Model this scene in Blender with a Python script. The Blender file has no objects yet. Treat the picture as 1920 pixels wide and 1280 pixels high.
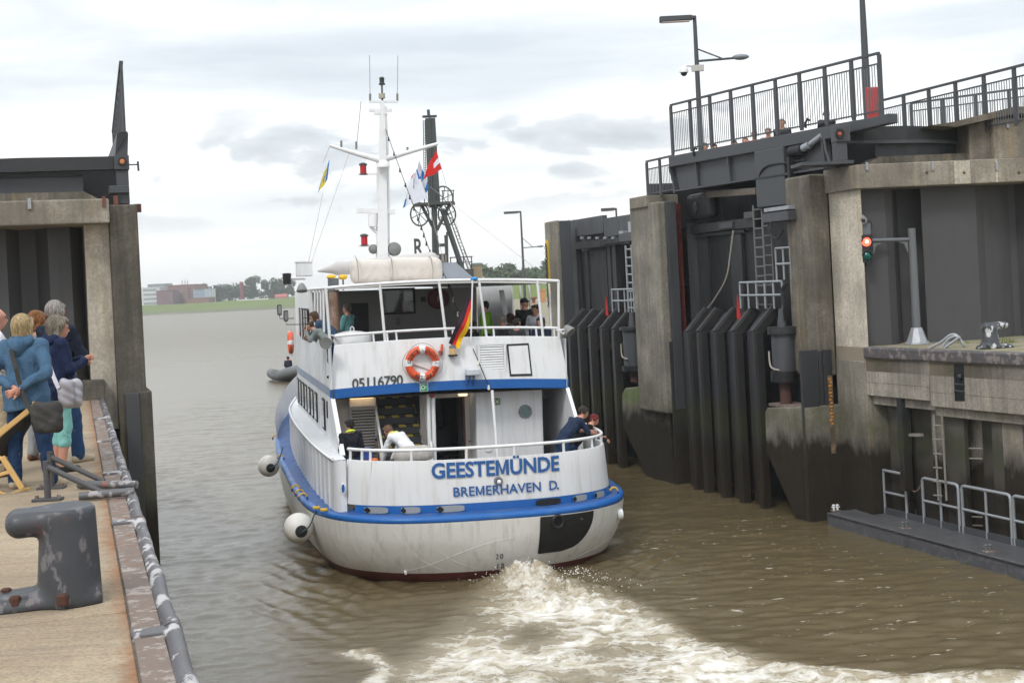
import bpy, math, random
import numpy as np
from mathutils import Matrix, Vector
random.seed(7); rng = np.random.default_rng(7)
scene = bpy.context.scene
COL = scene.collection

# ---------------------------------------------------------------- camera
F = 2507.0                      # focal length in pixels of the 1920-wide photograph
CX, CY = 960.0, 532.0           # principal point (the horizon runs through it)
ROLL = math.atan(0.0507)
H = 5.6                         # eye height above the water
cr, sr = math.cos(ROLL), math.sin(ROLL)
cam = bpy.data.cameras.new('camera'); camo = bpy.data.objects.new('camera', cam); COL.objects.link(camo)
cam.sensor_width = 36.0; cam.lens = F * 36.0 / 1920.0
cam.shift_x = 0.0; cam.shift_y = -(640.0 - CY) / 1920.0
cam.clip_start = 0.1; cam.clip_end = 6000.0
camo.matrix_world = Matrix(((cr, sr, 0, 0), (0, 0, -1, 0), (-sr, cr, 0, H), (0, 0, 0, 1)))
scene.camera = camo

# ---------------------------------------------------------------- world: overcast with thin breaks
SUN_EL, SUN_AZ = math.radians(48), math.radians(206)       # azimuth clockwise from +Y; behind the viewer, to the left
world = bpy.data.worlds.new('World'); scene.world = world; world.use_nodes = True
wn, wl = world.node_tree.nodes, world.node_tree.links
wn.clear()
def wnode(t, **k):
    n = wn.new(t)
    for a, b in k.items(): setattr(n, a, b)
    return n
sky = wnode('ShaderNodeTexSky', sky_type='NISHITA', sun_disc=False)
sky.sun_elevation = SUN_EL; sky.sun_rotation = SUN_AZ; sky.dust_density = 2.0; sky.air_density = 1.0
skyk = wnode('ShaderNodeVectorMath', operation='SCALE'); skyk.inputs['Scale'].default_value = 0.10
wl.new(sky.outputs[0], skyk.inputs[0])
tc = wnode('ShaderNodeTexCoord')
def wnoise(scale, vscale, off, detail=6, rough=.55, dist=0.0):
    mp = wnode('ShaderNodeMapping'); mp.inputs['Scale'].default_value = vscale; mp.inputs['Location'].default_value = off
    wl.new(tc.outputs['Generated'], mp.inputs['Vector'])
    n = wnode('ShaderNodeTexNoise'); n.inputs['Scale'].default_value = scale; n.inputs['Detail'].default_value = detail
    n.inputs['Roughness'].default_value = rough; n.inputs['Distortion'].default_value = dist
    wl.new(mp.outputs[0], n.inputs['Vector']); return n.outputs[0]
def wramp(src, stops):
    r = wnode('ShaderNodeValToRGB'); e = r.color_ramp.elements
    while len(e) < len(stops): e.new(0.5)
    for k, (p, c) in enumerate(stops): e[k].position = p; e[k].color = (c[0], c[1], c[2], 1)
    wl.new(src, r.inputs[0]); return r.outputs[0]
def wmath(op, a, b=None, clamp=False):
    n = wnode('ShaderNodeMath', operation=op, use_clamp=clamp)
    for i, v in enumerate((a, b)):
        if v is None: continue
        if isinstance(v, (int, float)): n.inputs[i].default_value = v
        else: wl.new(v, n.inputs[i])
    return n.outputs[0]
def wmix(f, a, b):
    n = wnode('ShaderNodeMix', data_type='RGBA')
    for i, v in ((0, f), (6, a), (7, b)):
        if isinstance(v, tuple): n.inputs[i].default_value = (*v, 1)
        elif isinstance(v, (int, float)): n.inputs[i].default_value = v
        else: wl.new(v, n.inputs[i])
    return n.outputs[2]
sepw = wnode('ShaderNodeSeparateXYZ'); wl.new(tc.outputs['Generated'], sepw.inputs[0])
bands = wnoise(2.2, (1.0, 1.0, 7.0), (3.1, 0.4, 1.2), 5, .5, .3)
puffs = wnoise(9.0, (1.0, 1.0, 2.6), (0.35, 2.0, 0.13), 7, .52, .25)
el = sepw.outputs[2]
hi = wramp(el, [(0.095, (0, 0, 0)), (0.16, (.22, .22, .22)), (0.3, (.24, .24, .24))])        # stratus sheet above the bright gap
bands = wmath('SUBTRACT', bands, hi)
veil = wramp(bands, [(0.16, (0.52, 0.565, 0.605)), (0.30, (0.66, 0.70, 0.73)), (0.43, (0.86, 0.88, 0.89)), (0.52, (0.97, 0.97, 0.965)), (0.8, (1.0, 0.995, 0.985))])
lowmask = wramp(sepw.outputs[2], [(0.0, (0, 0, 0)), (0.045, (0.2, 0.2, 0.2)), (0.07, (1, 1, 1)), (0.115, (1, 1, 1)), (0.15, (.2, .2, .2)), (1.0, (.2, .2, .2))])
puffm = wramp(puffs, [(0.495, (0, 0, 0)), (0.545, (0.6, 0.6, 0.6)), (0.66, (1, 1, 1))])
pm = wmath('MULTIPLY', puffm, lowmask)
pm = wmath('MULTIPLY', pm, 0.95)
clouds = wmix(pm, veil, (0.46, 0.50, 0.54))
hz = wramp(sepw.outputs[2], [(0.0, (1, 1, 1)), (0.02, (.85, .85, .85)), (0.07, (0.0, 0.0, 0.0))])
clouds = wmix(wmath('MULTIPLY', hz, .8), clouds, (0.96, 0.965, 0.96))
# an overcast dome is brighter overhead than at the horizon
zen = wmath('ADD', wmath('MULTIPLY', wmath('MAXIMUM', sepw.outputs[2], 0.0), 1.35), 1.0)
vs = wnode('ShaderNodeVectorMath', operation='SCALE'); wl.new(clouds, vs.inputs[0]); wl.new(zen, vs.inputs['Scale'])
skyc = wmix(0.88, skyk.outputs[0], vs.outputs[0])
bg = wnode('ShaderNodeBackground'); bg.inputs['Strength'].default_value = 1.0
wl.new(skyc, bg.inputs['Color'])
wo = wnode('ShaderNodeOutputWorld'); wl.new(bg.outputs[0], wo.inputs['Surface'])

# ---------------------------------------------------------------- sun (veiled by cloud)
sun = bpy.data.lights.new('sun', 'SUN'); suno = bpy.data.objects.new('sun', sun); COL.objects.link(suno)
sun.energy = 1.3; sun.angle = math.radians(14); sun.color = (1.0, 0.97, 0.93)
sd = Vector((math.sin(SUN_AZ) * math.cos(SUN_EL), math.cos(SUN_AZ) * math.cos(SUN_EL), math.sin(SUN_EL)))
suno.rotation_euler = sd.to_track_quat('Z', 'Y').to_euler(); suno.location = (0, -20, 40)

vw = scene.view_settings
scene.display_settings.display_device = 'sRGB'
vw.view_transform = 'Standard'; vw.look = 'None'; vw.exposure = 0.30; vw.gamma = 1.0; vw.use_curve_mapping = False
scene.cycles.use_denoising = True
scene.cycles.use_adaptive_sampling = True; scene.cycles.adaptive_threshold = 0.025
scene.cycles.max_bounces = 5; scene.cycles.diffuse_bounces = 2; scene.cycles.glossy_bounces = 2
scene.cycles.transparent_max_bounces = 8; scene.cycles.caustics_reflective = False; scene.cycles.caustics_refractive = False

# ---------------------------------------------------------------- pixel <-> place
def ray(px, py):
    x, y = (px - CX) / F, (CY - py) / F
    return Vector((x * cr + y * sr, 1.0, -x * sr + y * cr))
EYE = Vector((0, 0, H))
def at(px, py, d): return EYE + ray(px, py) * d
def onz(px, py, z):
    r = ray(px, py); return EYE + r * ((z - H) / r.z)
class Frame:
    """a local frame standing in the place; y points away along its own heading"""
    def __init__(s, org, yaw_deg, heel_deg=0.0):
        s.yaw = math.radians(yaw_deg)
        s.M = Matrix.Translation(Vector(org)) @ Matrix.Rotation(s.yaw, 4, 'Z') @ Matrix.Rotation(math.radians(heel_deg), 4, 'Y')
        s.I = s.M.inverted(); s.o = s.I @ EYE
    def _hit(s, px, py, ax, v):
        d = (s.I.to_3x3() @ ray(px, py)); return s.o + d * ((v - s.o[ax]) / d[ax])
    def y(s, px, py, v): return s._hit(px, py, 1, v)
    def x(s, px, py, v): return s._hit(px, py, 0, v)
    def z(s, px, py, v): return s._hit(px, py, 2, v)
    def w(s, *p): return s.M @ Vector(p)

# ---------------------------------------------------------------- materials
class NT:
    def __init__(s, name):
        s.m = bpy.data.materials.new(name); s.m.use_nodes = True
        s.n = s.m.node_tree.nodes; s.l = s.m.node_tree.links; s.n.clear()
        s.out = s.n.new('ShaderNodeOutputMaterial'); s.b = s.n.new('ShaderNodeBsdfPrincipled')
        s.l.new(s.b.outputs[0], s.out.inputs[0]); s._pos = None
    def put(s, sock, v):
        if v is None: return
        if isinstance(v, (int, float)): sock.default_value = v
        elif isinstance(v, (tuple, list)):
            sock.default_value = (*v, 1) if len(sock.default_value) == 4 and len(v) == 3 else v
        else: s.l.new(v, sock)
    @property
    def pos(s):
        if s._pos is None: s._pos = s.n.new('ShaderNodeNewGeometry').outputs['Position']
        return s._pos
    def obj(s): return s.n.new('ShaderNodeTexCoord').outputs['Object']
    def map(s, vec, scale=(1, 1, 1), loc=(0, 0, 0), rot=(0, 0, 0)):
        m = s.n.new('ShaderNodeMapping'); m.inputs['Scale'].default_value = scale; m.inputs['Location'].default_value = loc
        m.inputs['Rotation'].default_value = rot; s.l.new(vec, m.inputs['Vector']); return m.outputs[0]
    def noise(s, scale, vec=None, detail=4, rough=.55, dist=0.0):
        n = s.n.new('ShaderNodeTexNoise'); s.l.new(vec if vec is not None else s.pos, n.inputs['Vector'])
        n.inputs['Scale'].default_value = scale; n.inputs['Detail'].default_value = detail
        n.inputs['Roughness'].default_value = rough; n.inputs['Distortion'].default_value = dist; return n.outputs[0]
    def voro(s, scale, vec=None, feature='F1'):
        n = s.n.new('ShaderNodeTexVoronoi'); n.feature = feature; s.l.new(vec if vec is not None else s.pos, n.inputs['Vector'])
        n.inputs['Scale'].default_value = scale; return n.outputs['Distance']
    def ramp(s, f, stops):
        r = s.n.new('ShaderNodeValToRGB'); e = r.color_ramp.elements
        while len(e) < len(stops): e.new(0.5)
        for k, (p, c) in enumerate(stops):
            if isinstance(c, (int, float)): c = (c, c, c)
            e[k].position = p; e[k].color = (*c, 1)
        s.l.new(f, r.inputs[0]); return r.outputs[0]
    def math(s, op, a, b=None, clamp=False):
        n = s.n.new('ShaderNodeMath'); n.operation = op; n.use_clamp = clamp
        s.put(n.inputs[0], a); s.put(n.inputs[1], b); return n.outputs[0]
    def mix(s, f, a, b, blend='MIX'):
        n = s.n.new('ShaderNodeMix'); n.data_type = 'RGBA'; n.blend_type = blend
        s.put(n.inputs[0], f); s.put(n.inputs[6], a); s.put(n.inputs[7], b); return n.outputs[2]
    def sep(s, vec):
        n = s.n.new('ShaderNodeSeparateXYZ'); s.l.new(vec, n.inputs[0]); return n.outputs
    def bump(s, h, strength=.3, dist=.02, prev=None):
        n = s.n.new('ShaderNodeBump'); n.inputs['Strength'].default_value = strength; n.inputs['Distance'].default_value = dist
        s.l.new(h, n.inputs['Height'])
        if prev is not None: s.l.new(prev, n.inputs['Normal'])
        return n.outputs[0]
    def fin(s, color=None, rough=None, metal=None, normal=None, spec=None):
        s.put(s.b.inputs['Base Color'], color); s.put(s.b.inputs['Roughness'], rough); s.put(s.b.inputs['Metallic'], metal)
        s.put(s.b.inputs['Normal'], normal); s.put(s.b.inputs['Specular IOR Level'], spec); return s.m
def c8(r, g, b):
    f = lambda v: ((v / 255 + .055) / 1.055) ** 2.4 if v > 10 else v / 255 / 12.92
    return (f(r), f(g), f(b))
def scl(c, k): return tuple(v * k for v in c)
MATS = {}
def paint(name, col, rough=.45, var=.12, scale=2.5, bump=.0, bscale=60, metal=0.0, dirt=None, damt=.35, dscale=1.2, streak=False, spec=.4):
    """plain coat with slight unevenness; dirt is a colour laid on in patches or vertical streaks"""
    if name in MATS: return MATS[name]
    t = NT(name)
    n = t.noise(scale, detail=5)
    c = t.mix(n, scl(col, 1 - var), scl(col, 1 + var))
    if dirt:
        v = t.map(t.pos, (5, 5, .35)) if streak else t.pos
        d = t.ramp(t.noise(dscale, v, 6, .62), [(.5, 0.0), (.72, 1.0)])
        c = t.mix(t.math('MULTIPLY', d, damt), c, dirt)
    nm = t.bump(t.noise(bscale, detail=3), bump, .01) if bump else None
    r = t.ramp(t.noise(scale * 2.3), [(.3, max(0, rough - .08)), (.7, min(1, rough + .1))])
    MATS[name] = t.fin(c, r, metal, nm, spec); return MATS[name]
def cloth(name, col, rough=.9, wr=.8, wscale=10):
    if name in MATS: return MATS[name]
    t = NT(name)
    n = t.noise(6, detail=4); c = t.mix(n, scl(col, .82), scl(col, 1.15))
    v = t.map(t.pos, (1, 1, .55))
    h = t.math('ADD', t.math('ADD', t.noise(wscale, v, 3, .55, 1.6), t.math('MULTIPLY', t.noise(wscale * 2.7, v, 2, .5, .8), .35)), t.math('MULTIPLY', t.noise(160, detail=1), .08))
    MATS[name] = t.fin(c, rough, 0, t.bump(h, wr, .03), .2); return MATS[name]
def concrete(name, col, dark=.45, streak=.5, tidal=False, moss=.0, warm=(0.36, 0.27, 0.15), algae=.8, green=(.12, .115, .06)):
    """board-marked concrete: blotches, vertical run marks, pits; tidal: the growth and mud below the high-water mark"""
    if name in MATS: return MATS[name]
    t = NT(name)
    big = t.noise(.9, detail=5, rough=.6); fine = t.noise(19, detail=6, rough=.7)
    c = t.mix(t.ramp(big, [(.36, 0.0), (.64, 1.0)]), scl(col, 1 - dark * .62), scl(col, 1.18))
    sp = t.ramp(t.noise(.55, t.map(t.pos, (1.4, 1.4, .8), (11, 4, 3)), 7, .68, .6), [(.48, 0.0), (.60, 1.0)]); c = t.mix(t.math('MULTIPLY', sp, .55), c, scl(col, .48))
    c = t.mix(t.math('MULTIPLY', t.ramp(fine, [(.38, 1.0), (.56, 0.0)]), .5), c, scl(col, .42))
    st = t.ramp(t.noise(2.2, t.map(t.pos, (4.5, 4.5, .22)), 6, .62), [(.46, 0.0), (.72, 1.0)])
    c = t.mix(t.math('MULTIPLY', st, streak), c, scl(col, .38))
    ws = t.ramp(t.noise(1.3, t.map(t.pos, (3, 3, .3), (7, 3, 1)), 4), [(.56, 0.0), (.74, 1.0)])
    c = t.mix(t.math('MULTIPLY', ws, .45), c, warm)
    pits = t.ramp(t.voro(22), [(.02, 1.0), (.09, 0.0)])
    pm = t.math('MULTIPLY', pits, t.ramp(t.noise(3), [(.5, 0.0), (.65, 1.0)]))
    c = t.mix(t.math('MULTIPLY', pm, .8), c, scl(col, .15))
    rough = .88
    if moss:
        mz = t.ramp(t.noise(1.7, t.map(t.pos, (1, 1, .6)), 5, .7), [(.52, 0.0), (.68, 1.0)])
        c = t.mix(t.math('MULTIPLY', mz, moss), c, (.045, .05, .018))
    if tidal:
        z = t.sep(t.pos)[2]
        w = t.math('ADD', z, t.math('MULTIPLY', t.math('SUBTRACT', t.noise(1.4, t.map(t.pos, (1, 1, .5)), 5, .65), .5), 1.5))
        g = t.ramp(t.math('DIVIDE', w, 5.0), [(.36, 0.0), (.43, .85), (.50, .75), (.58, 0.0)])
        gc = t.mix(t.noise(4, detail=4), (green[0] * .35, green[1] * .42, green[2] * .25), green)
        c = t.mix(t.math('MULTIPLY', g, t.math('MULTIPLY', algae, t.ramp(t.noise(1.1, detail=5, rough=.7), [(.35, .25), (.62, 1.0)]))), c, gc)
        d = t.ramp(t.math('DIVIDE', w, 5.0), [(.31, 1.0), (.42, 0.0)])
        dc = t.mix(t.noise(3.5, t.map(t.pos, (2, 2, .6)), 6, .7), (.006, .0055, .004), (.042, .031, .018))
        c = t.mix(d, c, dc)
    nm = t.bump(fine, .35, .02); nm = t.bump(big, .2, .06, nm)
    MATS[name] = t.fin(c, rough, 0, nm, .25); return MATS[name]
def darksteel(name, col, tidal=False, rust=.25, rough=.5):
    if name in MATS: return MATS[name]
    t = NT(name)
    n = t.noise(1.8, t.map(t.pos, (2, 2, .5)), 5, .6)
    c = t.mix(n, scl(col, .7), scl(col, 1.3))
    ru = t.ramp(t.noise(4, t.map(t.pos, (2, 2, .7)), 6, .7), [(.58, 0.0), (.74, 1.0)])
    c = t.mix(t.math('MULTIPLY', ru, rust), c, (.14, .06, .03))
    sc = t.ramp(t.noise(9, t.map(t.pos, (5, 5, .6)), 4, .7), [(.62, 0.0), (.75, 1.0)])
    c = t.mix(t.math('MULTIPLY', sc, .22), c, scl(col, 2.6))
    if tidal:
        z = t.sep(t.pos)[2]
        w = t.math('ADD', z, t.math('MULTIPLY', t.math('SUBTRACT', t.noise(1.6, t.map(t.pos, (1, 1, .5)), 5, .65), .5), 1.2))
        g = t.ramp(t.math('DIVIDE', w, 5.0), [(.28, 0.0), (.36, .8), (.42, .7), (.5, 0.0)])
        c = t.mix(g, c, t.mix(t.noise(5), (.02, .026, .008), (.05, .05, .022)))
        d = t.ramp(t.math('DIVIDE', w, 5.0), [(.24, 1.0), (.36, 0.0)])
        c = t.mix(d, c, t.mix(t.noise(4, t.map(t.pos, (3, 3, .5)), 6, .7), (.005, .0045, .0035), (.04, .029, .018)))
    nm = t.bump(t.noise(24, detail=4), .12, .01)
    MATS[name] = t.fin(c, t.ramp(n, [(.3, rough - .1), (.7, rough + .15)]), 0.0, nm, .45); return MATS[name]
def emis(name, col, strength):
    if name in MATS: return MATS[name]
    t = NT(name); t.put(t.b.inputs['Emission Color'], col); t.b.inputs['Emission Strength'].default_value = strength
    MATS[name] = t.fin(scl(col, .6), .3); return MATS[name]
def glass(name, col=(.03, .035, .04), rough=.06):
    if name in MATS: return MATS[name]
    t = NT(name); MATS[name] = t.fin(t.mix(t.noise(.6), scl(col, .6), scl(col, 1.5)), rough, 0, None, .6); return MATS[name]

# ---------------------------------------------------------------- meshes
MW = {}
def link(o, parent):
    COL.objects.link(o)
    if parent is not None:
        o.parent = parent; MW[o.name] = MW.get(parent.name, Matrix())
    return o
class MB:
    def __init__(s): s.v = []; s.f = []; s.mi = []; s.cur = 0
    def add(s, vs, fs):
        k = len(s.v); s.v += [tuple(p) for p in vs]; s.f += [tuple(i + k for i in f) for f in fs]; s.mi += [s.cur] * len(fs); return s
    def box(s, c, d, M=None):
        hx, hy, hz = d[0] / 2, d[1] / 2, d[2] / 2
        vs = [Vector((c[0] + i * hx, c[1] + j * hy, c[2] + k * hz)) for i in (-1, 1) for j in (-1, 1) for k in (-1, 1)]
        if M is not None: vs = [M @ v for v in vs]
        return s.add(vs, [(0, 1, 3, 2), (4, 6, 7, 5), (0, 4, 5, 1), (2, 3, 7, 6), (0, 2, 6, 4), (1, 5, 7, 3)])
    def bb(s, x0, x1, y0, y1, z0, z1): return s.box(((x0 + x1) / 2, (y0 + y1) / 2, (z0 + z1) / 2), (abs(x1 - x0), abs(y1 - y0), abs(z1 - z0)))
    def prism(s, poly, ext):
        n = len(poly); e = Vector(ext); a = [Vector(p) for p in poly]
        return s.add(a + [p + e for p in a], [tuple(range(n - 1, -1, -1)), tuple(range(n, 2 * n))] + [(i, (i + 1) % n, n + (i + 1) % n, n + i) for i in range(n)])
    def beam(s, p0, p1, w, h, up=(0, 0, 1)):
        p0, p1 = Vector(p0), Vector(p1); d = (p1 - p0).normalized(); u = Vector(up)
        sd = d.cross(u)
        if sd.length < 1e-4: sd = d.cross(Vector((1, 0, 0)))
        sd.normalize(); u = sd.cross(d).normalized()
        q = [sd * (i * w / 2) + u * (j * h / 2) for i, j in ((-1, -1), (1, -1), (1, 1), (-1, 1))]
        return s.add([p0 + k for k in q] + [p1 + k for k in q], [(3, 2, 1, 0), (4, 5, 6, 7)] + [(i, (i + 1) % 4, 4 + (i + 1) % 4, 4 + i) for i in range(4)])
    def tube(s, pts, r, n=8, closed=False, flat=None):
        P = [Vector(p) for p in pts]; m = len(P); R = r if isinstance(r, (list, tuple)) else [r] * m
        T = []
        for i in range(m):
            a = P[(i - 1) % m] if closed or i > 0 else P[i]; b = P[(i + 1) % m] if closed or i < m - 1 else P[i]
            T.append((b - a).normalized())
        u = T[0].orthogonal().normalized(); vs = []
        if flat is not None: u = (Vector(flat) - T[0] * T[0].dot(Vector(flat))).normalized()
        for i in range(m):
            u = u - T[i] * u.dot(T[i])
            u = u.normalized() if u.length > 1e-6 else T[i].orthogonal().normalized()
            w = T[i].cross(u)
            vs += [P[i] + (u * math.cos(2 * math.pi * k / n) + w * math.sin(2 * math.pi * k / n)) * R[i] for k in range(n)]
        fs = []
        for i in range(m if closed else m - 1):
            j = (i + 1) % m
            fs += [(i * n + k, i * n + (k + 1) % n, j * n + (k + 1) % n, j * n + k) for k in range(n)]
        if not closed: fs += [tuple(range(n - 1, -1, -1)), tuple(range((m - 1) * n, m * n))]
        return s.add(vs, fs)
    def cyl(s, p0, p1, r0, r1=None, n=14): return s.tube([p0, p1], [r0, r0 if r1 is None else r1], n)
    def loft(s, rings, closed=True, cap=True):
        n = len(rings[0]); vs = [p for r in rings for p in r]; fs = []
        for i in range(len(rings) - 1):
            for k in range(n if closed else n - 1):
                fs.append((i * n + k, i * n + (k + 1) % n, (i + 1) * n + (k + 1) % n, (i + 1) * n + k))
        if cap and closed: fs += [tuple(range(n - 1, -1, -1)), tuple(range((len(rings) - 1) * n, len(rings) * n))]
        return s.add(vs, fs)
    def lathe(s, prof, c=(0, 0, 0), n=20, M=None):
        rings = []
        for r, z in prof:
            q = [Vector((r * math.cos(2 * math.pi * k / n), r * math.sin(2 * math.pi * k / n), z)) for k in range(n)]
            if M is not None: q = [M @ p for p in q]
            rings.append([p + Vector(c) for p in q])
        return s.loft(rings)
    def ball(s, c, r, n=12, sq=(1, 1, 1)):
        m = max(6, n * 2 // 3)
        return s.lathe([(max(1e-4, r * math.sin(math.pi * i / m)), -r * math.cos(math.pi * i / m)) for i in range(m + 1)], c, n, Matrix.Diagonal((*sq, 1)))
    def build(s, name, mat, parent=None, smooth=None, bevel=0, world=False, seg=2, fix=True):
        me = bpy.data.meshes.new(name)
        vs = s.v
        if world and parent is not None:
            I = MW.get(parent.name, Matrix()).inverted(); vs = [tuple(I @ Vector(p)) for p in vs]
        me.from_pydata(vs, [], s.f)
        for m in (mat if isinstance(mat, (list, tuple)) else [mat]): me.materials.append(m)
        if any(s.mi): me.polygons.foreach_set('material_index', s.mi)
        if fix:
            import bmesh
            bm = bmesh.new(); bm.from_mesh(me); bmesh.ops.recalc_face_normals(bm, faces=bm.faces); bm.to_mesh(me); bm.free()
        if smooth is not None:
            me.polygons.foreach_set('use_smooth', [True] * len(me.polygons)); me.set_sharp_from_angle(angle=math.radians(smooth))
        me.update()
        o = link(bpy.data.objects.new(name, me), parent)
        if bevel:
            b = o.modifiers.new('edge', 'BEVEL'); b.width = bevel; b.segments = seg; b.limit_method = 'ANGLE'; b.angle_limit = math.radians(40)
        return o
def tag(o, label=None, cat=None, group=None, kind=None):
    if label: o['label'] = label
    if cat: o['category'] = cat
    if group: o['group'] = group
    if kind: o['kind'] = kind
    return o
def thing(name, label=None, cat=None, loc=(0, 0, 0), rotz=0.0, group=None, M=None, kind=None):
    o = bpy.data.objects.new(name, None); COL.objects.link(o); o.empty_display_size = .2
    m = M if M is not None else Matrix.Translation(Vector(loc)) @ Matrix.Rotation(rotz, 4, 'Z')
    o.matrix_world = m; MW[o.name] = m.copy()
    return tag(o, label, cat, group, kind)
def smooth_path(pts, k=6, closed=False):
    P = [Vector(p) for p in pts]; n = len(P); out = []
    for i in range(n if closed else n - 1):
        a, b, c, d = (P[(i - 1) % n] if closed or i else P[0]), P[i], P[(i + 1) % n], (P[(i + 2) % n] if closed or i + 2 < n else P[-1])
        for j in range(k):
            t = j / k
            out.append(.5 * ((2 * b) + (c - a) * t + (2 * a - 5 * b + 4 * c - d) * t * t + (3 * b - a - 3 * c + d) * t ** 3))
    if not closed: out.append(P[-1])
    return out
def text_mesh(body, size, bold=0.0, spacing=1.0, sx=1.0):
    """flat lettering in the xy plane, centred on the origin -> (verts, faces)"""
    cu = bpy.data.curves.new('lettering', 'FONT'); cu.body = body; cu.size = size; cu.offset = bold; cu.space_character = spacing
    cu.align_x = 'CENTER'; cu.resolution_u = 3
    mm_ = [bpy.data.materials.new('t') for _ in range(2)]
    for q in mm_: cu.materials.append(q)
    groups = []
    for i, ch in enumerate(body): cu.body_format[i].material_index = 1 if ch == 'M' else 0
    o = bpy.data.objects.new('lettering', cu); COL.objects.link(o)
    dg = bpy.context.evaluated_depsgraph_get(); me = bpy.data.meshes.new_from_object(o.evaluated_get(dg))
    vs = [v.co.copy() for v in me.vertices]; fs = [tuple(p.vertices) for p in me.polygons if p.material_index == 0]
    mv = sorted({v for p in me.polygons if p.material_index == 1 for v in p.vertices}, key=lambda v: vs[v].x)
    while mv and bold > 0:                       # the M is drawn by hand: its joints are too acute to embolden
        x0 = vs[mv[0]].x; grp = [v for v in mv if vs[v].x < x0 + size * 1.05]; mv = [v for v in mv if v not in set(grp)]; x1 = max(vs[v].x for v in grp); y0, y1 = min(vs[v].y for v in grp), max(vs[v].y for v in grp); y1 = min(y1, y0 + size * .735)
        w, h, s = x1 - x0, y1 - y0, (size * .10 + 2 * bold) / (x1 - x0); k = len(vs)
        vs += [Vector((x0 + a * w, y0 + b * h, 0)) for a, b in ((0, 0), (s, 0), (s, .70), (.5 - s * .42, .08), (.5 + s * .42, .08), (1 - s, .70), (1 - s, 0), (1, 0), (1, 1), (1 - s * 1.05, 1), (.5, .30), (s * 1.05, 1), (0, 1))]
        fs += [(k, k + 1, k + 2, k + 11, k + 12), (k + 2, k + 3, k + 10, k + 11), (k + 3, k + 4, k + 10), (k + 4, k + 5, k + 9, k + 10), (k + 5, k + 6, k + 7, k + 8, k + 9)]
    if bold <= 0: fs = [tuple(p.vertices) for p in me.polygons]
    for v in vs: v.x *= sx
    for q in mm_: bpy.data.materials.remove(q)
    bpy.data.objects.remove(o); bpy.data.curves.remove(cu); bpy.data.meshes.remove(me)
    return vs, fs
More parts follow.
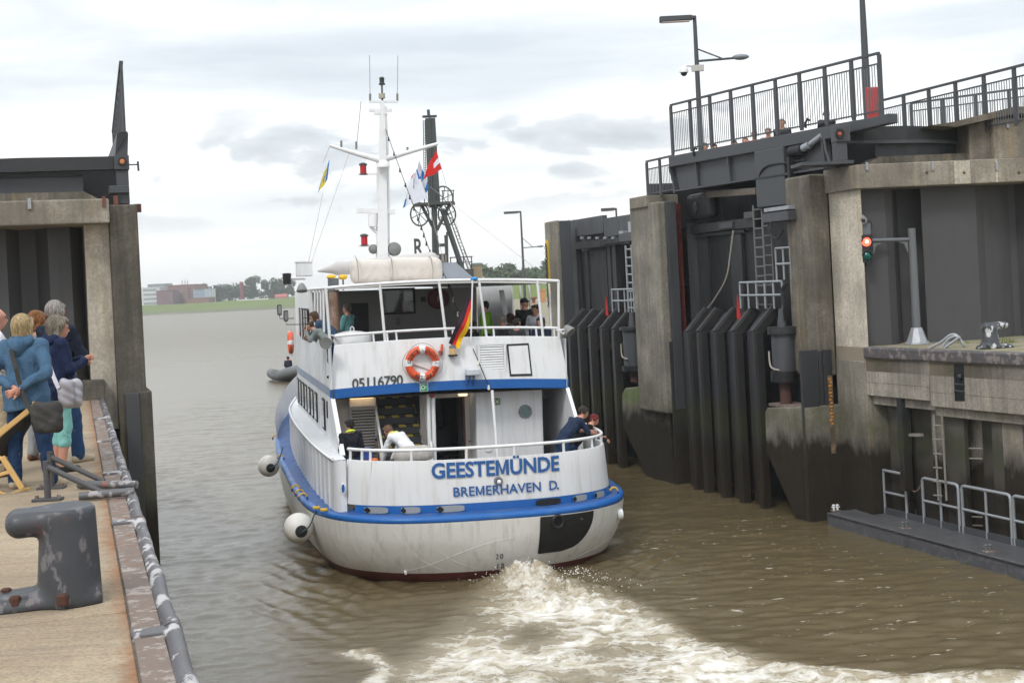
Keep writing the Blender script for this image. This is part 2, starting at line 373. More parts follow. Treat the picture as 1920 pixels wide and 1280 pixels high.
# ---------------------------------------------------------------- soft bodies: blended round limbs turned into one skin
def sdf_grid(prims, h, k=.03, fold=0.0, pad=.05, cut=None):
    """prims: (a, b, ra, rb[, squash_axis, factor]) -> verts, quads"""
    A = [np.array(p[0], float) for p in prims]; B = [np.array(p[1], float) for p in prims]
    lo = np.min([np.minimum(a - p[2], b - p[3]) for a, b, p in zip(A, B, prims)], 0) - pad
    hi = np.max([np.maximum(a + p[2], b + p[3]) for a, b, p in zip(A, B, prims)], 0) + pad
    n = np.ceil((hi - lo) / h).astype(int) + 1
    ax = [lo[i] + h * np.arange(n[i]) for i in range(3)]
    P = np.stack(np.meshgrid(*ax, indexing='ij'), -1)
    D = np.full(P.shape[:3], 9.0)
    for a, b, p in zip(A, B, prims):
        ra, rb = p[2], p[3]; m = max(ra, rb) * (p[5] if len(p) > 5 and p[5] > 1 else 1.0) + 4 * k + 2 * h
        l0 = np.maximum(0, np.floor((np.minimum(a, b) - m - lo) / h).astype(int)); l1 = np.minimum(n, np.ceil((np.maximum(a, b) + m - lo) / h).astype(int) + 1)
        sl = tuple(slice(l0[i], l1[i]) for i in range(3)); Q = P[sl] - a; ab = b - a
        if len(p) > 4:
            u = np.array(p[4], float); u /= np.linalg.norm(u); f = 1 / p[5] - 1
            Q = Q + (Q @ u)[..., None] * u * f; ab = ab + (ab @ u) * u * f
        L = ab @ ab
        t = np.clip((Q @ ab) / L, 0, 1) if L > 1e-9 else np.zeros(Q.shape[:3])
        d = np.linalg.norm(Q - t[..., None] * ab, axis=-1) - (ra + (rb - ra) * t)
        o = D[sl]; w = np.maximum(k - np.abs(o - d), 0) / k
        D[sl] = np.minimum(o, d) - w * w * k * .25
    if fold:
        x, y, z = P[..., 0], P[..., 1], P[..., 2]
        D += fold * (np.sin(23 * z + 4 * np.sin(11 * x + 1.3) + 3 * np.sin(13 * y)) * .6 + np.sin(31 * x + 5 * np.sin(9 * z)) * np.sin(27 * y + 2 + 3 * np.sin(12 * z)) * .7)
    if cut is not None: D = np.maximum(D, cut(P))
    S = D < 0
    c = [S[i:n[0] - 1 + i, j:n[1] - 1 + j, m:n[2] - 1 + m] for i in (0, 1) for j in (0, 1) for m in (0, 1)]
    tot = sum(q.astype(int) for q in c); act = (tot > 0) & (tot < 8)
    idx = np.full(act.shape, -1); ii = np.argwhere(act); idx[act] = np.arange(len(ii))
    acc = np.zeros((len(ii), 3)); cnt = np.zeros(len(ii))
    cor = [(i, j, m) for i in (0, 1) for j in (0, 1) for m in (0, 1)]
    for e0 in range(8):
        for e1 in range(e0 + 1, 8):
            p, q = np.array(cor[e0]), np.array(cor[e1])
            if np.abs(p - q).sum() != 1: continue
            v0 = D[tuple((ii + p).T)]; v1 = D[tuple((ii + q).T)]; s = (v0 < 0) != (v1 < 0)
            t = np.where(s, v0 / np.where(s, v0 - v1, 1), 0)
            acc[s] += (p + (q - p) * t[:, None])[s]; cnt[s] += 1
    V = lo + (ii + acc / np.maximum(cnt, 1)[:, None]) * h
    Fs = []
    for axn in range(3):
        o = [0, 1, 2]; o.remove(axn); u, w = o
        a = S.take(range(n[axn] - 1), axn); b = S.take(range(1, n[axn]), axn); g = np.argwhere(a != b)
        g = g[(g[:, u] > 0) & (g[:, w] > 0) & (g[:, u] < n[u] - 1) & (g[:, w] < n[w] - 1)]
        eu = np.eye(3, dtype=int)[u]; ew = np.eye(3, dtype=int)[w]
        q = np.stack([idx[tuple((g - d).T)] for d in (0 * eu, eu, eu + ew, ew)], 1)
        flip = a[tuple(g.T)] ^ (axn == 1)
        q[~flip] = q[~flip][:, ::-1]; Fs.append(q)
    return V, np.concatenate(Fs)
def soft(name, prims, mat, parent, h=.02, k=.03, fold=0.0, cut=None, M=None, kids=()):
    """one smooth mesh; kids adds further (prims, h, k, material index) bodies into the same mesh"""
    V, Q = sdf_grid(prims, h, k, fold, cut=cut); mi = np.zeros(len(Q), int)
    for pr, hh, kk, m in kids:
        v2, q2 = sdf_grid(pr, hh, kk); Q = np.concatenate([Q, q2 + len(V)]); V = np.concatenate([V, v2]); mi = np.concatenate([mi, np.full(len(q2), m)])
    me = bpy.data.meshes.new(name); me.from_pydata([tuple(p) for p in V], [], Q.tolist())
    for m in (mat if isinstance(mat, (list, tuple)) else [mat]): me.materials.append(m)
    me.polygons.foreach_set('material_index', mi.tolist())
    me.polygons.foreach_set('use_smooth', [True] * len(Q)); me.update()
    if M is not None: me.transform(M)
    return link(bpy.data.objects.new(name, me), parent)

def skin_mat(name='skin', col=(.52, .27, .19)):
    if name in MATS: return MATS[name]
    t = NT(name); c = t.mix(t.noise(18, detail=3), scl(col, .85), (col[0] * 1.12, col[1] * 1.02, col[2]))
    t.b.inputs['Subsurface Weight'].default_value = 0.0
    MATS[name] = t.fin(c, .5, 0, t.bump(t.noise(60), .05, .01), .35); return MATS[name]
def hair_mat(name, col):
    if name in MATS: return MATS[name]
    t = NT(name); v = t.map(t.pos, (1, 1, .18)); n = t.noise(70, v, 3, .7)
    c = t.mix(t.ramp(n, [(.35, 0.0), (.65, 1.0)]), scl(col, .5), scl(col, 1.35))
    MATS[name] = t.fin(c, .5, 0, t.bump(n, 1.0, .03), .3); return MATS[name]
EYE_M = None
def lerp(a, b, t): return tuple(a[i] + (b[i] - a[i]) * t for i in range(3))
STAND = dict(hip=(0, 0, .93), waist=(0, 0, 1.08), chest=(0, .01, 1.30), neck=(0, 0, 1.47), head=(0, .02, 1.60),
             shL=(-.18, 0, 1.41), shR=(.18, 0, 1.41), elL=(-.23, -.03, 1.13), elR=(.23, -.03, 1.13), haL=(-.24, .05, .89), haR=(.24, .05, .89),
             hpL=(-.09, 0, .90), hpR=(.09, 0, .90), knL=(-.10, .02, .49), knR=(.10, .02, .49), anL=(-.10, -.03, .08), anR=(.10, -.03, .08),
             toL=(-.12, .13, .03), toR=(.12, .13, .03), look=0.0, nod=0.0)
SIT = dict(STAND, hip=(0, 0, .50), waist=(0, -.01, .66), chest=(0, .0, .88), neck=(0, 0, 1.05), head=(0, .03, 1.18), shL=(-.18, 0, .99), shR=(.18, 0, .99),
           elL=(-.23, .06, .72), elR=(.23, .06, .72), haL=(-.12, .28, .62), haR=(.12, .28, .62), hpL=(-.09, 0, .48), hpR=(.09, 0, .48),
           knL=(-.1, .42, .50), knR=(.1, .42, .50), anL=(-.1, .42, .08), anR=(.1, .42, .08), toL=(-.1, .58, .03), toR=(.1, .58, .03))
def hand_prims(wrist, elbow, curl=.5, side=1, scale=1.0):
    """a palm, four bent fingers of unequal length and a thumb that leaves the side of the palm"""
    w = Vector(wrist); d = (w - Vector(elbow)).normalized(); s = d.cross(Vector((0, 1, 0.2)))
    s = (s if s.length > .1 else d.cross(Vector((1, 0, 0)))).normalized() * side; n = d.cross(s).normalized() * side
    k = scale; P = [(w, w + d * .085 * k, .026 * k, .030 * k, tuple(n), .55)]
    for i, L in enumerate((.072, .08, .074, .058)):
        r = w + d * .085 * k + s * (.030 - .020 * i) * k; a = r + (d * math.cos(curl * .6) + n * math.sin(curl * .6)) * L * .5 * k
        b = a + (d * math.cos(curl * 1.7) + n * math.sin(curl * 1.7)) * L * .5 * k
        P += [(r, a, .0095 * k, .009 * k), (a, b, .009 * k, .0075 * k)]
    r = w + d * .03 * k + s * .028 * k; a = r + (d * .6 + s * .7 + n * .25).normalized() * .04 * k; b = a + (d * .9 + s * .2 + n * .4).normalized() * .032 * k
    return [(tuple(q[0]), tuple(q[1]), *q[2:]) for q in P + [(r, a, .013 * k, .011 * k), (a, b, .011 * k, .009 * k)]]
def person(M, label, J, top, legs=None, shoes='shoe_dark', hair=('short', (.05, .035, .025)), sleeve=1.0, leglen=1.0, h=.022, skin=None, size=1.0,
           group=None, hood=False, collar=None, fat=1.0, hem=0.0, female=False, vest=None, detail=1, tie=None):
    """M places the feet; J are the joints of the pose (x to the right hand, y the way the person faces)"""
    global EYE_M
    J = {**STAND, **J}; sk = skin or skin_mat(); EYE_M = EYE_M or paint('eye_dark', (.02, .018, .016), .25, .0)
    M = M @ Matrix.Scale(size, 4)
    root = thing('person', label, 'person', M=M, group=group)
    g = lambda n: J[n]; f = fat
    X = (1, 0, 0)
    hd = Vector(g('head')); R = Matrix.Rotation(J['look'], 3, 'Z') @ Matrix.Rotation(-J['nod'], 3, 'X')
    hp = lambda x, y, z: tuple(hd + R @ Vector((x, y, z)))
    headp = [(hp(0, -.018, .03), hp(0, .0, .025), .088, .084), (hp(0, .012, -.02), hp(0, .045, -.065), .066, .042),
             (hp(0, .085, .012), hp(0, .106, -.022), .011, .015), (hp(-.03, .076, .03), hp(.03, .076, .03), .016, .016),
             (hp(-.082, -.005, .01), hp(-.082, -.012, -.022), .014, .012), (hp(.082, -.005, .01), hp(.082, -.012, -.022), .014, .012),
             (hp(-.018, .078, -.052), hp(.018, .078, -.052), .011, .011)]
    body = headp + [(g('neck'), hp(0, -.012, -.045), .058, .055), (g('chest'), g('neck'), .09, .06, X, 1.5), (g('hip'), g('waist'), .11, .10, X, 1.35), (g('waist'), g('chest'), .10, .115, X, 1.35)]
    for s in 'LR':
        body += [(g('sh' + s), g('el' + s), .05, .042), (g('el' + s), g('ha' + s), .041, .029), (g('chest'), g('sh' + s), .07, .055)]
        body += [(g('hp' + s), g('kn' + s), .082, .058), (g('kn' + s), lerp(g('kn' + s), g('an' + s), .35), .056, .06), (lerp(g('kn' + s), g('an' + s), .35), g('an' + s), .06, .042), (g('an' + s), g('to' + s), .042, .034)]
    kids = [([(hp(s * .031, .083, .012), hp(s * .031, .0835, .012), .0105, .0105)], .006, .005, 1) for s in (-1, 1)] if detail else []
    for s, q in (('L', -1), ('R', 1)):
        kids.append((hand_prims(g('ha' + s), g('el' + s), J.get('curl', .6), q), .0075, .008, 0))
    soft('body', body, [sk, EYE_M], root, h, .025, kids=kids)
    # clothing, each a closed shell over the body
    tp = [(g('hip'), g('waist'), (.118 + hem) * f, .112 * f, X, 1.38), (g('waist'), g('chest'), .112 * f, .125 * f, X, 1.38), (g('chest'), lerp(g('chest'), g('neck'), .72), .115 * f, .075, X, 1.5)]
    if hem > 0: tp.append((lerp(g('waist'), g('hip'), .6), lerp(g('waist'), g('hip'), 2.6), (.116 + hem) * f, (.128 + hem * 1.2) * f, X, 1.35))
    for s in 'LR':
        tp += [(g('chest'), g('sh' + s), .085 * f, .067)]
        if sleeve >= 1: tp += [(g('sh' + s), g('el' + s), .068, .058), (g('el' + s), lerp(g('el' + s), g('ha' + s), min(.95, sleeve - .08)), .056, .044)]
        else: tp += [(g('sh' + s), lerp(g('sh' + s), g('el' + s), max(.25, sleeve * 2)), .066, .06)]
    if female: tp += [(lerp(g('chest'), g('sh' + s), .35)[:1] + (g('chest')[1] + .075, g('chest')[2] - .02), lerp(g('chest'), g('sh' + s), .45)[:1] + (g('chest')[1] + .085, g('chest')[2] - .03), .055, .055) for s in 'LR']
    tm = cloth(top[0], top[1]) if isinstance(top, tuple) else top
    soft('jacket' if sleeve >= 1 else 'shirt', tp, tm, root, h, .035, fold=.0075, cut=(lambda P, zh=g('hip')[2] - .14: zh - P[..., 2] + .012 * np.sin(14 * P[..., 0])) if hem > 0 else None)
    if hood:
        nk = Vector(g('neck'))
        soft('hood', [(tuple(nk + Vector((-.085, -.05, .0))), tuple(nk + Vector((0, -.115, -.045))), .05, .062), (tuple(nk + Vector((.085, -.05, .0))), tuple(nk + Vector((0, -.115, -.045))), .05, .062),
                      (tuple(nk + Vector((-.08, -.03, .03))), tuple(nk + Vector((-.05, .06, .0))), .03, .024), (tuple(nk + Vector((.08, -.03, .03))), tuple(nk + Vector((.05, .06, .0))), .03, .024), (tuple(nk + Vector((0, -.1, .0))), tuple(nk + Vector((0, -.12, -.12))), .06, .03)], tm, root, .016, .04, fold=.004)
    if collar is not None:
        nk = Vector(g('neck')); pts = [(math.cos(a) * .082, math.sin(a) * .075 - .005, .015 - .03 * math.sin(a)) for a in [i * math.pi / 6 for i in range(12)]]
        soft('collar', [(tuple(nk + Vector(pts[i])), tuple(nk + Vector(pts[(i + 1) % 12])), .022, .022) for i in range(12)] + ([(tuple(nk + Vector((sx * .07, .05, -.01))), tuple(Vector(g('chest')) + Vector((sx * .08, .125, -.15))), .03, .035) for sx in (-1, 1)] if vest else []), collar, root, .014, .015)
    if legs is not None:
        lp = [(lerp(g('hip'), g('waist'), .35), g('hip'), .106 * f, .118 * f, X, 1.34)]
        for s in 'LR':
            lp += [(g('hp' + s), g('kn' + s), .094 * f, .072), (g('kn' + s), lerp(g('kn' + s), g('an' + s), leglen), .072, .066 if leglen > .8 else .075)]
        soft('trousers', lp, cloth(legs[0], legs[1]), root, h, .03, fold=.005)
    if shoes is not None:
        sm = {'shoe_dark': paint('shoe_dark', (.02, .02, .022), .6), 'shoe_beige': paint('shoe_beige', (.42, .34, .24), .7), 'shoe_white': paint('shoe_white', (.7, .68, .65), .6), 'shoe_brown': paint('shoe_brown', (.12, .05, .03), .6)}[shoes]
        for s in 'LR':
            a, t = Vector(g('an' + s)), Vector(g('to' + s)); hl = a + (a - t).normalized() * .045; hl.z = t.z + .012
            soft('shoe', [(tuple(hl), tuple(t), .043, .041), (tuple(a), tuple(lerp(a, t, .5)), .045, .04)], sm, root, .016, .02)
    st, hc = hair
    if st != 'bald':
        hm = hair_mat('hair_%d_%d_%d' % tuple(int(c * 999) for c in hc), hc) if st != 'cap' else cloth('cap_cloth_%d_%d' % (int(hc[0] * 999), int(hc[1] * 999)), hc)
        if st == 'short': hpz = [(hp(0, -.03, .055), hp(0, .005, .06), .086, .082), (hp(-.06, -.03, .02), hp(.06, -.03, .02), .045, .045), (hp(0, -.055, .0), hp(0, -.05, -.035), .058, .045), (hp(-.05, .05, .085), hp(.05, .05, .085), .024, .024)]
        elif st == 'bob': hpz = [(hp(0, -.03, .055), hp(0, .01, .062), .098, .09), (hp(-.075, -.02, .03), hp(-.068, -.03, -.075), .045, .036), (hp(.075, -.02, .03), hp(.068, -.03, -.075), .045, .036), (hp(0, -.06, .03), hp(0, -.06, -.085), .075, .055), (hp(-.05, .055, .085), hp(.05, .055, .085), .028, .028)]
        elif st == 'long': hpz = [(hp(0, -.03, .055), hp(0, .01, .06), .094, .088), (hp(-.07, -.03, .03), hp(-.065, -.05, -.14), .042, .034), (hp(.07, -.03, .03), hp(.065, -.05, -.14), .042, .034), (hp(0, -.06, .03), hp(0, -.075, -.17), .07, .05)]
        elif st == 'curly':
            hpz = [(hp(0, -.03, .05), hp(0, .0, .06), .095, .09)]
            rr = random.Random(3)
            for i in range(26):
                a = rr.uniform(0, 6.28); zz = rr.uniform(-.06, .13); rd = .10 * math.sqrt(max(.1, 1 - (zz - .03) ** 2 / .02)) if zz > .03 else .10
                if math.sin(a) > .45 and zz < .07: continue
                q = hp(math.cos(a) * rd, math.sin(a) * rd * .95 - .02, zz); hpz.append((q, q, .03, .03))
        else: hpz = [(hp(0, -.02, .062), hp(0, .01, .066), .09, .086), (hp(-.04, .09, .062), hp(.04, .09, .062), .03, .03, (0, 0, 1), .45), (hp(0, .06, .062), hp(0, .12, .058), .05, .04, (0, 0, 1), .3)]
        cutp = None
        if st != 'cap':
            fw = np.array(R @ Vector((0, 1, 0))); up = np.array(R @ Vector((0, 0, 1))); h0 = np.array(hd)
            def cutp(P, fw=fw, up=up, h0=h0): return np.minimum(((P - h0) @ fw) - .045, .062 - ((P - h0) @ up)) if True else None
        soft('cap' if st == 'cap' else 'hair', hpz, hm, root, .013, .02, fold=.006 if st != 'cap' else 0, cut=cutp)
    if h <= .02 and st in ('bob', 'short'):
        rr = random.Random(int(hc[0] * 9999)); m = MB(); c0 = Vector((0, -.028, .042)); R3 = Vector((.098, .118, .112)) if st == 'bob' else Vector((.09, .112, .108))
        for i in range(520):
            a = rr.uniform(0, 2 * math.pi); front = math.sin(a) > .35; t0, t1 = rr.uniform(.05, .9), (rr.uniform(.75, 1.15) if front else rr.uniform(1.7, 2.35 if st == 'bob' else 1.95)); pts = []; w_ = rr.uniform(.0025, .005); tw = rr.uniform(-.25, .25); lift = rr.uniform(1.0, 1.055)
            for k in range(6):
                th = t0 + (t1 - t0) * k / 5; aa = a + tw * k / 5; q = Vector((math.cos(aa) * math.sin(min(th, 1.57)), math.sin(aa) * math.sin(min(th, 1.57)), math.cos(th) if th < 1.57 else -(th - 1.57) * 1.25)); f = lift * (1 - .12 * max(0, th - 1.57) ** 2)
                pts.append(hd + R @ (c0 + Vector((q.x * R3.x * f, q.y * R3.y * f, q.z * R3.z * lift))))
            sdv = R @ Vector((-math.sin(a), math.cos(a), 0)); vs_ = []
            for k, p in enumerate(pts): ww = w_ * (1 - .8 * k / 5); vs_ += [p - sdv * ww, p + sdv * ww]
            m.add(vs_, [(2 * k, 2 * k + 1, 2 * k + 3, 2 * k + 2) for k in range(5)])
        tag(m.build('hair_strands', hm, root, 60, fix=False), kind='stuff')
    return root
def place(x, y, z, face): return Matrix.Translation((x, y, z)) @ Matrix.Rotation(math.radians(face), 4, 'Z')
# ================================================================ the passenger boat
B = Frame((-0.60, 25.2, 0.0), 12.5, 1.2)
def hullwhite():
    t = NT('hull_white'); z = t.sep(t.obj())[2]
    c = t.mix(t.noise(1.1, t.obj(), 5), (.58, .565, .53), (.76, .75, .72))
    st = t.ramp(t.noise(2.6, t.map(t.obj(), (3.5, 3.5, .3)), 6, .65), [(.50, 0.0), (.72, 1.0)])
    c = t.mix(t.math('MULTIPLY', st, .42), c, (.30, .27, .22))
    low = t.ramp(t.math('ADD', z, t.math('MULTIPLY', t.noise(3, t.obj()), .25)), [(.12, 1.0), (.55, 0.0)])
    c = t.mix(t.math('MULTIPLY', low, .35), c, (.34, .30, .25))
    nm = t.bump(t.noise(1.6, t.obj(), 2, .4), .22, .08); nm = t.bump(t.noise(26, t.obj(), 3), .06, .01, nm)
    return t.fin(c, .42, 0, nm, .45)
HULL = hullwhite()
WHITE = paint('boat_white', (.73, .73, .735), .4, .04, 1.2, .03, 30, dirt=(.46, .39, .31), damt=.42, dscale=1.5, streak=True)
WHITE2 = paint('boat_white_trim', (.76, .76, .76), .35, .03, 2, dirt=(.45, .36, .27), damt=.25, dscale=4)
SIDE = paint('boat_side_grey_white', (.70, .71, .73), .4, .05, 1.0, .03, 20, dirt=(.38, .34, .29), damt=.55, dscale=1.6, streak=True)
CREAM = paint('boat_cream', (.66, .60, .54), .5, .05, 1.5, dirt=(.4, .33, .26), damt=.25, dscale=1.4, streak=True)
BLUE = paint('boat_blue', (.010, .105, .36), .36, .12, 1.5, .08, 8, dirt=(.06, .16, .33), damt=.5, dscale=2.4)
BLUED = paint('deck_blue', (.022, .085, .27), .5, .2, 2.2, .12, 14, dirt=(.10, .14, .22), damt=.6, dscale=3)
RED = paint('boot_top_red', (.14, .028, .022), .5, .2, 2.0, .1, 10, dirt=(.05, .03, .02), damt=.6, dscale=2)
BLACK = paint('black_paint', (.012, .012, .012), .5, .2, 4)
DGREY = paint('deck_grey', (.12, .12, .125), .7, .1, 3)
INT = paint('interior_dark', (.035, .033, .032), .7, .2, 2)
INTW = paint('interior_wall', (.24, .235, .225), .6, .06, 1.5)
YEL = paint('yellow_paint', (.75, .45, .02), .5, .1, 6, dirt=(.3, .2, .05), damt=.5, dscale=8)
ORANGE = paint('buoy_orange', (.72, .10, .03), .5, .08, 5)
GRUBBER = paint('black_rubber', (.018, .018, .02), .7, .2, 9)
WINDOW = glass('window_glass')
LIGHTW = emis('strip_light_glow', (1.0, .72, .38), 2.6)
ROPE = paint('rope_grey', (.33, .30, .26), .9, .2, 20)
ST = [(0, 0), (.7, .02), (1.4, .12), (2.0, .34), (2.65, .86), (3.06, 1.6), (3.27, 2.5), (3.4, 4.0), (3.47, 7), (3.5, 10), (3.48, 13), (3.3, 16), (2.85, 19), (2.1, 21.8), (1.1, 24), (0.02, 25.3)]
WL = [(0, .42), (.66, .46), (1.3, .62), (1.85, .92), (2.35, 1.38), (2.66, 1.95), (2.85, 2.9), (3.02, 4.6), (3.18, 7.4), (3.26, 10), (3.2, 13), (2.85, 15.8), (2.3, 18.5), (1.55, 21), (.7, 22.9), (.01, 24.2)]
BT = [(0, 1.5), (.5, 1.55), (1.0, 1.8), (1.45, 2.1), (1.85, 2.6), (2.2, 3.3), (2.5, 4.2), (2.7, 5.8), (2.9, 8), (3.0, 10), (2.9, 13), (2.4, 15.8), (1.8, 18.2), (1.1, 20.5), (.4, 22.3), (.01, 23.4)]
def dense(L, k=5): return [(p.x, p.y) for p in smooth_path([(x, y, 0) for x, y in L], k)]
STd, WLd, BTd = dense(ST), dense(WL), dense(BT)
NU = len(STd)
def sheer(y): return 1.22 + max(0, (y - 8) / 17) ** 2 * 1.1
def hullp(u, z, off=0.0):
    """u: -(NU-1)..(NU-1), port negative; point on the shell at height z"""
    s = 1 if u >= 0 else -1; a = abs(u); i = min(int(a), NU - 2); f = a - i
    mixp = lambda L: (L[i][0] + (L[i + 1][0] - L[i][0]) * f, L[i][1] + (L[i + 1][1] - L[i][1]) * f)
    p, q, r = mixp(STd), mixp(WLd), mixp(BTd); top = sheer(p[1]) - .02
    if z >= 0:
        t = max(0.0, 1 - z / top); t = t ** 1.9
        x, y = p[0] + (q[0] - p[0]) * t, p[1] + (q[1] - p[1]) * t
    else:
        t = min(1, -z / .9) ** .8; x, y = q[0] + (r[0] - q[0]) * t, q[1] + (r[1] - q[1]) * t
    if off:
        a1, b1 = STd[max(0, i - 1)], STd[min(NU - 1, i + 2)]; tx, ty = b1[0] - a1[0], b1[1] - a1[1]; L = math.hypot(tx, ty) or 1
        x += ty / L * off; y += -tx / L * off
    return Vector((s * x, y, z))
US = list(range(-(NU - 1), NU))
boat = thing('passenger_boat', 'white passenger boat with blue trim, its stern towards the viewer, leaving the lock', 'boat', M=B.M)
m = MB()
rows = [.17, .32, .5, .7, .88, 1.0]
def ringrow(z): return [hullp(u, min(z * 1.0 if z < .9 else sheer(abs(1)) * 0 + z, 9) if z <= .9 else (sheer(STd[abs(u)][1]) - .04) * z, 0) for u in US]
R0 = [ringrow(z) for z in rows]
m.loft(R0, closed=False); hull = m.build('hull', HULL, boat, 60)
m = MB(); m.loft([[hullp(u, z) for u in US] for z in (-.9, -.5, -.2, 0, .172)], closed=False); m.build('boot_top', RED, hull, 60)
# blue rubbing strake: a rounded band round the whole hull
def offs(L, d):
    out = []
    for i, (x, y) in enumerate(L):
        a, b = L[max(0, i - 1)], L[min(len(L) - 1, i + 1)]; tx, ty = b[0] - a[0], b[1] - a[1]; q = math.hypot(tx, ty) or 1
        if i == 0: tx, ty, q = 1, 0, 1
        out.append((x + ty / q * d, y - tx / q * d))
    out[0] = (0, out[0][1]); out[-1] = (0, out[-1][1]); return out
def both(L, zf): return [Vector((-x, y, zf(y))) for x, y in reversed(L[1:])] + [Vector((x, y, zf(y))) for x, y in L]
prof = [(-.10, -.085), (-.05, -.08), (-.012, -.04), (0, .0), (-.012, .045), (-.05, .07), (-.12, .08)]
m = MB(); m.loft([both(offs(STd, d), lambda y, z=z: sheer(y) + z) for d, z in prof], closed=False); m.build('rubbing_strake', BLUE, boat, 50)
INS = .40
inn = offs(STd, -INS)
m = MB(); m.loft([both(offs(STd, -.105), lambda y: sheer(y) + .079), both(inn, lambda y: sheer(y) + .095)], closed=False); m.build('side_deck', BLUED, boat, 40)
m = MB(); ring = [(x, y) for x, y in inn if y < 15]
for i in range(len(ring) - 1):
    (a, b), (c, d) = ring[i], ring[i + 1]
    m.add([(-a, b, 1.27), (a, b, 1.27), (c, d, 1.27), (-c, d, 1.27)], [(0, 1, 2, 3)])
m.build('main_deck', DGREY, boat)
# tow eyes: yellow hoops on the blue side deck, blue feet
for px, py, zz in ((517, 822, 1.36), (526, 860, 1.34), (555, 918, 1.32), (562, 927, 1.32), (568, 934, 1.32), (672, 954, 1.32), (1151, 923, 1.32)):
    p = B.z(px, py, zz); e = MB()
    e.tube([p + Vector((.085 * math.cos(a), 0, .085 * math.sin(a) + .02)) for a in [math.pi * i / 10 for i in range(11)]], .017, 8)
    o = e.build('hoop', YEL, boat, 40)
    e = MB()
    for s in (-1, 1): e.cyl(p + Vector((s * .085, 0, -.03)), p + Vector((s * .085, 0, .035)), .022, None, 8)
    e.build('hoop_foot', BLUED, o, 40)
# weld seams on the counter
for us, zs in (([-14, -12, -9.5, -6.5], [1.05, .75, .42, .2]), ([-9.5, -8, -5.5, -2], [1.05, .72, .42, .2]), ([-13, -9, -5, -1.5, 3], [.2, .34, .55, .72, .8]), ([3, 3.01, 3.02, 3.03], [1.08, .8, .5, .2]), ([16, 18.5, 21], [.55, .42, .3]), ([13, 16, 20, 24], [.2, .3, .42, .6])):
    pts = smooth_path([(u, z, 0) for u, z in zip(us, zs)], 8)
    m = MB(); m.tube([hullp(p.x, p.y, -.001) for p in pts], .0045, 5); m.build('weld_seam', HULL, hull, 60)
# black exhaust panel on the starboard counter
def upx(px, py):
    best = min(((u / 4, z / 40) for u in range(0, 4 * 34) for z in range(4, 46)), key=lambda q: (lambda s: (s[0] - px) ** 2 + (s[1] - py) ** 2)(proj(B.M @ hullp(q[0], q[1]))))
    return best
def proj(w):
    v = w - EYE; x = v.x * cr - v.z * sr; y = v.x * sr + v.z * cr
    return (CX + F * x / v.y, CY - F * y / v.y)
ua = upx(1013, 990)[0]; ub = upx(1112, 955)[0]
m = MB(); nz, nu = 14, 16; G = []
for j in range(nz + 1):
    z = .43 + (1.165 - .43) * j / nz; f = j / nz
    u1 = ua + (ub - ua) * (.42 + .58 * math.sqrt(max(0, 1 - (1 - f) ** 2.2)))
    ins = .06 * (1 if j in (0, nz) else 0)
    G.append([hullp(ua + ins + (u1 - ua - ins) * i / nu, z, .012) for i in range(nu + 1)])
m.loft(G, closed=False); panel = m.build('exhaust_panel', BLACK, boat, 60)
ue, ze = upx(1046, 978); p = hullp(ue, ze); q = hullp(ue + .3, ze); n = ((q - p).cross(Vector((0, 0, 1)))).normalized()
m = MB(); t1 = (q - p).normalized(); t2 = Vector((0, 0, 1))
m.tube([p + n * .03 + (t1 * math.cos(a) + t2 * math.sin(a)) * .115 for a in [2 * math.pi * i / 24 for i in range(24)]], .028, 8, closed=True); m.build('exhaust_rim', BLACK, panel, 60)
m = MB(); m.cyl(p - n * .03, p + n * .022, .105, None, 20); m.build('exhaust_mouth', paint('mouth_black', (.003, .003, .003), .95, 0), panel, 60)  # flat black disc painted for the darkness inside the pipe
ue, ze = upx(1091, 973); p = hullp(ue, ze, .01); m = MB(); m.ball(p, .045, 10); m.build('bolt', BLACK, panel, 60)
# white discharge stub, white outlet on the starboard edge
ue, ze = upx(622, 1041) if False else (-12.5, .22)
p = hullp(ue, ze); m = MB(); m.cyl(p, p + Vector((0, -.08, -.03)), .025, None, 10); m.build('outlet', WHITE2, boat, 40)
ue = 22; p = hullp(ue, .92); m = MB(); m.lathe([(.001, -.05), (.11, -.05), (.11, .06), (.07, .07), (.001, .07)], p, 14, Matrix.Rotation(math.pi / 2, 4, 'Y')); m.build('outlet', WHITE2, boat, 40)
# draught marks painted on the shell
def letter_on(name, body, size, bold, fmap, mat, parent, spacing=1.0, sx=1.0):
    vs, fs = text_mesh(body, size, bold, spacing, sx); m = MB(); m.add([fmap(v.x, v.y) for v in vs], fs)
    return m.build(name, mat, parent, fix=False)
MARK = paint('draught_mark_grey', (.12, .12, .12), .6)
for body, px, py in (('20', 937, 1047), ('18', 937, 1064)):
    uu, zz = upx(px, py)
    def fm(x, y, uu=uu, zz=zz):
        return hullp(uu + x / .14, zz + y, .012)
    letter_on('draught_mark', body, .15, .003, fm, MARK, hull, 1.25)
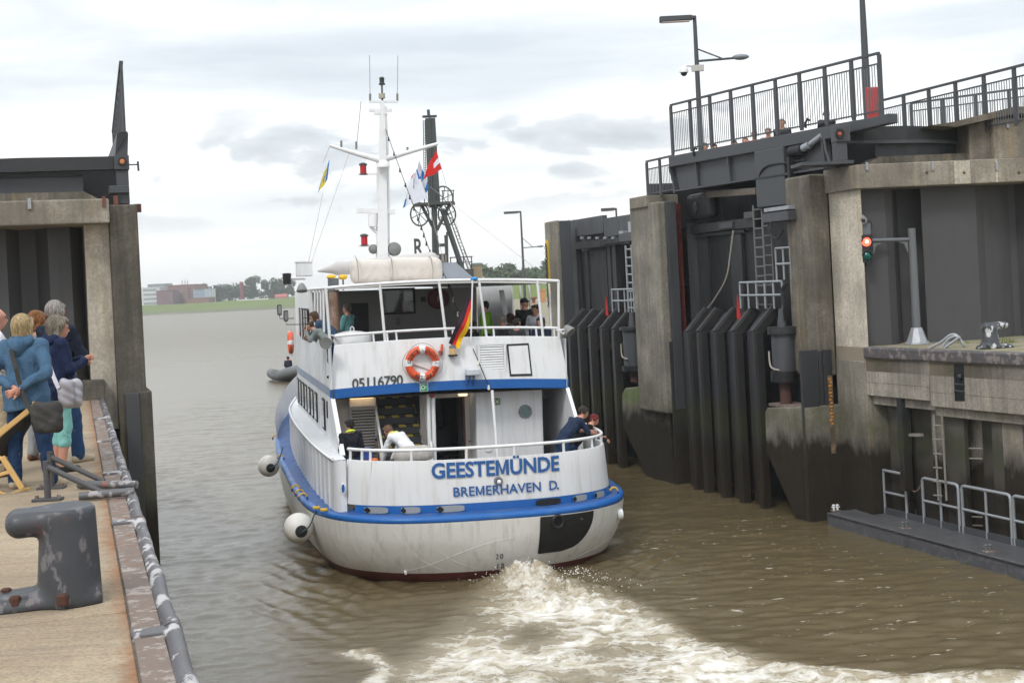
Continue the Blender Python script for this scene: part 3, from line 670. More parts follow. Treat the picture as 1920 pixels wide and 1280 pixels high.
# aft bulwark with blue coaming and freeing ports
BW = [(0, .42), (.8, .46), (1.5, .60), (2.05, .86), (2.45, 1.2), (2.68, 1.65), (2.80, 2.3), (2.88, 3.4), (2.95, 5.2)]
BWd = dense(BW, 6)
def bwy(x): return float(np.interp(abs(x), [p[0] for p in BWd], [p[1] for p in BWd]))
CAMB = lambda x: .05 * (1 - (x / 2.7) ** 2)
ptx = [Vector((x, y, 0)) for x, y in BWd]; port_end = -2.60
line = [Vector((-p.x, p.y, 0)) for p in reversed(ptx) if -p.x >= port_end] + ptx[1:]
m = MB(); m.loft([[p + Vector((0, 0, z)) + Vector((p.x * k, -k * .8, 0)) for p in line] for z, k in ((1.455, .03), (1.9, .016), (2.28, .004), (2.30, -.0), (2.30, -.02), (1.455, -.02))], closed=False)
bul = m.build('bulwark', WHITE, boat, 40)
xs = [p for p in line if p.x > -2.4 and p.y < 2.2]
m = MB(); m.loft([[p + Vector((p.x * k, -.03 - k * .5, z)) for p in xs] for z, k in ((1.27, .05), (1.37, .042), (1.46, .034))], closed=False); coam = m.build('coaming', BLUE, boat, 40)
PORTG = paint('freeing_port_inside', (.30, .31, .32), .6, .1, 4)
for px0, px1, py, dk in ((692, 735, 950, 0), (758, 793, 947, 1), (822, 872, 944, 0), (1000, 1044, 936, 2), (1066, 1091, 932, 1), (1105, 1124, 929, 1)):
    a, b = B.y(px0, py, bwy(B.y(px0, py, .8).x) - .05), B.y(px1, py, bwy(B.y(px1, py, .8).x) - .05)
    n = 8; top, bot = [], []
    for i in range(n + 1):
        x = a.x + (b.x - a.x) * i / n; y = bwy(x) - .036 - .035 * (abs(x) > .1) - abs(x) * .004 - .02; e = .03 * ((abs(i - n / 2) / (n / 2)) ** 4)
        top.append(Vector((x * 1.045, y, 1.445 - e * .8))); bot.append(Vector((x * 1.045, y, 1.32 + e * .8)))
    m = MB(); m.loft([bot, top], closed=False); o = m.build('freeing_port', PORTG if dk != 2 else BLACK, coam, 30)
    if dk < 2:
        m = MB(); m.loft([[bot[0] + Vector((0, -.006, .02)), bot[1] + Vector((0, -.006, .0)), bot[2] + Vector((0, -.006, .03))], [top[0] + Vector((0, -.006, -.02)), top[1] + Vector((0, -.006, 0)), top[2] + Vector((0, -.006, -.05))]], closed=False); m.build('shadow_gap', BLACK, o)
for px, py in ((866, 950), (1003, 945), (593, 951), (607, 955)):
    p = B.z(px, py, 1.325); m = MB(); m.box(p, (.14, .07, .05)); m.build('step_mark', YEL, boat, None, .012)
# bulwark top rail of tube, on short posts
def xat(px, py, y): return B.y(px, py, y)
railp = [p for p in line]
m = MB(); m.tube([p + Vector((-.03 if p.x > 0 else .03, .03, 2.50)) for p in railp if not (p.y > 4.2)], .032, 8); m.build('bulwark_rail', WHITE2, boat, 50)
for x in (-2.55, -2.35, -2.2, -1.45, -.4, .55, 1.6, 2.3, 2.66):
    y = bwy(x) + .03; m = MB(); m.tube([(x * .99, y, 2.27), (x * .985, y, 2.5)], .028, 8); m.build('rail_post', WHITE2, boat, 50)
for y in (2.0, 2.4, 2.9):
    m = MB(); m.tube([(2.74, y, 2.27), (2.74, y, 2.5)], .025, 8); m.build('rail_post', WHITE2, boat, 50)
# names on the bulwark
NAVY = paint('lettering_blue', (.02, .10, .30), .5, .15, 6)
fm = lambda x, y: Vector((x * 1.0, bwy(x) - .022 - abs(x) * .004, 0)) + Vector((0, 0, y))
def on_bul(x0, z0): return lambda x, y: Vector(((x + x0) * 1.012, bwy(x + x0) - .022 - .034 * max(0, 2.3 - z0 - y), z0 + y))
a0, a1 = B.y(808, 884, .5), B.y(1048, 874, .55)
letter_on('name_lettering', 'GEESTEMÜNDE', .40, .011, on_bul((a0.x + a1.x) / 2, 1.965), NAVY, bul, .985, .93)
b0, b1 = B.y(850, 932, .5), B.y(1042, 922, .55)
letter_on('port_lettering', 'BREMERHAVEN  D', .25, .0042, on_bul((b0.x + b1.x) / 2, 1.60), NAVY, bul, 1.02)
_p = B.y(1044, 922, .55); m = MB(); m.box((_p.x + .02, bwy(_p.x) - .044, 1.618), (.036, .008, .036)); m.build('full_stop', NAVY, bul)
p = B.y(934, 901, .42); m = MB()
m.lathe([(.001, -.03), (.085, -.03), (.085, .02), (.055, .03), (.04, .0), (.001, 0)], (p.x, bwy(p.x) - .02, p.z), 18, Matrix.Rotation(math.pi / 2, 4, 'X')); fl = m.build('fairlead', paint('fairlead_grey', (.16, .16, .17), .4), bul, 40)
m = MB(); m.ball((p.x + .01, bwy(p.x) - .05, p.z - .015), .045, 10); m.build('fairlead_roller', WHITE2, fl, 40)
p = B.y(643, 915, 1.25); m = MB(); m.lathe([(.001, 0), (.06, 0), (.075, .015), (.055, .025), (.05, .01), (.001, .01)], (p.x, p.y - .02, p.z), 16, Matrix.Diagonal((.6, 1, 1.6, 1)) @ Matrix.Rotation(math.pi / 2, 4, 'X')); m.build('scuttle', WHITE2, bul, 40)
m = MB(); m.lathe([(.001, 0), (.05, 0), (.05, .012), (.001, .012)], (p.x, p.y - .03, p.z), 16, Matrix.Diagonal((.6, 1, 1.6, 1)) @ Matrix.Rotation(math.pi / 2, 4, 'X')); m.build('scuttle_glass', BLUE, bul, 40)
m = MB(); m.tube([(-2.24, bwy(2.24) - .03, 1.53), (-2.2, bwy(2.2) - .025, 1.9), (-2.16, bwy(2.16) - .025, 2.29)], .008, 5); m.build('weld_seam', SIDE, bul)
# port and starboard side bulwarks with vertical stiffeners and a moulding
SB = [(2.62, 1.28), (2.84, 1.45), (2.95, 2.8), (3.03, 4.5), (3.09, 7), (3.11, 10), (3.05, 13), (2.92, 15), (2.6, 18)]
SBd = dense(SB, 5)
for s in (-1, 1):
    if s == 1: L = [(x, y) for x, y in SBd if y > 4.6]
    else: L = SBd
    base = [Vector((s * x, y, 0)) for x, y in L]
    m = MB(); m.loft([[p + Vector((0, 0, z)) for p in base] for z in (1.29, 1.8, 2.30)], closed=False); o = m.build('side_bulwark', SIDE, boat, 40)
    m = MB(); m.tube([p + Vector((s * .015, 0, 2.31)) for p in base if p.y > 1.4], .03, 8); m.build('moulding', WHITE2, o, 50)
    m = MB(); m.loft([[p + Vector((0, 0, 2.29)) for p in base if p.y > 1.4], [Vector((s * 2.60, p.y, 2.29)) for p in base if p.y > 1.4]], closed=False); m.build('walkway', SIDE, o)
    if s == -1:
        d = 0.0
        for i in range(1, len(base)):
            a, b = base[i - 1], base[i]
            d += (b - a).length
            if d > .42 and a.y > 1.5:
                d = 0; m = MB(); m.beam(b + Vector((-.012, 0, 1.30)), b + Vector((-.012, 0, 2.29)), .03, .035, (0, 1, 0)); m.build('stiffener', SIDE, o)
# raised bow bulwark
m = MB(); bowL = [(x, y) for x, y in offs(STd, -.06) if y > 13.6]
rows_ = []
for zf in (0.0, .5, 1.0): rows_.append([Vector((-x * (1 + .02 * zf), y, sheer(y) + .05 + zf * (.50 + .45 * min(1, (y - 13.6) / 7)))) for x, y in bowL])
m.loft(rows_, closed=False); m.build('bow_bulwark', WHITE, boat, 40)
m = MB(); m.loft([[Vector((x * (1 + .02 * zf), y, sheer(y) + .05 + zf * (.50 + .45 * min(1, (y - 13.6) / 7)))) for x, y in bowL] for zf in (0, .5, 1)], closed=False); m.build('bow_bulwark', WHITE, boat, 40)
# ---- main-deck house: side walls, wing plates
HX = lambda y: 2.60 + .012 * (y - 4.1) if y < 14 else 2.72
YT, ZB, ZT = 4.1, 3.27, 4.40
ys = [YT, 5, 6, 7.5, 9, 10.5, 12, 13.5, 15]
for s in (-1, 1):
    m = MB(); m.loft([[Vector((s * HX(y), y, z)) for y in ys] for z in (1.28, 2.4, 3.27)], closed=False); w = m.build('house_side', SIDE, boat, 30)
    if s == -1:
        for k, y in enumerate(np.linspace(4.35, 14.8, 26)):
            m = MB(); m.beam((s * (HX(y) + .006), y, 2.3), (s * (HX(y) + .006), y, 4.38), .012, .02, (0, 1, 0)); m.build('panel_seam', SIDE, w)
        for k in range(9):
            y = 6.3 + k * 1.02
            if k == 1: continue
            m = MB(); m.box((s * (HX(y) + .012), y, 2.78), (.03, .66, .72)); f_ = m.build('window', GRUBBER, w, None, .02)
            m = MB(); m.box((s * (HX(y) + .02), y, 2.78), (.03, .56, .62)); m.build('pane', WINDOW, f_, None, .02)
        m = MB(); m.box((s * (HX(5.3) + .012), 5.35, 2.95), (.03, .24, .38)); f_ = m.build('window', GRUBBER, w, None, .02)
    m = MB(); m.loft([[Vector((s * (HX(y) + .0), y, z)) for y in ys if y < 15.1] for z in (3.27, 4.38)], closed=False); m.build('upper_side', SIDE, boat, 30)
    m = MB(); m.loft([[Vector((s * (HX(y) + .012), y, z)) for y in ys if y < 15.1] for z in (3.28, 3.47)], closed=False); m.build('blue_band', paint('side_band_blue', (.16, .22, .34), .4, .1, 2, dirt=(.35, .36, .38), damt=.6, dscale=1.5, streak=True), boat, 30)
    m = MB(); x = s * 2.6
    yl = B.x(643, 868, -2.6).y if s < 0 else 3.1; zl_ = 2.30 if s < 0 else 2.36
    m.prism([(x, yl, zl_), (x, YT + .02, ZB + .02), (x, YT + .4, ZB + .02), (x, YT + .4, 1.3), (x, yl, 1.3)], (s * .045, 0, 0)); m.build('wing_plate', SIDE if s < 0 else WHITE, boat)
    m = MB(); m.beam((x - s * .01, yl - .05, zl_), (x - s * .01, YT - .02, ZB), .07, .03, (0, 0, 1)); m.build('wing_flange', WHITE2, boat)
# ---- upper deck transom plate, cambered
def cam(x): return .085 * (1 - (x / 2.6) ** 2)
NX = [-1 + 2 * i / 24 for i in range(25)]
def trow(z, hw, y): return [Vector((u * hw, y + .10 * (u * u), z + cam(u * hw))) for u in NX]
m = MB(); m.loft([trow(ZB + .20, 2.645, YT), trow(ZB + .6, 2.60, YT + .05), trow(ZT, 2.52, YT + .13), trow(ZT + .012, 2.51, YT + .15), trow(ZT, 2.50, YT + .19), trow(ZB + .2, 2.6, YT + .17)], closed=False); tr = m.build('transom_plate', WHITE, boat, 40)
m = MB(); m.loft([trow(ZB, 2.655, YT - .012), trow(ZB + .203, 2.66, YT - .008), trow(ZB + .203, 2.6, YT + .1), trow(ZB, 2.6, YT + .1), trow(ZB, 2.655, YT - .012)], closed=False); m.build('blue_band', BLUE, boat, 30)
def ty(x, z): u = x / 2.6; return YT + .10 * u * u + .12 * (z - ZB - .2) - .012
def on_tr(px, py, out=0.0):
    p = B.y(px, py, YT + .05)
    for _ in range(3): p = B.y(px, py, ty(p.x, p.z) - out)
    return p
m = MB(); m.loft([[Vector((-2.55, YT + .2, 3.52)), Vector((2.55, YT + .2, 3.52))], [Vector((-2.6, 15, 3.52)), Vector((2.6, 15, 3.52))]], closed=False); m.build('upper_deck', paint('upper_deck_grey', (.20, .19, .18), .7, .1, 2), boat)
m = MB(); m.loft([[Vector((-2.6, YT + .1, 3.26)), Vector((2.6, YT + .1, 3.26))], [Vector((-2.6, 12, 3.26)), Vector((2.6, 12, 3.26))]], closed=False); m.build('deck_head', CREAM, boat)
pc = on_tr(708, 716); pz = on_tr(757, 705)
letter_on('registration_number', '05116790', .31, .006, lambda x, y: Vector((pc.x + x, ty(pc.x + x, pc.z) - .01, pc.z - .10 + y + cam(pc.x + x) - cam(pc.x))), paint('number_grey', (.07, .075, .08), .6), tr, .93, .95)
def slab(name, c, w, h_, d, mat, parent, bev=.008):
    m = MB(); m.box(c, (w, d, h_)); return m.build(name, mat, parent, None, bev)
# green first-aid sign on the band
p = on_tr(795, 726, .02); s_ = slab('sign_plate', p, .155, .155, .012, paint('sign_green', (.03, .30, .12), .5), boat, 0)
slab('sign_rim', p + Vector((0, .006, 0)), .18, .18, .01, WHITE2, s_, 0)
m = MB(); m.tube([p + Vector((-.02 + .04 * math.cos(a), -.008, .04 * math.sin(a))) for a in [2 * math.pi * i / 14 for i in range(14)]], .010, 5, closed=True); m.build('sign_symbol', WHITE2, s_)
m = MB(); m.tube([p + Vector((.04, -.008, .03)), p + Vector((.05, -.008, .02)), p + Vector((.045, -.008, -.01))], .007, 5); m.build('sign_arrow', WHITE2, s_)
# lifebuoy on the transom
def lifebuoy(name, M, parent=None, R=.30, r=.085, text=True, label=None):
    t = thing(name, label, 'lifebuoy', M=M)
    ring = [(R * math.cos(a), 0, R * math.sin(a)) for a in [2 * math.pi * i / 48 for i in range(48)]]
    m = MB(); m.tube(ring, r, 12, closed=True, flat=(0, 1, 0)); m.build('ring', ORANGE, t, 60)
    for q in range(4):
        a0 = math.pi / 2 + q * math.pi / 2 - (.05 if q else 0)
        m = MB(); m.tube([(R * math.cos(a0 + k), 0, R * math.sin(a0 + k)) for k in [-.2 + .4 * i / 6 for i in range(7)]], r * 1.04, 12, flat=(0, 1, 0)); m.build('band', WHITE2, t, 60)
    rope = []
    for i in range(64):
        a = 2 * math.pi * i / 64 + math.pi / 4; q = (i % 16) / 16; rope.append(((R + r + .012 + .045 * math.sin(math.pi * q)) * math.cos(a), -.03, (R + r + .012 + .045 * math.sin(math.pi * q)) * math.sin(a)))
    m = MB(); m.tube(rope, .007, 5, closed=True); m.build('grab_line', ROPE, t, 60)
    if text:
        for body, a0, sgn in (('GEESTE', math.pi * .80, -1), ('MÜNDE', math.pi * .33, -1), ('BREMER', -math.pi * .82, 1), ('HAVEN', -math.pi * .07, -1)):
            vs, fs = text_mesh(body, .105, .003, 1.05)
            out = []
            for v in vs:
                if body in ('BREMER',): a = -math.pi / 2 + v.x / R; rr = R - .035 + v.y
                else: a = a0 - v.x / R * 1.0; rr = R - .035 + v.y
                dd = math.sqrt(max(0, r * r - (rr - R) ** 2)); out.append((rr * math.cos(a), -dd - .004, rr * math.sin(a)))
            m = MB(); m.add(out, fs); m.build('lettering', BLACK, t, fix=False)
    return t
p = on_tr(792, 681, .10)
lifebuoy('lifebuoy', B.M @ Matrix.Translation(p), label='orange and white lifebuoy hung on the white upper transom beside the number')
m = MB(); m.prism([p + Vector((-.21, .04, .07)), p + Vector((.05, .04, -.02)), p + Vector((.10, .04, -.06)), p + Vector((.22, .04, -.10)), p + Vector((.20, .04, -.17)), p + Vector((.02, .04, -.09)), p + Vector((-.22, .04, .0))], (0, .04, 0)); m.build('buoy_bracket', paint('bracket_pale', (.72, .66, .64), .5), boat)
# orange smoke marker, stern lantern, louvre, hatch, flood-light box
p = on_tr(827, 656, .05); m = MB(); m.cyl(p + Vector((-.01, 0, -.10)), p + Vector((.03, 0, .13)), .032, .028, 10); sm = m.build('smoke_marker', ORANGE, boat, 40)
m = MB(); m.cyl(p + Vector((-.015, -.0, -.11)), p + Vector((-.005, 0, -.02)), .05, .05, 10); m.build('marker_holder', paint('holder_brown', (.2, .06, .04), .5), sm, 40)
p = on_tr(849, 660, .10); m = MB(); m.lathe([(.001, -.09), (.105, -.09), (.105, -.06), (.085, -.05), (.001, -.05)], p, 16); ln = m.build('stern_lantern', BLACK, boat, 40)
m = MB(); m.lathe([(.001, -.05), (.075, -.05), (.08, .04), (.075, .09), (.001, .09)], p, 16); m.build('lantern_glass', emis('lantern_amber', (.55, .36, .18), .35), ln, 40)
m = MB(); m.lathe([(.001, .09), (.085, .09), (.07, .13), (.03, .16), (.001, .16)], p, 16); m.build('lantern_cap', DGREY, ln, 40)
a, b = on_tr(898, 647), on_tr(947, 705); cx, cz = (a.x + b.x) / 2, (a.z + b.z) / 2; w_, h_ = b.x - a.x, a.z - b.z
yy = ty(cx, cz); lv = slab('louvre', (cx, yy + .02, cz), w_, h_, .03, BLACK, boat)
for k in range(13):
    z = b.z + h_ * (k + .5) / 13; m = MB(); m.box((0, 0, 0), (w_ - .03, .012, h_ / 13 * .78), Matrix.Translation((cx, yy - .008, z)) @ Matrix.Rotation(-.5, 4, 'X')); m.build('slat', WHITE2, lv)
for x0, z0, ww, hh in ((a.x - .015, cz, .05, h_ + .06), (b.x + .015, cz, .05, h_ + .06), (cx, a.z + .015, w_ + .02, .05), (cx, b.z - .015, w_ + .02, .05)): slab('louvre_frame', (x0, yy - .012, z0), ww, hh, .03, WHITE2, lv, .004)
cs = [on_tr(*q) for q in ((950, 645), (991, 643), (998, 704), (956, 705))]
hp_ = MB(); hp_.prism([c + Vector((0, -.012, 0)) for c in cs], (0, .03, 0)); ht = hp_.build('hatch_seal', BLACK, boat)
ctr = sum(cs, Vector()) / 4; hp_ = MB(); hp_.prism([ctr + (c - ctr) * .87 + Vector((0, -.02, 0)) for c in cs], (0, .02, 0)); hp_.build('hatch_cover', WHITE, ht)
p = on_tr(886, 697, .14); slab('flood_box', p, .30, .15, .26, paint('flood_grey', (.55, .57, .60), .5), boat, .03)
for dx in (-.09, .0, .09): slab('flood_bracket', p + Vector((dx - .05, .06, -.17)), .025, .2, .05, BLUE, boat, 0)
# ---- the open after-deck under the upper deck
YB = 5.6
_sa = B.y(712, 800, 4.9).x; slab('after_bulkhead', ((-2.58 + _sa) / 2, YB + .03, 2.28), _sa + 2.58, 2.0, .05, CREAM, boat, 0); _sb = B.y(797, 800, 4.9).x; _da = B.y(815, 800, YB).x; slab('after_bulkhead', ((_sb + _da) / 2, YB + .03, 2.28), _da - _sb, 2.0, .05, CREAM, boat, 0)
a, b = B.y(654, 772, YB), B.y(709, 850, YB); lw = MB(); lw.box(((a.x + b.x) / 2, YB - .02, 2.35), (b.x - a.x, .04, 1.25)); lo_ = lw.build('louvre_door', CREAM, boat, None, .01)
for k in range(16):
    m = MB(); m.box((0, 0, 0), (b.x - a.x - .12, .014, .035), Matrix.Translation(((a.x + b.x) / 2, YB - .055, 1.85 + k * .066)) @ Matrix.Rotation(-.6, 4, 'X')); m.build('slat', CREAM, lo_)
    m = MB(); m.box(((a.x + b.x) / 2, YB - .045, 1.882 + k * .066), (b.x - a.x - .12, .006, .022)); m.build('slat_gap', INT, lo_)
for zz in (2.2, 2.75): slab('hinge', (b.x - .03, YB - .055, zz), .07, .05, .03, BLACK, lo_, 0)
a = B.y(664, 751, YB - .6); b = B.y(692, 747, YB - .6)
slab('strip_light', ((a.x + b.x) / 2, YB - .6, ZB - .05), (b.x - a.x) * 1.6, .05, .10, LIGHTW, boat, .015)
slab('light_housing', ((-2.2 + _sa) / 2, YB - .25, 3.12), .6, .25, .5, CREAM, boat, .02)
# stairs to the upper deck with hazard nosings
def hazard():
    t = NT('hazard_stripes'); s = t.sep(t.obj()); a = t.math('FRACT', t.math('MULTIPLY', t.math('ADD', s[0], t.math('MULTIPLY', s[2], .6)), 3.1))
    return t.fin(t.mix(t.math('GREATER_THAN', a, .5), (.03, .03, .03), (.55, .40, .04)), .6)
HAZ = hazard(); TREAD = paint('stair_grey', (.10, .10, .105), .6, .1, 3)
sa, sb = B.y(712, 800, 4.9).x, B.y(797, 800, 4.9).x; sc_, sw = (sa + sb) / 2, sb - sa
stair = MB(); stair.prism([(sa, 4.2, 1.29), (sa, 6.9, 3.3), (sa, 6.9, 3.1), (sa, 4.45, 1.29)], (.03, 0, 0)); sto = stair.build('staircase', CREAM, boat)
m = MB(); m.prism([(sb, 4.2, 1.29), (sb, 6.9, 3.3), (sb, 6.9, 3.1), (sb, 4.45, 1.29)], (-.03, 0, 0)); m.build('stringer', CREAM, sto)
for k in range(10):
    z = 1.49 + .2 * k; y = 4.3 + .26 * k
    slab('riser', (sc_, y + .02, z - .1), sw - .06, .2, .02, TREAD, sto, 0); slab('tread', (sc_, y + .13, z), sw - .06, .03, .27, TREAD, sto, 0)
    slab('nosing', (sc_, y - .012, z - .01), sw - .08, .055, .03, HAZ, sto, 0)
for x in (sa - .03, sb + .04):
    m = MB(); m.tube([(x, 4.3, 1.3), (x, 4.3, 2.15), (x, 6.6, 3.9)], .03, 8); m.build('handrail', WHITE2, sto, 50)
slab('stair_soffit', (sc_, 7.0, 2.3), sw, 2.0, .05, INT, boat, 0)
for px in (803, 812): # two pipes left of the doorway
    a, b = B.y(px, 748, 4.4), B.y(px + 5, 868, 4.4); m = MB(); m.tube([(a.x, 4.4, 1.3), (a.x, 4.4, ZB)], .045, 10); m.build('stanchion', WHITE2, boat, 50)
m = MB(); a = B.y(811, 741, 4.3); m.ball((a.x, 4.32, a.z), .055, 10); m.build('red_bell', paint('bell_red', (.4, .02, .02), .4), boat, 50)
# doorway: a dark saloon behind, brown frame, open cream door leaf
da, db, dc = B.y(815, 800, YB).x, B.y(866, 800, YB).x, B.y(884, 800, YB).x
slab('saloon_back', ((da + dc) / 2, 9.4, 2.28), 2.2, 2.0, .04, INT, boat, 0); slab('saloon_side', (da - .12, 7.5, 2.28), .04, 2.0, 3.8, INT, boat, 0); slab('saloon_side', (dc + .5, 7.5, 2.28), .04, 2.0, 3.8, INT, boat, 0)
slab('door_head', ((da + dc) / 2 + .05, YB, 3.17), dc - da + .3, .2, .05, CREAM, boat, 0)
slab('door_jamb', (db + .04, YB - .02, 2.2), .05, 1.9, .08, paint('door_brown', (.10, .035, .025), .5), boat, 0)
slab('door_leaf', ((db + dc) / 2 + .05, YB - .05, 2.2), (dc - db) * .8, 1.88, .04, CREAM, boat, .01)
slab('door_jamb', (dc + .03, YB - .25, 2.2), .06, 1.9, .3, paint('door_brown', (.10, .035, .025), .5), boat, 0)
m = MB(); m.tube([(dc - .1, YB - .12, 2.06), (dc - .02, YB - .12, 2.06)], .015, 6); m.build('door_handle', DGREY, boat)
p = B.y(867, 736, YB - .3); m = MB(); m.lathe([(.001, 0), (.12, 0), (.1, .05), (.001, .06)], (p.x, YB - .35, ZB - .1), 14, Matrix.Rotation(math.pi, 4, 'X')); m.build('deck_lamp', emis('deck_lamp_glow', (1, .85, .6), .9), boat, 40)
for k, (x, y) in enumerate(((da + .15, 6.4), (da + .38, 6.8), (db - .05, 7.4))):   # chairs in the saloon
    m = MB(); m.box((x, y, 1.75), (.36, .36, .05)); m.box((x, y + .17, 2.0), (.36, .03, .45))
    for i in (-1, 1):
        for j in (-1, 1): m.cyl((x + i * .16, y + j * .16, 1.29), (x + i * .16, y + j * .16, 1.75), .014, None, 6)
    m.build('saloon_chair', BLACK, boat)
slab('curtain', (da + .3, 9.3, 2.4), 1.0, 1.2, .05, paint('curtain_grey', (.20, .19, .18), .9), boat, 0)
# white cabin with a round port, green exit sign
ca, cb = B.y(893, 800, 4.75).x, B.y(1019, 800, 4.75).x
cabin = MB(); cabin.prism([(ca, 4.75, 1.28), (cb, 4.75, 1.28), (cb, 7.2, 1.28), (ca, 7.2, 1.28)], (0, 0, 1.97)); cab = cabin.build('cabin', WHITE, boat, None, .04)
p = B.y(985, 771, 4.74); m = MB(); m.lathe([(.10, -.02), (.155, -.02), (.155, .01), (.14, .03), (.115, .03), (.10, .0), (.10, -.02)], p, 28, Matrix.Rotation(math.pi / 2, 4, 'X')); m.build('porthole_rim', paint('rim_grey', (.22, .22, .22), .35), cab, 40)
m = MB(); m.lathe([(.001, .0), (.12, .0), (.12, .012), (.001, .014)], p + Vector((0, -.004, 0)), 28, Matrix.Rotation(math.pi / 2, 4, 'X')); m.build('porthole_glass', glass('frosted_glass', (.15, .22, .22), .25), cab, 40)
p = B.y(932, 752.5, 4.73); s_ = slab('exit_sign', p, .145, .145, .01, paint('exit_green', (.10, .22, .03), .6), cab, 0)
for sx in (-1, 1): m = MB(); m.beam(p + Vector((sx * .045, -.008, .045)), p + Vector((-sx * .045, -.008, -.045)), .018, .004, (0, 1, 0)); m.build('sign_symbol', WHITE2, s_)
p = B.y(916, 843, 4.73); slab('vent_plate', p, .13, .08, .01, WHITE2, cab, .01)
# starboard passage
slab('passage_wall', (cb + .42, 6.9, 2.28), .9, 2.0, .04, WHITE, boat, 0)
slab('passage_door', (cb + .38, 6.86, 2.15), .62, 1.7, .03, WHITE, boat, .05)
p = B.y(1035, 774, 6.8)
def noentry(p, parent):
    m = MB(); m.lathe([(.001, 0), (.085, 0), (.085, .006), (.001, .006)], p, 20, Matrix.Rotation(math.pi / 2, 4, 'X')); o = m.build('prohibition_sign', WHITE2, parent)
    m = MB(); m.tube([p + Vector((.075 * math.cos(a), -.012, .075 * math.sin(a))) for a in [2 * math.pi * i / 20 for i in range(20)]], .010, 5, closed=True); m.build('sign_ring', paint('sign_red', (.42, .02, .02), .5), o)
    m = MB(); m.ball(p + Vector((0, -.012, .0)), .035, 8, (1, .2, 1)); m.build('sign_symbol', BLACK, o)
noentry(p, boat)
p = B.y(1035, 787, 6.8); s_ = slab('fire_sign', p, .155, .15, .01, paint('sign_red', (.42, .02, .02), .5), boat, 0)
for dx in (-.04, .04): slab('sign_symbol', p + Vector((dx, -.007, 0)), .035, .09, .006, WHITE2, s_, 0)
slab('locker', (cb + .45, 6.3, 3.05), .62, .3, .5, paint('locker_grey', (.42, .42, .43), .5), boat, .02)
m = MB(); m.tube([(cb + .1, 6.5, 2.55), (cb + .18, 6.5, 2.62), (cb + .3, 6.5, 2.66)], .014, 6); m.build('wall_hook', DGREY, boat)
m = MB(); m.tube([(cb + .55, 6.5, 2.66), (cb + .65, 6.5, 2.56), (cb + .8, 6.5, 2.52)], .014, 6); m.build('wall_hook', DGREY, boat)
p = B.y(921, 735, 4.0); q = B.y(928, 852, 4.0)   # flag staff pole from band to deck
m = MB(); m.tube([(p.x, 3.9, ZB + .05), (q.x, 3.6, 1.35)], .035, 10); m.build('support_pole', WHITE2, boat, 50)
# pushchair and toy bag on the after-deck
pc_ = B.M @ B.y(773, 870, 1.9)
# ---- upper-deck railing and awning frame
YR = YT + .22
ZR = 4.60
def rl(x, z): return Vector((x, YR + .08 * (x / 2.5) ** 2, z + cam(x)))
m = MB(); m.tube([rl(-2.48 + 4.96 * i / 24, ZR) for i in range(25)], .030, 8); rail = m.build('upper_rail', WHITE2, boat, 50)
m = MB(); m.tube([rl(-2.48, ZR), (-2.5, 6, ZR), (-2.55, 9, ZR)], .026, 8); m.build('upper_rail', WHITE2, boat, 50)
m = MB(); m.tube([rl(2.48, ZR), (2.5, 6, ZR), (2.55, 9, ZR)], .026, 8); m.build('upper_rail', WHITE2, boat, 50)
for x in (-1.65, -1.35, -1.15, -.05, .1, 1.02, 2.0, 2.42):
    m = MB(); m.tube([rl(x, ZT - .05), rl(x - .02, ZR)], .024, 8); m.build('rail_post', WHITE2, boat, 50)
ZF = 5.66
def rf(x, z=ZF): return Vector((x, YR + .02, z + cam(x) * 1.0))
XL, XR = B.y(611, 541, YR).x, B.y(1047, 519, YR).x
m = MB(); m.tube([rf(XL + (XR - XL) * i / 20) for i in range(21)], .036, 8); m.build('awning_rail', WHITE2, boat, 50)
for a, b in (((712, 533), (722, 631)), ((823, 527), (837, 640)), ((898, 524), (912, 621)), ((1007, 521), (1018, 620)), ((1047, 520), (1048, 636)), ((611, 541), (619, 640))):
    p, q = B.y(*a, YR + .02), B.y(*b, YR + .02); m = MB(); m.tube([(p.x, YR + .02, ZF + cam(p.x)), (q.x, YR + .02, ZT - .02 + cam(q.x))], .032, 8); m.build('awning_post', WHITE2, boat, 50)
for s, xx in ((-1, XL), (1, XR)):
    ys_ = [5.0, 5.8, 6.7, 7.6] if s < 0 else [5.2, 6.2, 7.2, 8.2, 9.2]
    for y in ys_:
        m = MB(); m.tube([(xx, y, ZF), (xx + s * .02, y, 4.36)], .026, 8); m.build('awning_post', WHITE2, boat, 50)
    m = MB(); m.tube([rf(xx), (xx, 6.5, ZF), (xx, 9.6, ZF)], .034, 8); m.build('awning_rail', WHITE2, boat, 50)
# roof sheet over the deck and wheelhouse
RW = [(-2.42, 4.9), (2.30, 4.9)]
m = MB(); rr_ = []
for y in (4.75, 7, 10, 13, 15.2): rr_.append([Vector((u * 2.36, y, 5.60 + cam(u * 2.4))) for u in NX])
m.loft(rr_, closed=False); rr2 = [[p + Vector((0, 0, .07)) for p in r] for r in rr_]
m.loft(rr2, closed=False); m.loft([rr_[0], rr2[0]], closed=False); m.loft([[r[0] for r in rr_], [r[0] for r in rr2]], closed=False); m.loft([[r[-1] for r in rr_], [r[-1] for r in rr2]], closed=False)
m.build('roof', paint('roof_white', (.70, .69, .66), .5, .06, 1.2, dirt=(.4, .33, .26), damt=.4, dscale=1.3), boat, 30)
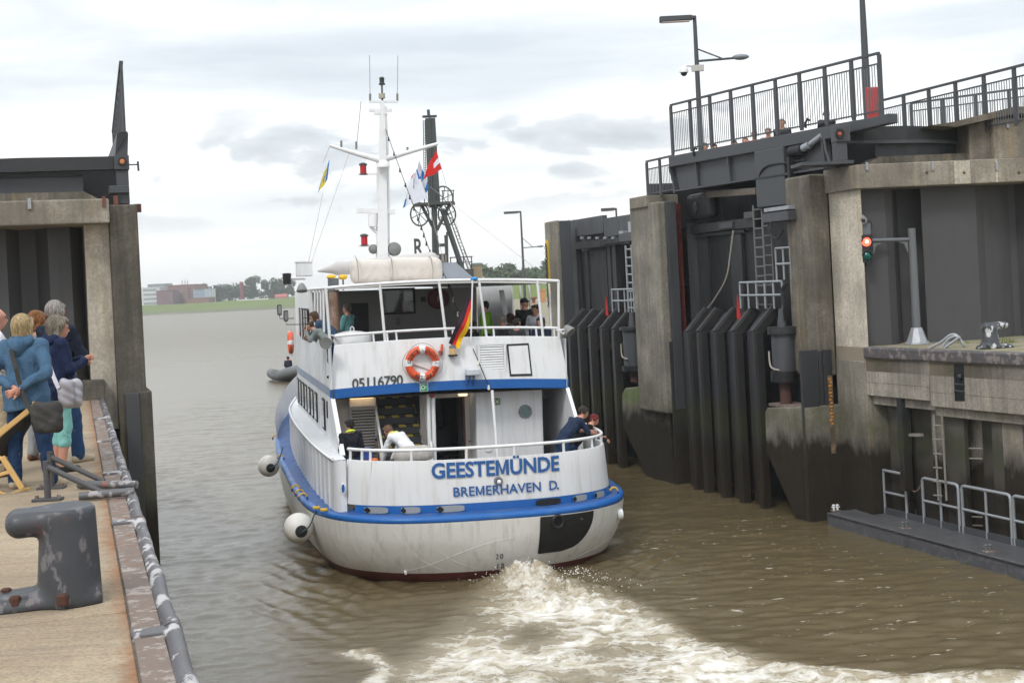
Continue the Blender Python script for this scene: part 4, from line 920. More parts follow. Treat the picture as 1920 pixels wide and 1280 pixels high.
# wheelhouse: shaded after wall, door, window, stretcher box; side walls with windows
YW = 9.6
slab('wheelhouse_wall', (-.35, YW, 4.47), 4.0, 2.26, .06, INTW, boat, 0)
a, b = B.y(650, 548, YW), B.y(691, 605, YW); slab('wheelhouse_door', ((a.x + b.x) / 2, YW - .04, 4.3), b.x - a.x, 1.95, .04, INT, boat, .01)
a, b = B.y(711, 541, YW), B.y(779, 588, YW); wf = slab('wheelhouse_window', ((a.x + b.x) / 2, YW - .035, (a.z + b.z) / 2), b.x - a.x, a.z - b.z, .03, GRUBBER, boat, .05)
slab('pane', ((a.x + b.x) / 2, YW - .05, (a.z + b.z) / 2), b.x - a.x - .1, a.z - b.z - .1, .02, WINDOW, wf, .04)
slab('pane_reflection', ((a.x + b.x) / 2 + .28, YW - .062, (a.z + b.z) / 2 + .12), .24, .24, .008, glass('painted_reflection', (.30, .36, .28), .1), wf, .02)  # pale slab painted as a reflection in the pane
p = B.y(823, 560, YW); m = MB(); m.lathe([(.001, 0), (.27, 0), (.27, .10), (.2, .14), (.001, .14)], (p.x - .03, YW - .03, p.z), 26, Matrix.Rotation(math.pi / 2, 4, 'X')); fd = m.build('fire_hose_drum', paint('drum_red', (.13, .012, .018), .4), boat, 40)
letter_on('drum_letter', 'F', .2, .004, lambda x, y: Vector((p.x - .03 + x, YW - .175, p.z - .07 + y)), paint('letter_pale', (.4, .3, .3), .5), fd)
p = B.y(793, 561, YW); slab('small_notice', (p.x, YW - .04, p.z), .13, .13, .01, INT, boat, 0)
p = B.y(746, 602, YW); slab('wall_socket', (p.x, YW - .05, p.z), .11, .2, .05, paint('socket_grey', (.16, .16, .16), .5), boat, .01)
for s in (-1, 1):
    x = s * 2.66; m = MB(); m.loft([[Vector((s * 2.64, 8.9 if s < 0 else 9.6, z)), Vector((s * 2.72, 15, z))] for z in (4.36, 5.62)], closed=False); w = m.build('wheelhouse_side', WHITE, boat)
    if s < 0:
        for y in (10.2, 11.1, 12.2, 13.3):
            m = MB(); m.box((x - .035, y, 4.75), (.03, .6, .85)); f_ = m.build('side_window', GRUBBER, w, None, .03)
            m = MB(); m.box((x - .045, y, 4.75), (.03, .5, .75)); m.build('pane', WINDOW, f_, None, .03)
slab('wheelhouse_front', (0, 15, 4.47), 5.4, 2.26, .05, WHITE, boat, 0)
a, b = B.y(936, 545, 8.0), B.y(952, 612, 8.0); m = MB(); m.prism([(a.x, 8, 5.5), (a.x + .12, 8, 5.5), (b.x + .12, 8, 4.2), (b.x, 8, 4.2)], (0, .05, 0)); m.build('deck_brace', WHITE2, boat)
m = MB(); m.loft([[Vector((.95 + .1 * i, 9.55, 5.58)), Vector((.95 + .1 * i, 9.55, 5.0))] for i in range(8)], closed=False); m.build('awning_curtain', paint('canvas_grey', (.33, .32, .30), .9, .1, 5, .2, 12), boat)
# bench backs on the upper deck
for x0, x1, y in ((-1.3, -.2, 6.2), (.6, 2.1, 5.2), (.6, 2.1, 6.8)):
    slab('bench', ((x0 + x1) / 2, y, 3.97), x1 - x0, .06, .45, paint('bench_slate', (.17, .17, .165), .6), boat, .02); slab('bench_back', ((x0 + x1) / 2, y - .23, 4.2), x1 - x0, .42, .05, paint('bench_slate', (.17, .17, .165), .6), boat, .02)
    for x in (x0 + .15, x1 - .15): slab('bench_leg', (x, y, 3.74), .06, .43, .35, DGREY, boat, 0)
# mushroom ventilator with lifting eye
p = B.y(661, 640, 4.95); m = MB(); m.lathe([(.001, 3.34), (.30, 3.34), (.30, 4.42), (.001, 4.42)], (p.x, 4.95, 0), 24); mv = m.build('vent_trunk', WHITE2, boat, 40)
zc = B.y(661, 650, 4.95).z; m = MB(); m.lathe([(.001, zc), (.42, zc), (.425, zc + .25), (.40, zc + .285), (.2, zc + .34), (.001, zc + .36)], (p.x, 4.95, 0), 30); m.build('vent_cap', WHITE2, mv, 40)
m = MB(); m.tube([(p.x - .04, 4.95, zc + .33), (p.x - .035, 4.95, zc + .42), (p.x, 4.95, zc + .45), (p.x + .035, 4.95, zc + .42), (p.x + .04, 4.95, zc + .33)], .014, 6); m.build('lifting_eye', WHITE2, mv, 50)
# funnel pipe, rusty, with hood and two yellow beacons
p0, p1 = B.y(629, 612, 5.7), B.y(628, 545, 5.7); FUN = paint('funnel_rusty', (.28, .17, .12), .8, .3, 3, .3, 30, dirt=(.55, .48, .43), damt=.9, dscale=3)
m = MB(); m.tube([(p0.x, 5.7, 3.35), (p0.x - .02, 5.7, p1.z)], .115, 16); fu = m.build('funnel', FUN, boat, 50)
m = MB(); m.tube([(p0.x - .02, 5.7, p1.z - .02), (p0.x - .02, 5.7, p1.z + .28)], .125, 16); m.build('funnel_hood', DGREY, fu, 50)
for px in (621, 643):
    q = B.y(px, 520, 6.6); m = MB(); m.lathe([(.001, -.05), (.07, -.05), (.11, .0), (.10, .04), (.05, .065), (.001, .07)], q, 16); bc = m.build('beacon', YEL, boat, 50); m = MB(); m.cyl(q - Vector((0, 0, .3)), q - Vector((0, 0, .04)), .02, None, 8); m.build('beacon_stem', DGREY, bc)
# covers on the roof
CANV = paint('canvas_cream', (.62, .57, .52), .9, .1, 2, .5, 5, dirt=(.40, .30, .24), damt=.5, dscale=2)
def puff(name, px0, px1, pyt, pyb, y, dy, mat, k=.16, fold=.006):
    a, b = B.y(px0, pyt, y), B.y(px1, pyb, y); zc_ = max(b.z, 5.72); r = .07
    hh = a.z - zc_; r = hh * .30; P = [((a.x + r, y + j, z), (b.x - r, y + j, z - .02), r, r) for j in (r, dy * .5, dy - r) for z in (zc_ + r, zc_ + hh * .5, a.z - r)]
    return soft(name, P, mat, boat, .03, .06, fold)
cv1 = puff('raft_cover', 660, 740, 486, 531, 5.6, .7, CANV); cv2 = puff('raft_cover', 728, 832, 482, 529, 5.6, .75, CANV)
for px, c in ((733, cv1), (668, cv1), (808, cv2)):
    a, b = B.y(px, 483, 5.5), B.y(px + 4, 530, 5.5); m = MB(); m.tube([(a.x, 5.75, a.z + .04), (a.x, 5.47, a.z - .02), (b.x, 5.46, (a.z + b.z) / 2), (b.x, 5.5, b.z)], .012, 6); m.build('lashing', ROPE, c, 50)
a, b = B.y(597, 508, 8.2), B.y(672, 492, 8.2); KAY = paint('boat_cover_grey', (.50, .47, .46), .8, .1, 2, .3, 6)
soft('boat_cover', [((a.x, 8.2, a.z), (a.x + .5, 8.2, a.z + .05), .03, .15), ((a.x + .5, 8.2, a.z + .05), (b.x + 1.8, 8.3, b.z), .15, .22), ((a.x + .7, 8.6, a.z + .05), (b.x + 1.8, 8.7, b.z), .15, .22)], KAY, boat, .035, .1, .006)
a, b = B.y(834, 520, 8.0), B.y(893, 520, 8.0); m = MB(); zt = B.y(836, 492, 8.0).z
m.prism([(a.x, 8, 5.68), (a.x, 8, zt), (a.x + .3, 8, zt - .01), (b.x - .05, 8, 5.80), (b.x, 8, 5.68)], (0, 1.6, 0)); m.build('roof_visor', paint('visor_grey', (.26, .28, .32), .4), boat)
p = B.y(886, 523, 4.5); m = MB(); m.ball((p.x, YR, p.z), .075, 14, (1.15, 1, .6)); m.build('blue_cap', paint('cap_blue', (.02, .24, .60), .4), boat, 60)
# roof boxes, speaker, lamps, mirrors at the port wheelhouse corner
p = B.y(570, 505, 11.5); slab('roof_locker', p, .42, .38, .5, WHITE, boat, .02); slab('locker_lid', p + Vector((0, 0, .2)), .46, .03, .54, WHITE2, boat, 0)
p = B.y(538, 522, 12.5); m = MB(); m.lathe([(.001, -.16), (.11, -.16), (.12, .14), (.001, .15)], p, 14); m.build('searchlight', BLACK, boat, 50); m = MB(); m.cyl(p, p + Vector((.5, 0, .0)), .05, None, 8); m.build('searchlight_arm', WHITE2, boat)
p = B.y(566, 540, 9.2)
def floodlamp(p, dirv, mat, r=.17):
    R_ = Vector(dirv).to_track_quat('Z', 'Y').to_matrix().to_4x4(); m = MB(); m.lathe([(.001, -.12), (.05, -.12), (.09, -.06), (r, .06), (r, .085), (.001, .07)], p, 18, R_); return m.build('flood_lamp', mat, boat, 50)
LAMPG = paint('lamp_grey', (.20, .20, .19), .5)
floodlamp(p, (0, -.3, -1), LAMPG, .14); floodlamp(B.y(611, 642, 3.95), (-.1, -1, -.15), LAMPG, .13); floodlamp(B.y(1066, 619, 3.95), (.5, -.6, -.7), LAMPG, .13)
p = B.y(1052, 621, 3.95); m = MB(); m.tube([p + Vector((-.05, .2, .02)), p + Vector((.02, 0, .03)), p + Vector((.12, -.02, .04)), p + Vector((.05, 0, -.06)), p + Vector((-.03, 0, 0))], .022, 6); m.build('line_coil', WHITE2, boat, 50)
for px, py, w_ in ((524, 581, .13), (536, 592, .13)):
    p = B.y(px, py, 13.4 if px == 524 else 12.6); o = slab('wing_mirror', p, w_, .30, .07, GRUBBER, boat, .03); slab('mirror_glass', p + Vector((.005, -.038, 0)), w_ - .04, .23, .01, glass('mirror', (.25, .25, .25), .05), o, .02)
    m = MB(); m.tube([p - Vector((0, 0, .15)), p - Vector((0, 0, .24)), p + Vector((.4, 0, -.25))], .012, 6); m.build('mirror_arm', BLACK, o)
lifebuoy('lifebuoy', B.M @ Matrix.Translation(B.x(545, 642, -2.83)) @ Matrix.Rotation(math.radians(90), 4, 'Z'), R=.27, r=.08, text=False, label='orange lifebuoy hung on the white port side below the wheelhouse')
# fenders: two white balls with black ends on the port quarter
FWH = paint('fender_white', (.66, .64, .60), .45, .08, 3, dirt=(.35, .27, .18), damt=.5, dscale=2)
for px, py, r, y, lab in ((560, 989, .30, 2.3, 'large white ball fender with black end hanging by the port quarter, nearest'), (504, 873, .27, 9.4, 'stained white ball fender hanging further forward on the port side')):
    p = B.M @ B.y(px, py, y); t = thing('ball_fender', lab, 'fender', p, group='ball fenders')
    m = MB(); m.ball((0, 0, 0), r, 28); m.build('ball', FWH, t, 60)
    d_ = Vector((.33, -.9, -.1)).normalized(); R_ = d_.to_track_quat('Z', 'Y').to_matrix().to_4x4()
    m = MB(); m.lathe([(r * math.sin(a), r * math.cos(a) * 1.012) for a in (.43, .3, .2, .1)] + [(.05, r * 1.03), (.045, r * 1.12), (.001, r * 1.13)], (0, 0, 0), 24, R_); m.build('end_cap', GRUBBER, t, 60)
    e = d_ * r * 1.1; m = MB(); m.tube(smooth_path([e, e + Vector((.16, -.02, .12)), e + Vector((.26, .1, .36)), e + Vector((.28, .25, .48))], 5), .016, 6); m.build('lanyard', paint('lanyard_green', (.05, .09, .09), .8), t, 60)
# ---- mast with yards, lamps, radar, aerials
YM = 16.0
def mp(px, py, y=YM): return B.y(px, py, y)
def mm(name, pts, r, mat=WHITE2, parent=None, n=8): m = MB(); m.tube([mp(*q) if len(q) == 2 else mp(q[0], q[1], q[2]) for q in pts], r, n); return m.build(name, mat, parent or boat, 50)
mast = mm('mast', [(716, 490), (717, 300), (717, 190)], [.24, .165, .085], n=4)
mm('mast_pipe', [(728, 488), (727, 300), (722, 200)], .05, parent=mast); mm('mast_pipe', [(707, 488), (708, 300)], .035, parent=mast)
yd = mm('yard', [(712, 300), (664, 287), (619, 273)], [.10, .07, .05], parent=mast); mm('yard', [(722, 298), (770, 284), (820, 270)], [.10, .07, .05], parent=mast)
mm('aerial_bar', [(692, 191), (746, 191)], .045, parent=mast, n=4); mm('aerial_bar', [(692, 207), (735, 207)], .06, parent=mast, n=4); mm('platform', [(702, 211), (726, 211)], .09, parent=mast, n=4)
for a, b in (((694, 190), (693, 104)), ((745, 190), (746, 104)), ((668, 280), (677, 190))): mm('whip_aerial', [a, b], .009, LAMPG, mast, 5); mm('aerial_base', [a, (a[0], a[1] - 14)], .035, LAMPG, mast)
mm('topmast', [(717, 192), (716, 160)], .03, DGREY, mast); q = mp(716, 152); m = MB(); m.lathe([(.001, -.12), (.10, -.12), (.10, -.08), (.075, -.07), (.075, .06), (.09, .08), (.05, .12), (.001, .12)], q, 14); m.build('masthead_lamp', paint('lamp_dark', (.035, .045, .04), .4), mast, 40)
q = mp(716, 180); m = MB(); m.lathe([(.001, -.08), (.1, -.08), (.1, .07), (.001, .07)], q, 10); m.build('lamp_cage', paint('cage_pale', (.4, .37, .28), .5), mast, 40)
LAMPR = paint('lamp_red_glass', (.42, .012, .02), .15, .05)
for py, pyl in ((317, 325), (450, 459)):
    q = mp(681 if py == 317 else 683, py); m = MB(); m.lathe([(.001, -.1), (.13, -.1), (.13, -.07), (.001, -.07)], q - Vector((0, 0, .08)), 14); lp = m.build('port_lamp', paint('lamp_dark', (.035, .045, .04), .4), mast, 40)
    m = MB(); m.lathe([(.001, -.15), (.1, -.15), (.1, .11), (.001, .11)], q, 14); m.build('red_lens', LAMPR, lp, 40)
    m = MB(); m.lathe([(.001, .11), (.13, .11), (.13, .15), (.06, .19), (.001, .19)], q, 14); m.build('lamp_top', paint('lamp_dark', (.035, .045, .04), .4), lp, 40)
    mm('lamp_bracket', [(672, pyl + 2), (708, pyl + 1)], .04, parent=mast, n=4)
q = mp(717, 312); m = MB(); m.lathe([(.001, -.06), (.2, -.06), (.18, .06), (.09, .14), (.001, .16)], q + Vector((0, -.3, 0)), 16); m.build('mast_floodlight', WHITE2, mast, 50)
mm('radar_scanner', [(669, 395), (740, 397)], .10, parent=mast, n=4); mm('radar_motor', [(700, 402), (699, 425)], .15, parent=mast, n=10); mm('radar_bracket', [(695, 425), (710, 440)], .05, parent=mast)
q = mp(739, 467); m = MB(); m.lathe([(.001, 0), (.22, 0), (.18, .12), (.001, .18)], q, 18, Matrix.Rotation(math.pi / 2, 4, 'X')); m.build('horn_dish', LAMPG, mast, 50)
q = mp(700, 467); m = MB(); m.ball(q, .15, 12); m.build('mast_box', LAMPG, mast, 50)
for a in ((640, 268), (764, 280)): mm('yard_fitting', [(a[0], a[1] + 10), (a[0], a[1] - 4)], .035, LAMPG, mast)
# stays and halyards
def wire(a, b, ya, yb, r=.007, sag=0, mat=ROPE, name='stay'):
    p, q = B.y(*a, ya), B.y(*b, yb); m = MB(); m.tube([p.lerp(q, t) - Vector((0, 0, sag * 4 * t * (1 - t))) for t in [i / 8 for i in range(9)]], r, 5); return m.build(name, mat, mast)
wire((606, 360), (578, 494), YM, 11.5); wire((655, 287), (583, 494), YM, 11.5); wire((619, 273), (606, 305), YM, YM); wire((825, 305), (878, 500), YM, 12); wire((784, 310), (835, 500), YM, 12); wire((806, 350), (1000, 500), YM, 9, .005)
# string of bulbs from the mast to the stern
a, b = B.y(722, 240, YM), B.y(921, 735, 3.95); mid = B.y(806, 470, 9.0)
path = smooth_path([a, B.y(760, 345, 13.2), B.y(790, 425, 11), mid, B.y(838, 525, 7.0), B.y(862, 595, 5.2), B.y(893, 668, 4.05), b], 8)
m = MB(); m.tube(path, .011, 5); fl_ = m.build('light_string', BLACK, boat, 50)
BULB = paint('bulb_white', (.75, .72, .66), .2)
acc = 0
for i in range(1, len(path)):
    acc += (path[i] - path[i - 1]).length
    if acc > .55:
        acc = 0; m = MB(); m.lathe([(.001, -.1), (.025, -.09), (.032, -.055), (.02, -.02), (.022, .02), (.001, .02)], path[i], 8); m.build('bulb', [BLACK, BULB][1 if i > 34 else 0], fl_, 60)
# flags
def flag(name, label, pts, y, cols, parent=None, wave=.06, rowsplit=None, M=B.M):
    """pts: corner pixels hoist-top, hoist-bottom, fly-bottom, fly-top; cols: material of each stripe from hoist-top down or f(u,v)"""
    t = thing(name, label, 'flag', M=M @ Matrix.Translation(B.y(*pts[0], y)))
    c = [B.y(*p, y) - B.y(*pts[0], y) for p in pts]; nu, nv = 20, 18
    G = [[(c[0].lerp(c[1], v / nv)).lerp(c[3].lerp(c[2], v / nv), u / nu) + Vector((0, wave * math.sin(u / nu * 7 + v / nv * 3) * (u / nu) ** .5, .02 * math.sin(u / nu * 9 + 1))) for u in range(nu + 1)] for v in range(nv + 1)]
    mats = {}
    for v in range(nv):
        for u in range(nu):
            mt = cols(u / nu, v / nv); mats.setdefault(mt.name, (mt, MB()))[1].add([G[v][u], G[v][u + 1], G[v + 1][u + 1], G[v + 1][u]], [(0, 1, 2, 3)])
    for k, (mt, mb) in mats.items(): mb.build(k, mt, t, 60, fix=False)
    return t
fb, fr, fg, fw, fy, fbl = (cloth(n, c) for n, c in (('black_stripe', (.035, .02, .03)), ('red_stripe', (.62, .03, .025)), ('gold_stripe', (.75, .42, .01)), ('white_field', (.72, .73, .80)), ('yellow_field', (.72, .56, .03)), ('blue_field', (.03, .17, .48))))
fdk = cloth('dark_stripe', (.05, .028, .045))
flag('flag', 'black, red and gold flag hanging furled from the stern staff', [(885, 533), (884, 600), (861, 653), (842, 642)], 4.0, lambda u, v: (fb if u < .5 else fdk) if v < .36 else fr if v < .66 else fg, wave=.09)
m = MB(); p, q = B.y(886, 525, 3.97), B.y(883, 640, 3.97); m.tube([p, q], .018, 8); m.build('flag_staff', WHITE2, boat, 50)
flag('flag', 'blue and yellow flag flying from the port yard', [(618, 300), (614, 338), (596, 362), (603, 335)], YM, lambda u, v: fbl if u < .22 or u > .82 else (fbl if .42 < u < .6 and .3 < v < .7 else fy))
flag('flag', 'white house flag with small blue corner flying from the starboard yard', [(782, 318), (801, 372), (755, 390), (772, 330)], YM, lambda u, v: fbl if (u > .86 and v > .7) or (u < .12 and v < .3) else (fr if u > .7 and v < .06 else (fb if .52 < u < .6 and .15 < v < .5 and int(u * 100) % 3 else fw)))
flag('flag', 'white and blue flag flying below the starboard yard behind the house flag', [(786, 302), (804, 350), (796, 368), (780, 325)], YM + .3, lambda u, v: fbl if .3 < v < .55 or v > .8 else fw)
flag('flag', 'red and white striped flag flying at the starboard yardarm', [(818, 283), (829, 318), (793, 337), (806, 303)], YM, lambda u, v: fw if .36 < v < .66 and u < .45 else fr)
# ================================================================ left quay
ZQ = 3.85
CONC = concrete('concrete_light', (.34, .30, .245), .7, .55)
CONCD = concrete('concrete_dark', (.125, .112, .092), .7, .6, tidal=True, moss=.35)
CONCT = concrete('concrete_tidal', (.30, .275, .23), .65, .65, tidal=True, moss=.15)
CONCM = concrete('concrete_mossy', (.215, .19, .155), .75, .7, moss=.4)
CONCP = concrete('concrete_pale', (.58, .52, .43), .45, .35, moss=.12)
STEEL = darksteel('steel_charcoal', (.026, .027, .029), rust=.08)
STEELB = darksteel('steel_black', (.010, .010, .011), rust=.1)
STEELT = darksteel('steel_tidal', (.030, .031, .034), tidal=True, rust=.3)
BALM = paint('baluster_grey', (.13, .135, .145), .5)
STEELG = darksteel('steel_grey', (.060, .063, .069), rust=.06)
PILE = darksteel('pile_grey', (.066, .064, .065), rust=.05, rough=.6)
GALV = paint('galvanised', (.33, .35, .37), .45, .15, 4, .05, 40, metal=.3, dirt=(.2, .12, .08), damt=.35, dscale=6)
def pavement():
    t = NT('quay_paving'); p = t.pos
    c = t.mix(t.noise(.8, detail=5, rough=.6), (.235, .178, .12), (.43, .335, .232))
    br = t.noise(1.0, t.map(p, (1.2, 14, 1), rot=(0, 0, -.35)), 5, .65); c = t.mix(t.math('MULTIPLY', t.ramp(br, [(.42, 0.0), (.7, 1.0)]), .45), c, (.15, .13, .10))
    bl = t.ramp(t.noise(1.1, t.map(p, (1, .6, 1), (4, 2, 0)), 5, .6), [(.52, 0.0), (.62, 1.0)]); c = t.mix(t.math('MULTIPLY', bl, .5), c, (.44, .36, .25))
    fn = t.noise(45, detail=3); c = t.mix(t.math('MULTIPLY', t.ramp(fn, [(.4, 1.0), (.55, 0.0)]), .35), c, (.11, .095, .075))
    # rust washed off the steel edge into the paving
    o = t.n.new('ShaderNodeTexCoord').outputs['Object']; x = t.sep(o)[0]
    w = t.math('ADD', x, t.math('MULTIPLY', t.math('SUBTRACT', t.noise(3.0, detail=5, rough=.7), .5), .32))
    ru = t.ramp(t.math('ADD', w, 1.0), [(.64, 0.0), (.76, .75), (.80, .95)]); c = t.mix(ru, c, t.mix(t.noise(9), (.28, .11, .035), (.16, .06, .03)))
    return t.fin(c, .9, 0, t.bump(fn, .3, .01, t.bump(br, .15, .02)), .2)
PAVE = pavement()
def worn(name, base, chip, amt=.5, sc=5, rust=(.16, .05, .025), ru=.3, rough=.45, vec=(1, 1, 1)):
    t = NT(name); c = t.mix(t.noise(3, detail=4), scl(base, .7), scl(base, 1.35))
    v = t.map(t.pos, vec)
    k = t.ramp(t.noise(sc, v, 6, .62), [(.54, 0.0), (.58, 1.0)]); c = t.mix(t.math('MULTIPLY', k, amt), c, chip)
    r = t.ramp(t.noise(sc * .8, t.map(t.pos, (1, 1, 1), (5, 5, 2)), 6, .7), [(.58, 0.0), (.64, 1.0)]); c = t.mix(t.math('MULTIPLY', r, ru), c, rust)
    return t.fin(c, t.ramp(k, [(0, rough), (1, rough + .2)]), 0, t.bump(t.noise(sc * 5, detail=4), .25, .008, t.bump(k, .15, .004)), .5)
PIPE = worn('fender_pipe_worn', (.085, .08, .085), (.52, .50, .49), .8, 7, ru=.5, vec=(1, .45, 1))
RUSTP = worn('rusty_edge_plate', (.16, .118, .095), (.40, .36, .33), .55, 11, (.19, .07, .03), .9, .75)
BOLL = worn('bollard_worn', (.042, .044, .05), (.30, .27, .27), .38, 7.5, (.14, .05, .03), .25, .42, (1, 1, .5))
q0, q1 = onz(374.6, 1280, ZQ), onz(226.8, 840, ZQ); dq = q1 - q0
QYAW = math.degrees(math.atan2(-dq.x, dq.y))
FQ = Frame(q0, QYAW)
quay = thing('quay', None, None, M=FQ.M, kind='structure')
Lq = 24.5
y = -9.0; k = 0
while y < Lq:                                   # wide concrete slabs, open joints between them
    d_ = (2.55, 2.95, 2.4, 2.75)[k % 4]; e = min(y + d_, Lq)
    for x0, x1 in ((-2.9, -.255), (-5.7, -2.92), (-8.6, -5.72)):
        if x0 < -3 and e < 2: continue
        m = MB(); m.bb(x0 + .006, x1 - .006, y + .007, e - .007, -.3, 0.0 + .003 * math.sin(k * 3 + x0)); m.build('paving_slab', PAVE, quay, None, .008)
    y = e; k += 1
m = MB(); m.bb(-40, -.24, -12, Lq + 10, -1.2, -.012); m.build('quay_body', CONCM, quay)
m = MB(); m.bb(-.6, -.10, -12, Lq - 1.0, -6.5, -.30); m.build('quay_wall', CONCD, quay)
y = -6.0; k = 0
while y < Lq - 1.0:
    d_ = (1.9, 2.3, 1.5)[k % 3]; e = min(y + d_, Lq - 1.0)
    m = MB(); m.bb(-.25, -.098, y + .004, e - .004, -.32, .004 + .004 * math.sin(k * 5)); m.build('edge_plate', RUSTP, quay, None, .006); y = e; k += 1
m = MB()
for i, yy in enumerate(np.arange(-6, Lq - 1.0, .9)): pass
pts = [(-.05 + .006 * math.sin(i * 1.7), yy, -.02 + .006 * math.cos(i * 2.3)) for i, yy in enumerate(np.arange(-6, Lq - .9, .45))]
m.tube(pts, [.052 + .003 * math.sin(i * 2.1) for i in range(len(pts))], 14); m.build('fender_pipe', PIPE, quay, 60)
for yy in (1.1, 4.9, 8.2, 11.6, 15.2):
    m = MB(); m.tube([(-.05, yy, -.02), (-.05, yy + .06, -.02)], .06, 14); m.build('pipe_collar', PIPE, quay, 60)
    m = MB(); m.bb(-.26, -.06, yy - .13, yy + .02, -.02, .022); m.build('pipe_bracket', PIPE, quay, None, .01)
# the big mooring bollard
bb = onz(112, 1128, ZQ); t = thing('mooring_bollard', 'worn dark steel bollard with hooked head on the near quay', 'bollard', bb, math.radians(QYAW))
soft('bollard_body', [((.06, -.05, .03), (.06, -.05, .50), .185, .15), ((.06, .07, .03), (.06, .07, .50), .185, .15), ((.12, 0, .03), (.08, 0, .50), .17, .15),
                      ((-.20, -.08, .49), (.10, -.08, .50), .078, .08), ((-.20, .08, .49), (.10, .08, .50), .078, .08), ((-.20, 0, .50), (.10, 0, .505), .078, .08), ((-.42, -.1, .0), (.18, -.1, .02), .075, .085), ((-.42, .12, .0), (.18, .12, .02), .075, .085), ((-.42, 0, .0), (.18, 0, .02), .075, .085)], BOLL, t, .016, .045, cut=lambda P: np.maximum(-P[..., 2], np.maximum(P[..., 2] - .565, np.maximum(P[..., 0] - .245 + .03 * P[..., 2], np.abs(P[..., 1]) - .235))))
for x, y in ((-.24, -.14), (.02, -.235), (-.3, .12)):
    m = MB(); m.lathe([(.001, .03), (.036, .03), (.036, .085), (.025, .095), (.001, .095)], (x, y, 0), 6); m.build('anchor_nut', paint('rust_bolt', (.075, .032, .02), .85, .3, 20), t, None, .005)
# tube guard over the ladder head
gf = thing('ladder_guard', 'grey steel tube guard bolted to the quay above a ladder', 'guard rail', onz(90, 935, ZQ))
I0 = onz(90, 935, ZQ)
for bx, by, tx, ty_, ex, ey in ((90, 938, 90, 872, 252, 921), (97, 916, 97, 874, 256, 908)):
    b = onz(bx, by, ZQ); h_ = .36; e = onz(ex, ey, ZQ + .05); k_ = onz(195, by - 14, ZQ + .055)
    m = MB(); m.tube([b, b + Vector((0, 0, h_))], .030, 10); u = m.build('upright', PILE, gf, 50, world=True)
    m = MB(); m.box(b + Vector((0, 0, .012)), (.26, .12, .024)); m.build('base_plate', PILE, u, None, .004, world=True)
    for dx in (-.1, .1):
        m = MB(); m.lathe([(.001, 0), (.018, 0), (.018, .03), (.001, .03)], b + Vector((dx, 0, .02)), 6); m.build('bolt', RUSTP, u, world=True)
    m = MB(); m.tube([b + Vector((.0, 0, h_ - .05)), k_], .026, 10); m.build('slanting_tube', PILE, gf, 50, world=True)
    m = MB(); m.tube([onz(148, by - 8, ZQ + .045), e], .037, 10); m.build('level_tube', worn('guard_tube_worn', (.09, .09, .095), (.45, .42, .40), .6, 7, (.3, .09, .03), .7), gf, 50, world=True)
# deck chair
WOOD = paint('deck_chair_pine', (.58, .36, .13), .5, .12, 4, .1, 40)
cloc = onz(20, 905, ZQ); dc = thing('deck_chair', 'pine deck chair with dark grey canvas at the edge of the picture', 'deck chair', cloc)
def cb(name, pts, w=.035, h_=.05, parent=None, mat=WOOD):
    m = MB(); m.beam(pts[0], pts[1], w, h_, (0, 0, 1)); return m.build(name, mat, parent or dc, None, .006, world=True)
A1, A2 = at(-60, 862, 12.9), at(70, 756, 12.9); o1, o2 = at(-60, 862, 13.35), at(67, 752, 13.35)
cb('back_rail', (A1, A2)); cb('back_rail', (o1, o2)); cb('top_bar', (A2 + Vector((-.02, -.03, 0)), o2 + Vector((-.02, .03, 0))), .035, .04)
m = MB(); n = 14; rws = []
for i in range(n + 1):
    f = i / n; sg = -.27 * max(0, math.sin(math.pi * min(1, f * 1.02))) ** .55; rws.append([A1.lerp(A2, f) + Vector((.0, .03, -.03)), A1.lerp(A2, f).lerp(o1.lerp(o2, f), .5) + Vector((.03, 0, sg * .75 - .03)), o1.lerp(o2, f) + Vector((.03, -.03, sg - .02))])
m.loft(rws, closed=False); m.build('canvas', cloth('canvas_dark_grey', (.055, .055, .055), .9, .15), dc, 60, world=True)
L1, L2 = at(4, 856, 12.75), at(42, 916, 12.75); cb('leg_rail', (L1, L2)); cb('leg_rail', (at(4, 850, 13.25), at(42, 908, 13.25)))
cb('cross_bar', (at(-30, 898, 12.75), at(18, 884, 12.75)), .03, .035); cb('foot_bar', (at(-30, 914, 12.75), at(16, 930, 12.75)), .035, .04); cb('foot_bar', (at(10, 930, 12.75), at(56, 916, 12.9)), .035, .04); cb('cross_bar', (at(-40, 845, 12.75), at(12, 862, 12.75)), .03, .035)
# ================================================================ left lock head
T0 = onz(190, 748, ZQ); FL = Frame((T0.x, T0.y, 0), 19.0)
lh = thing('gate_tower', 'concrete gate tower with charcoal sheet piling at the end of the near quay', 'lock head', M=FL.M)
Y0 = FL.y
def lbox(fr, x0, x1, y0, y1, z0, z1, name, mat, parent, bev=.0):
    m = MB(); m.bb(x0, x1, y0, y1, z0, z1); return m.build(name, mat, parent, None, bev)
xa, xb = Y0(214, 600, 0).x, Y0(268, 600, 0).x; zt = Y0(240, 383, 0).z; zbm = Y0(200, 418, 0).z
col = lbox(FL, xa, xb, 0, 3.2, -2, zt, 'column', CONCD, lh, .03)
x1, x2 = Y0(238, 820, -.08).x, Y0(287, 820, -.08).x; zp = Y0(250, 735, -.08).z
lbox(FL, x1, x1 + .26, -.09, .3, -2, zp - .02, 'guard_plate', darksteel('steel_slate_tidal', (.055, .055, .058), tidal=True, rust=.35), col, .01); lbox(FL, x1 + .25, x2 + .02, -.06, 2.5, -2, zp, 'guard_plate', CONCD, col, .02)
lbox(FL, Y0(166, 600, .3).x, xa, .3, 3, ZQ - .6, zbm + .1, 'pier_face', CONCP, lh, .01)
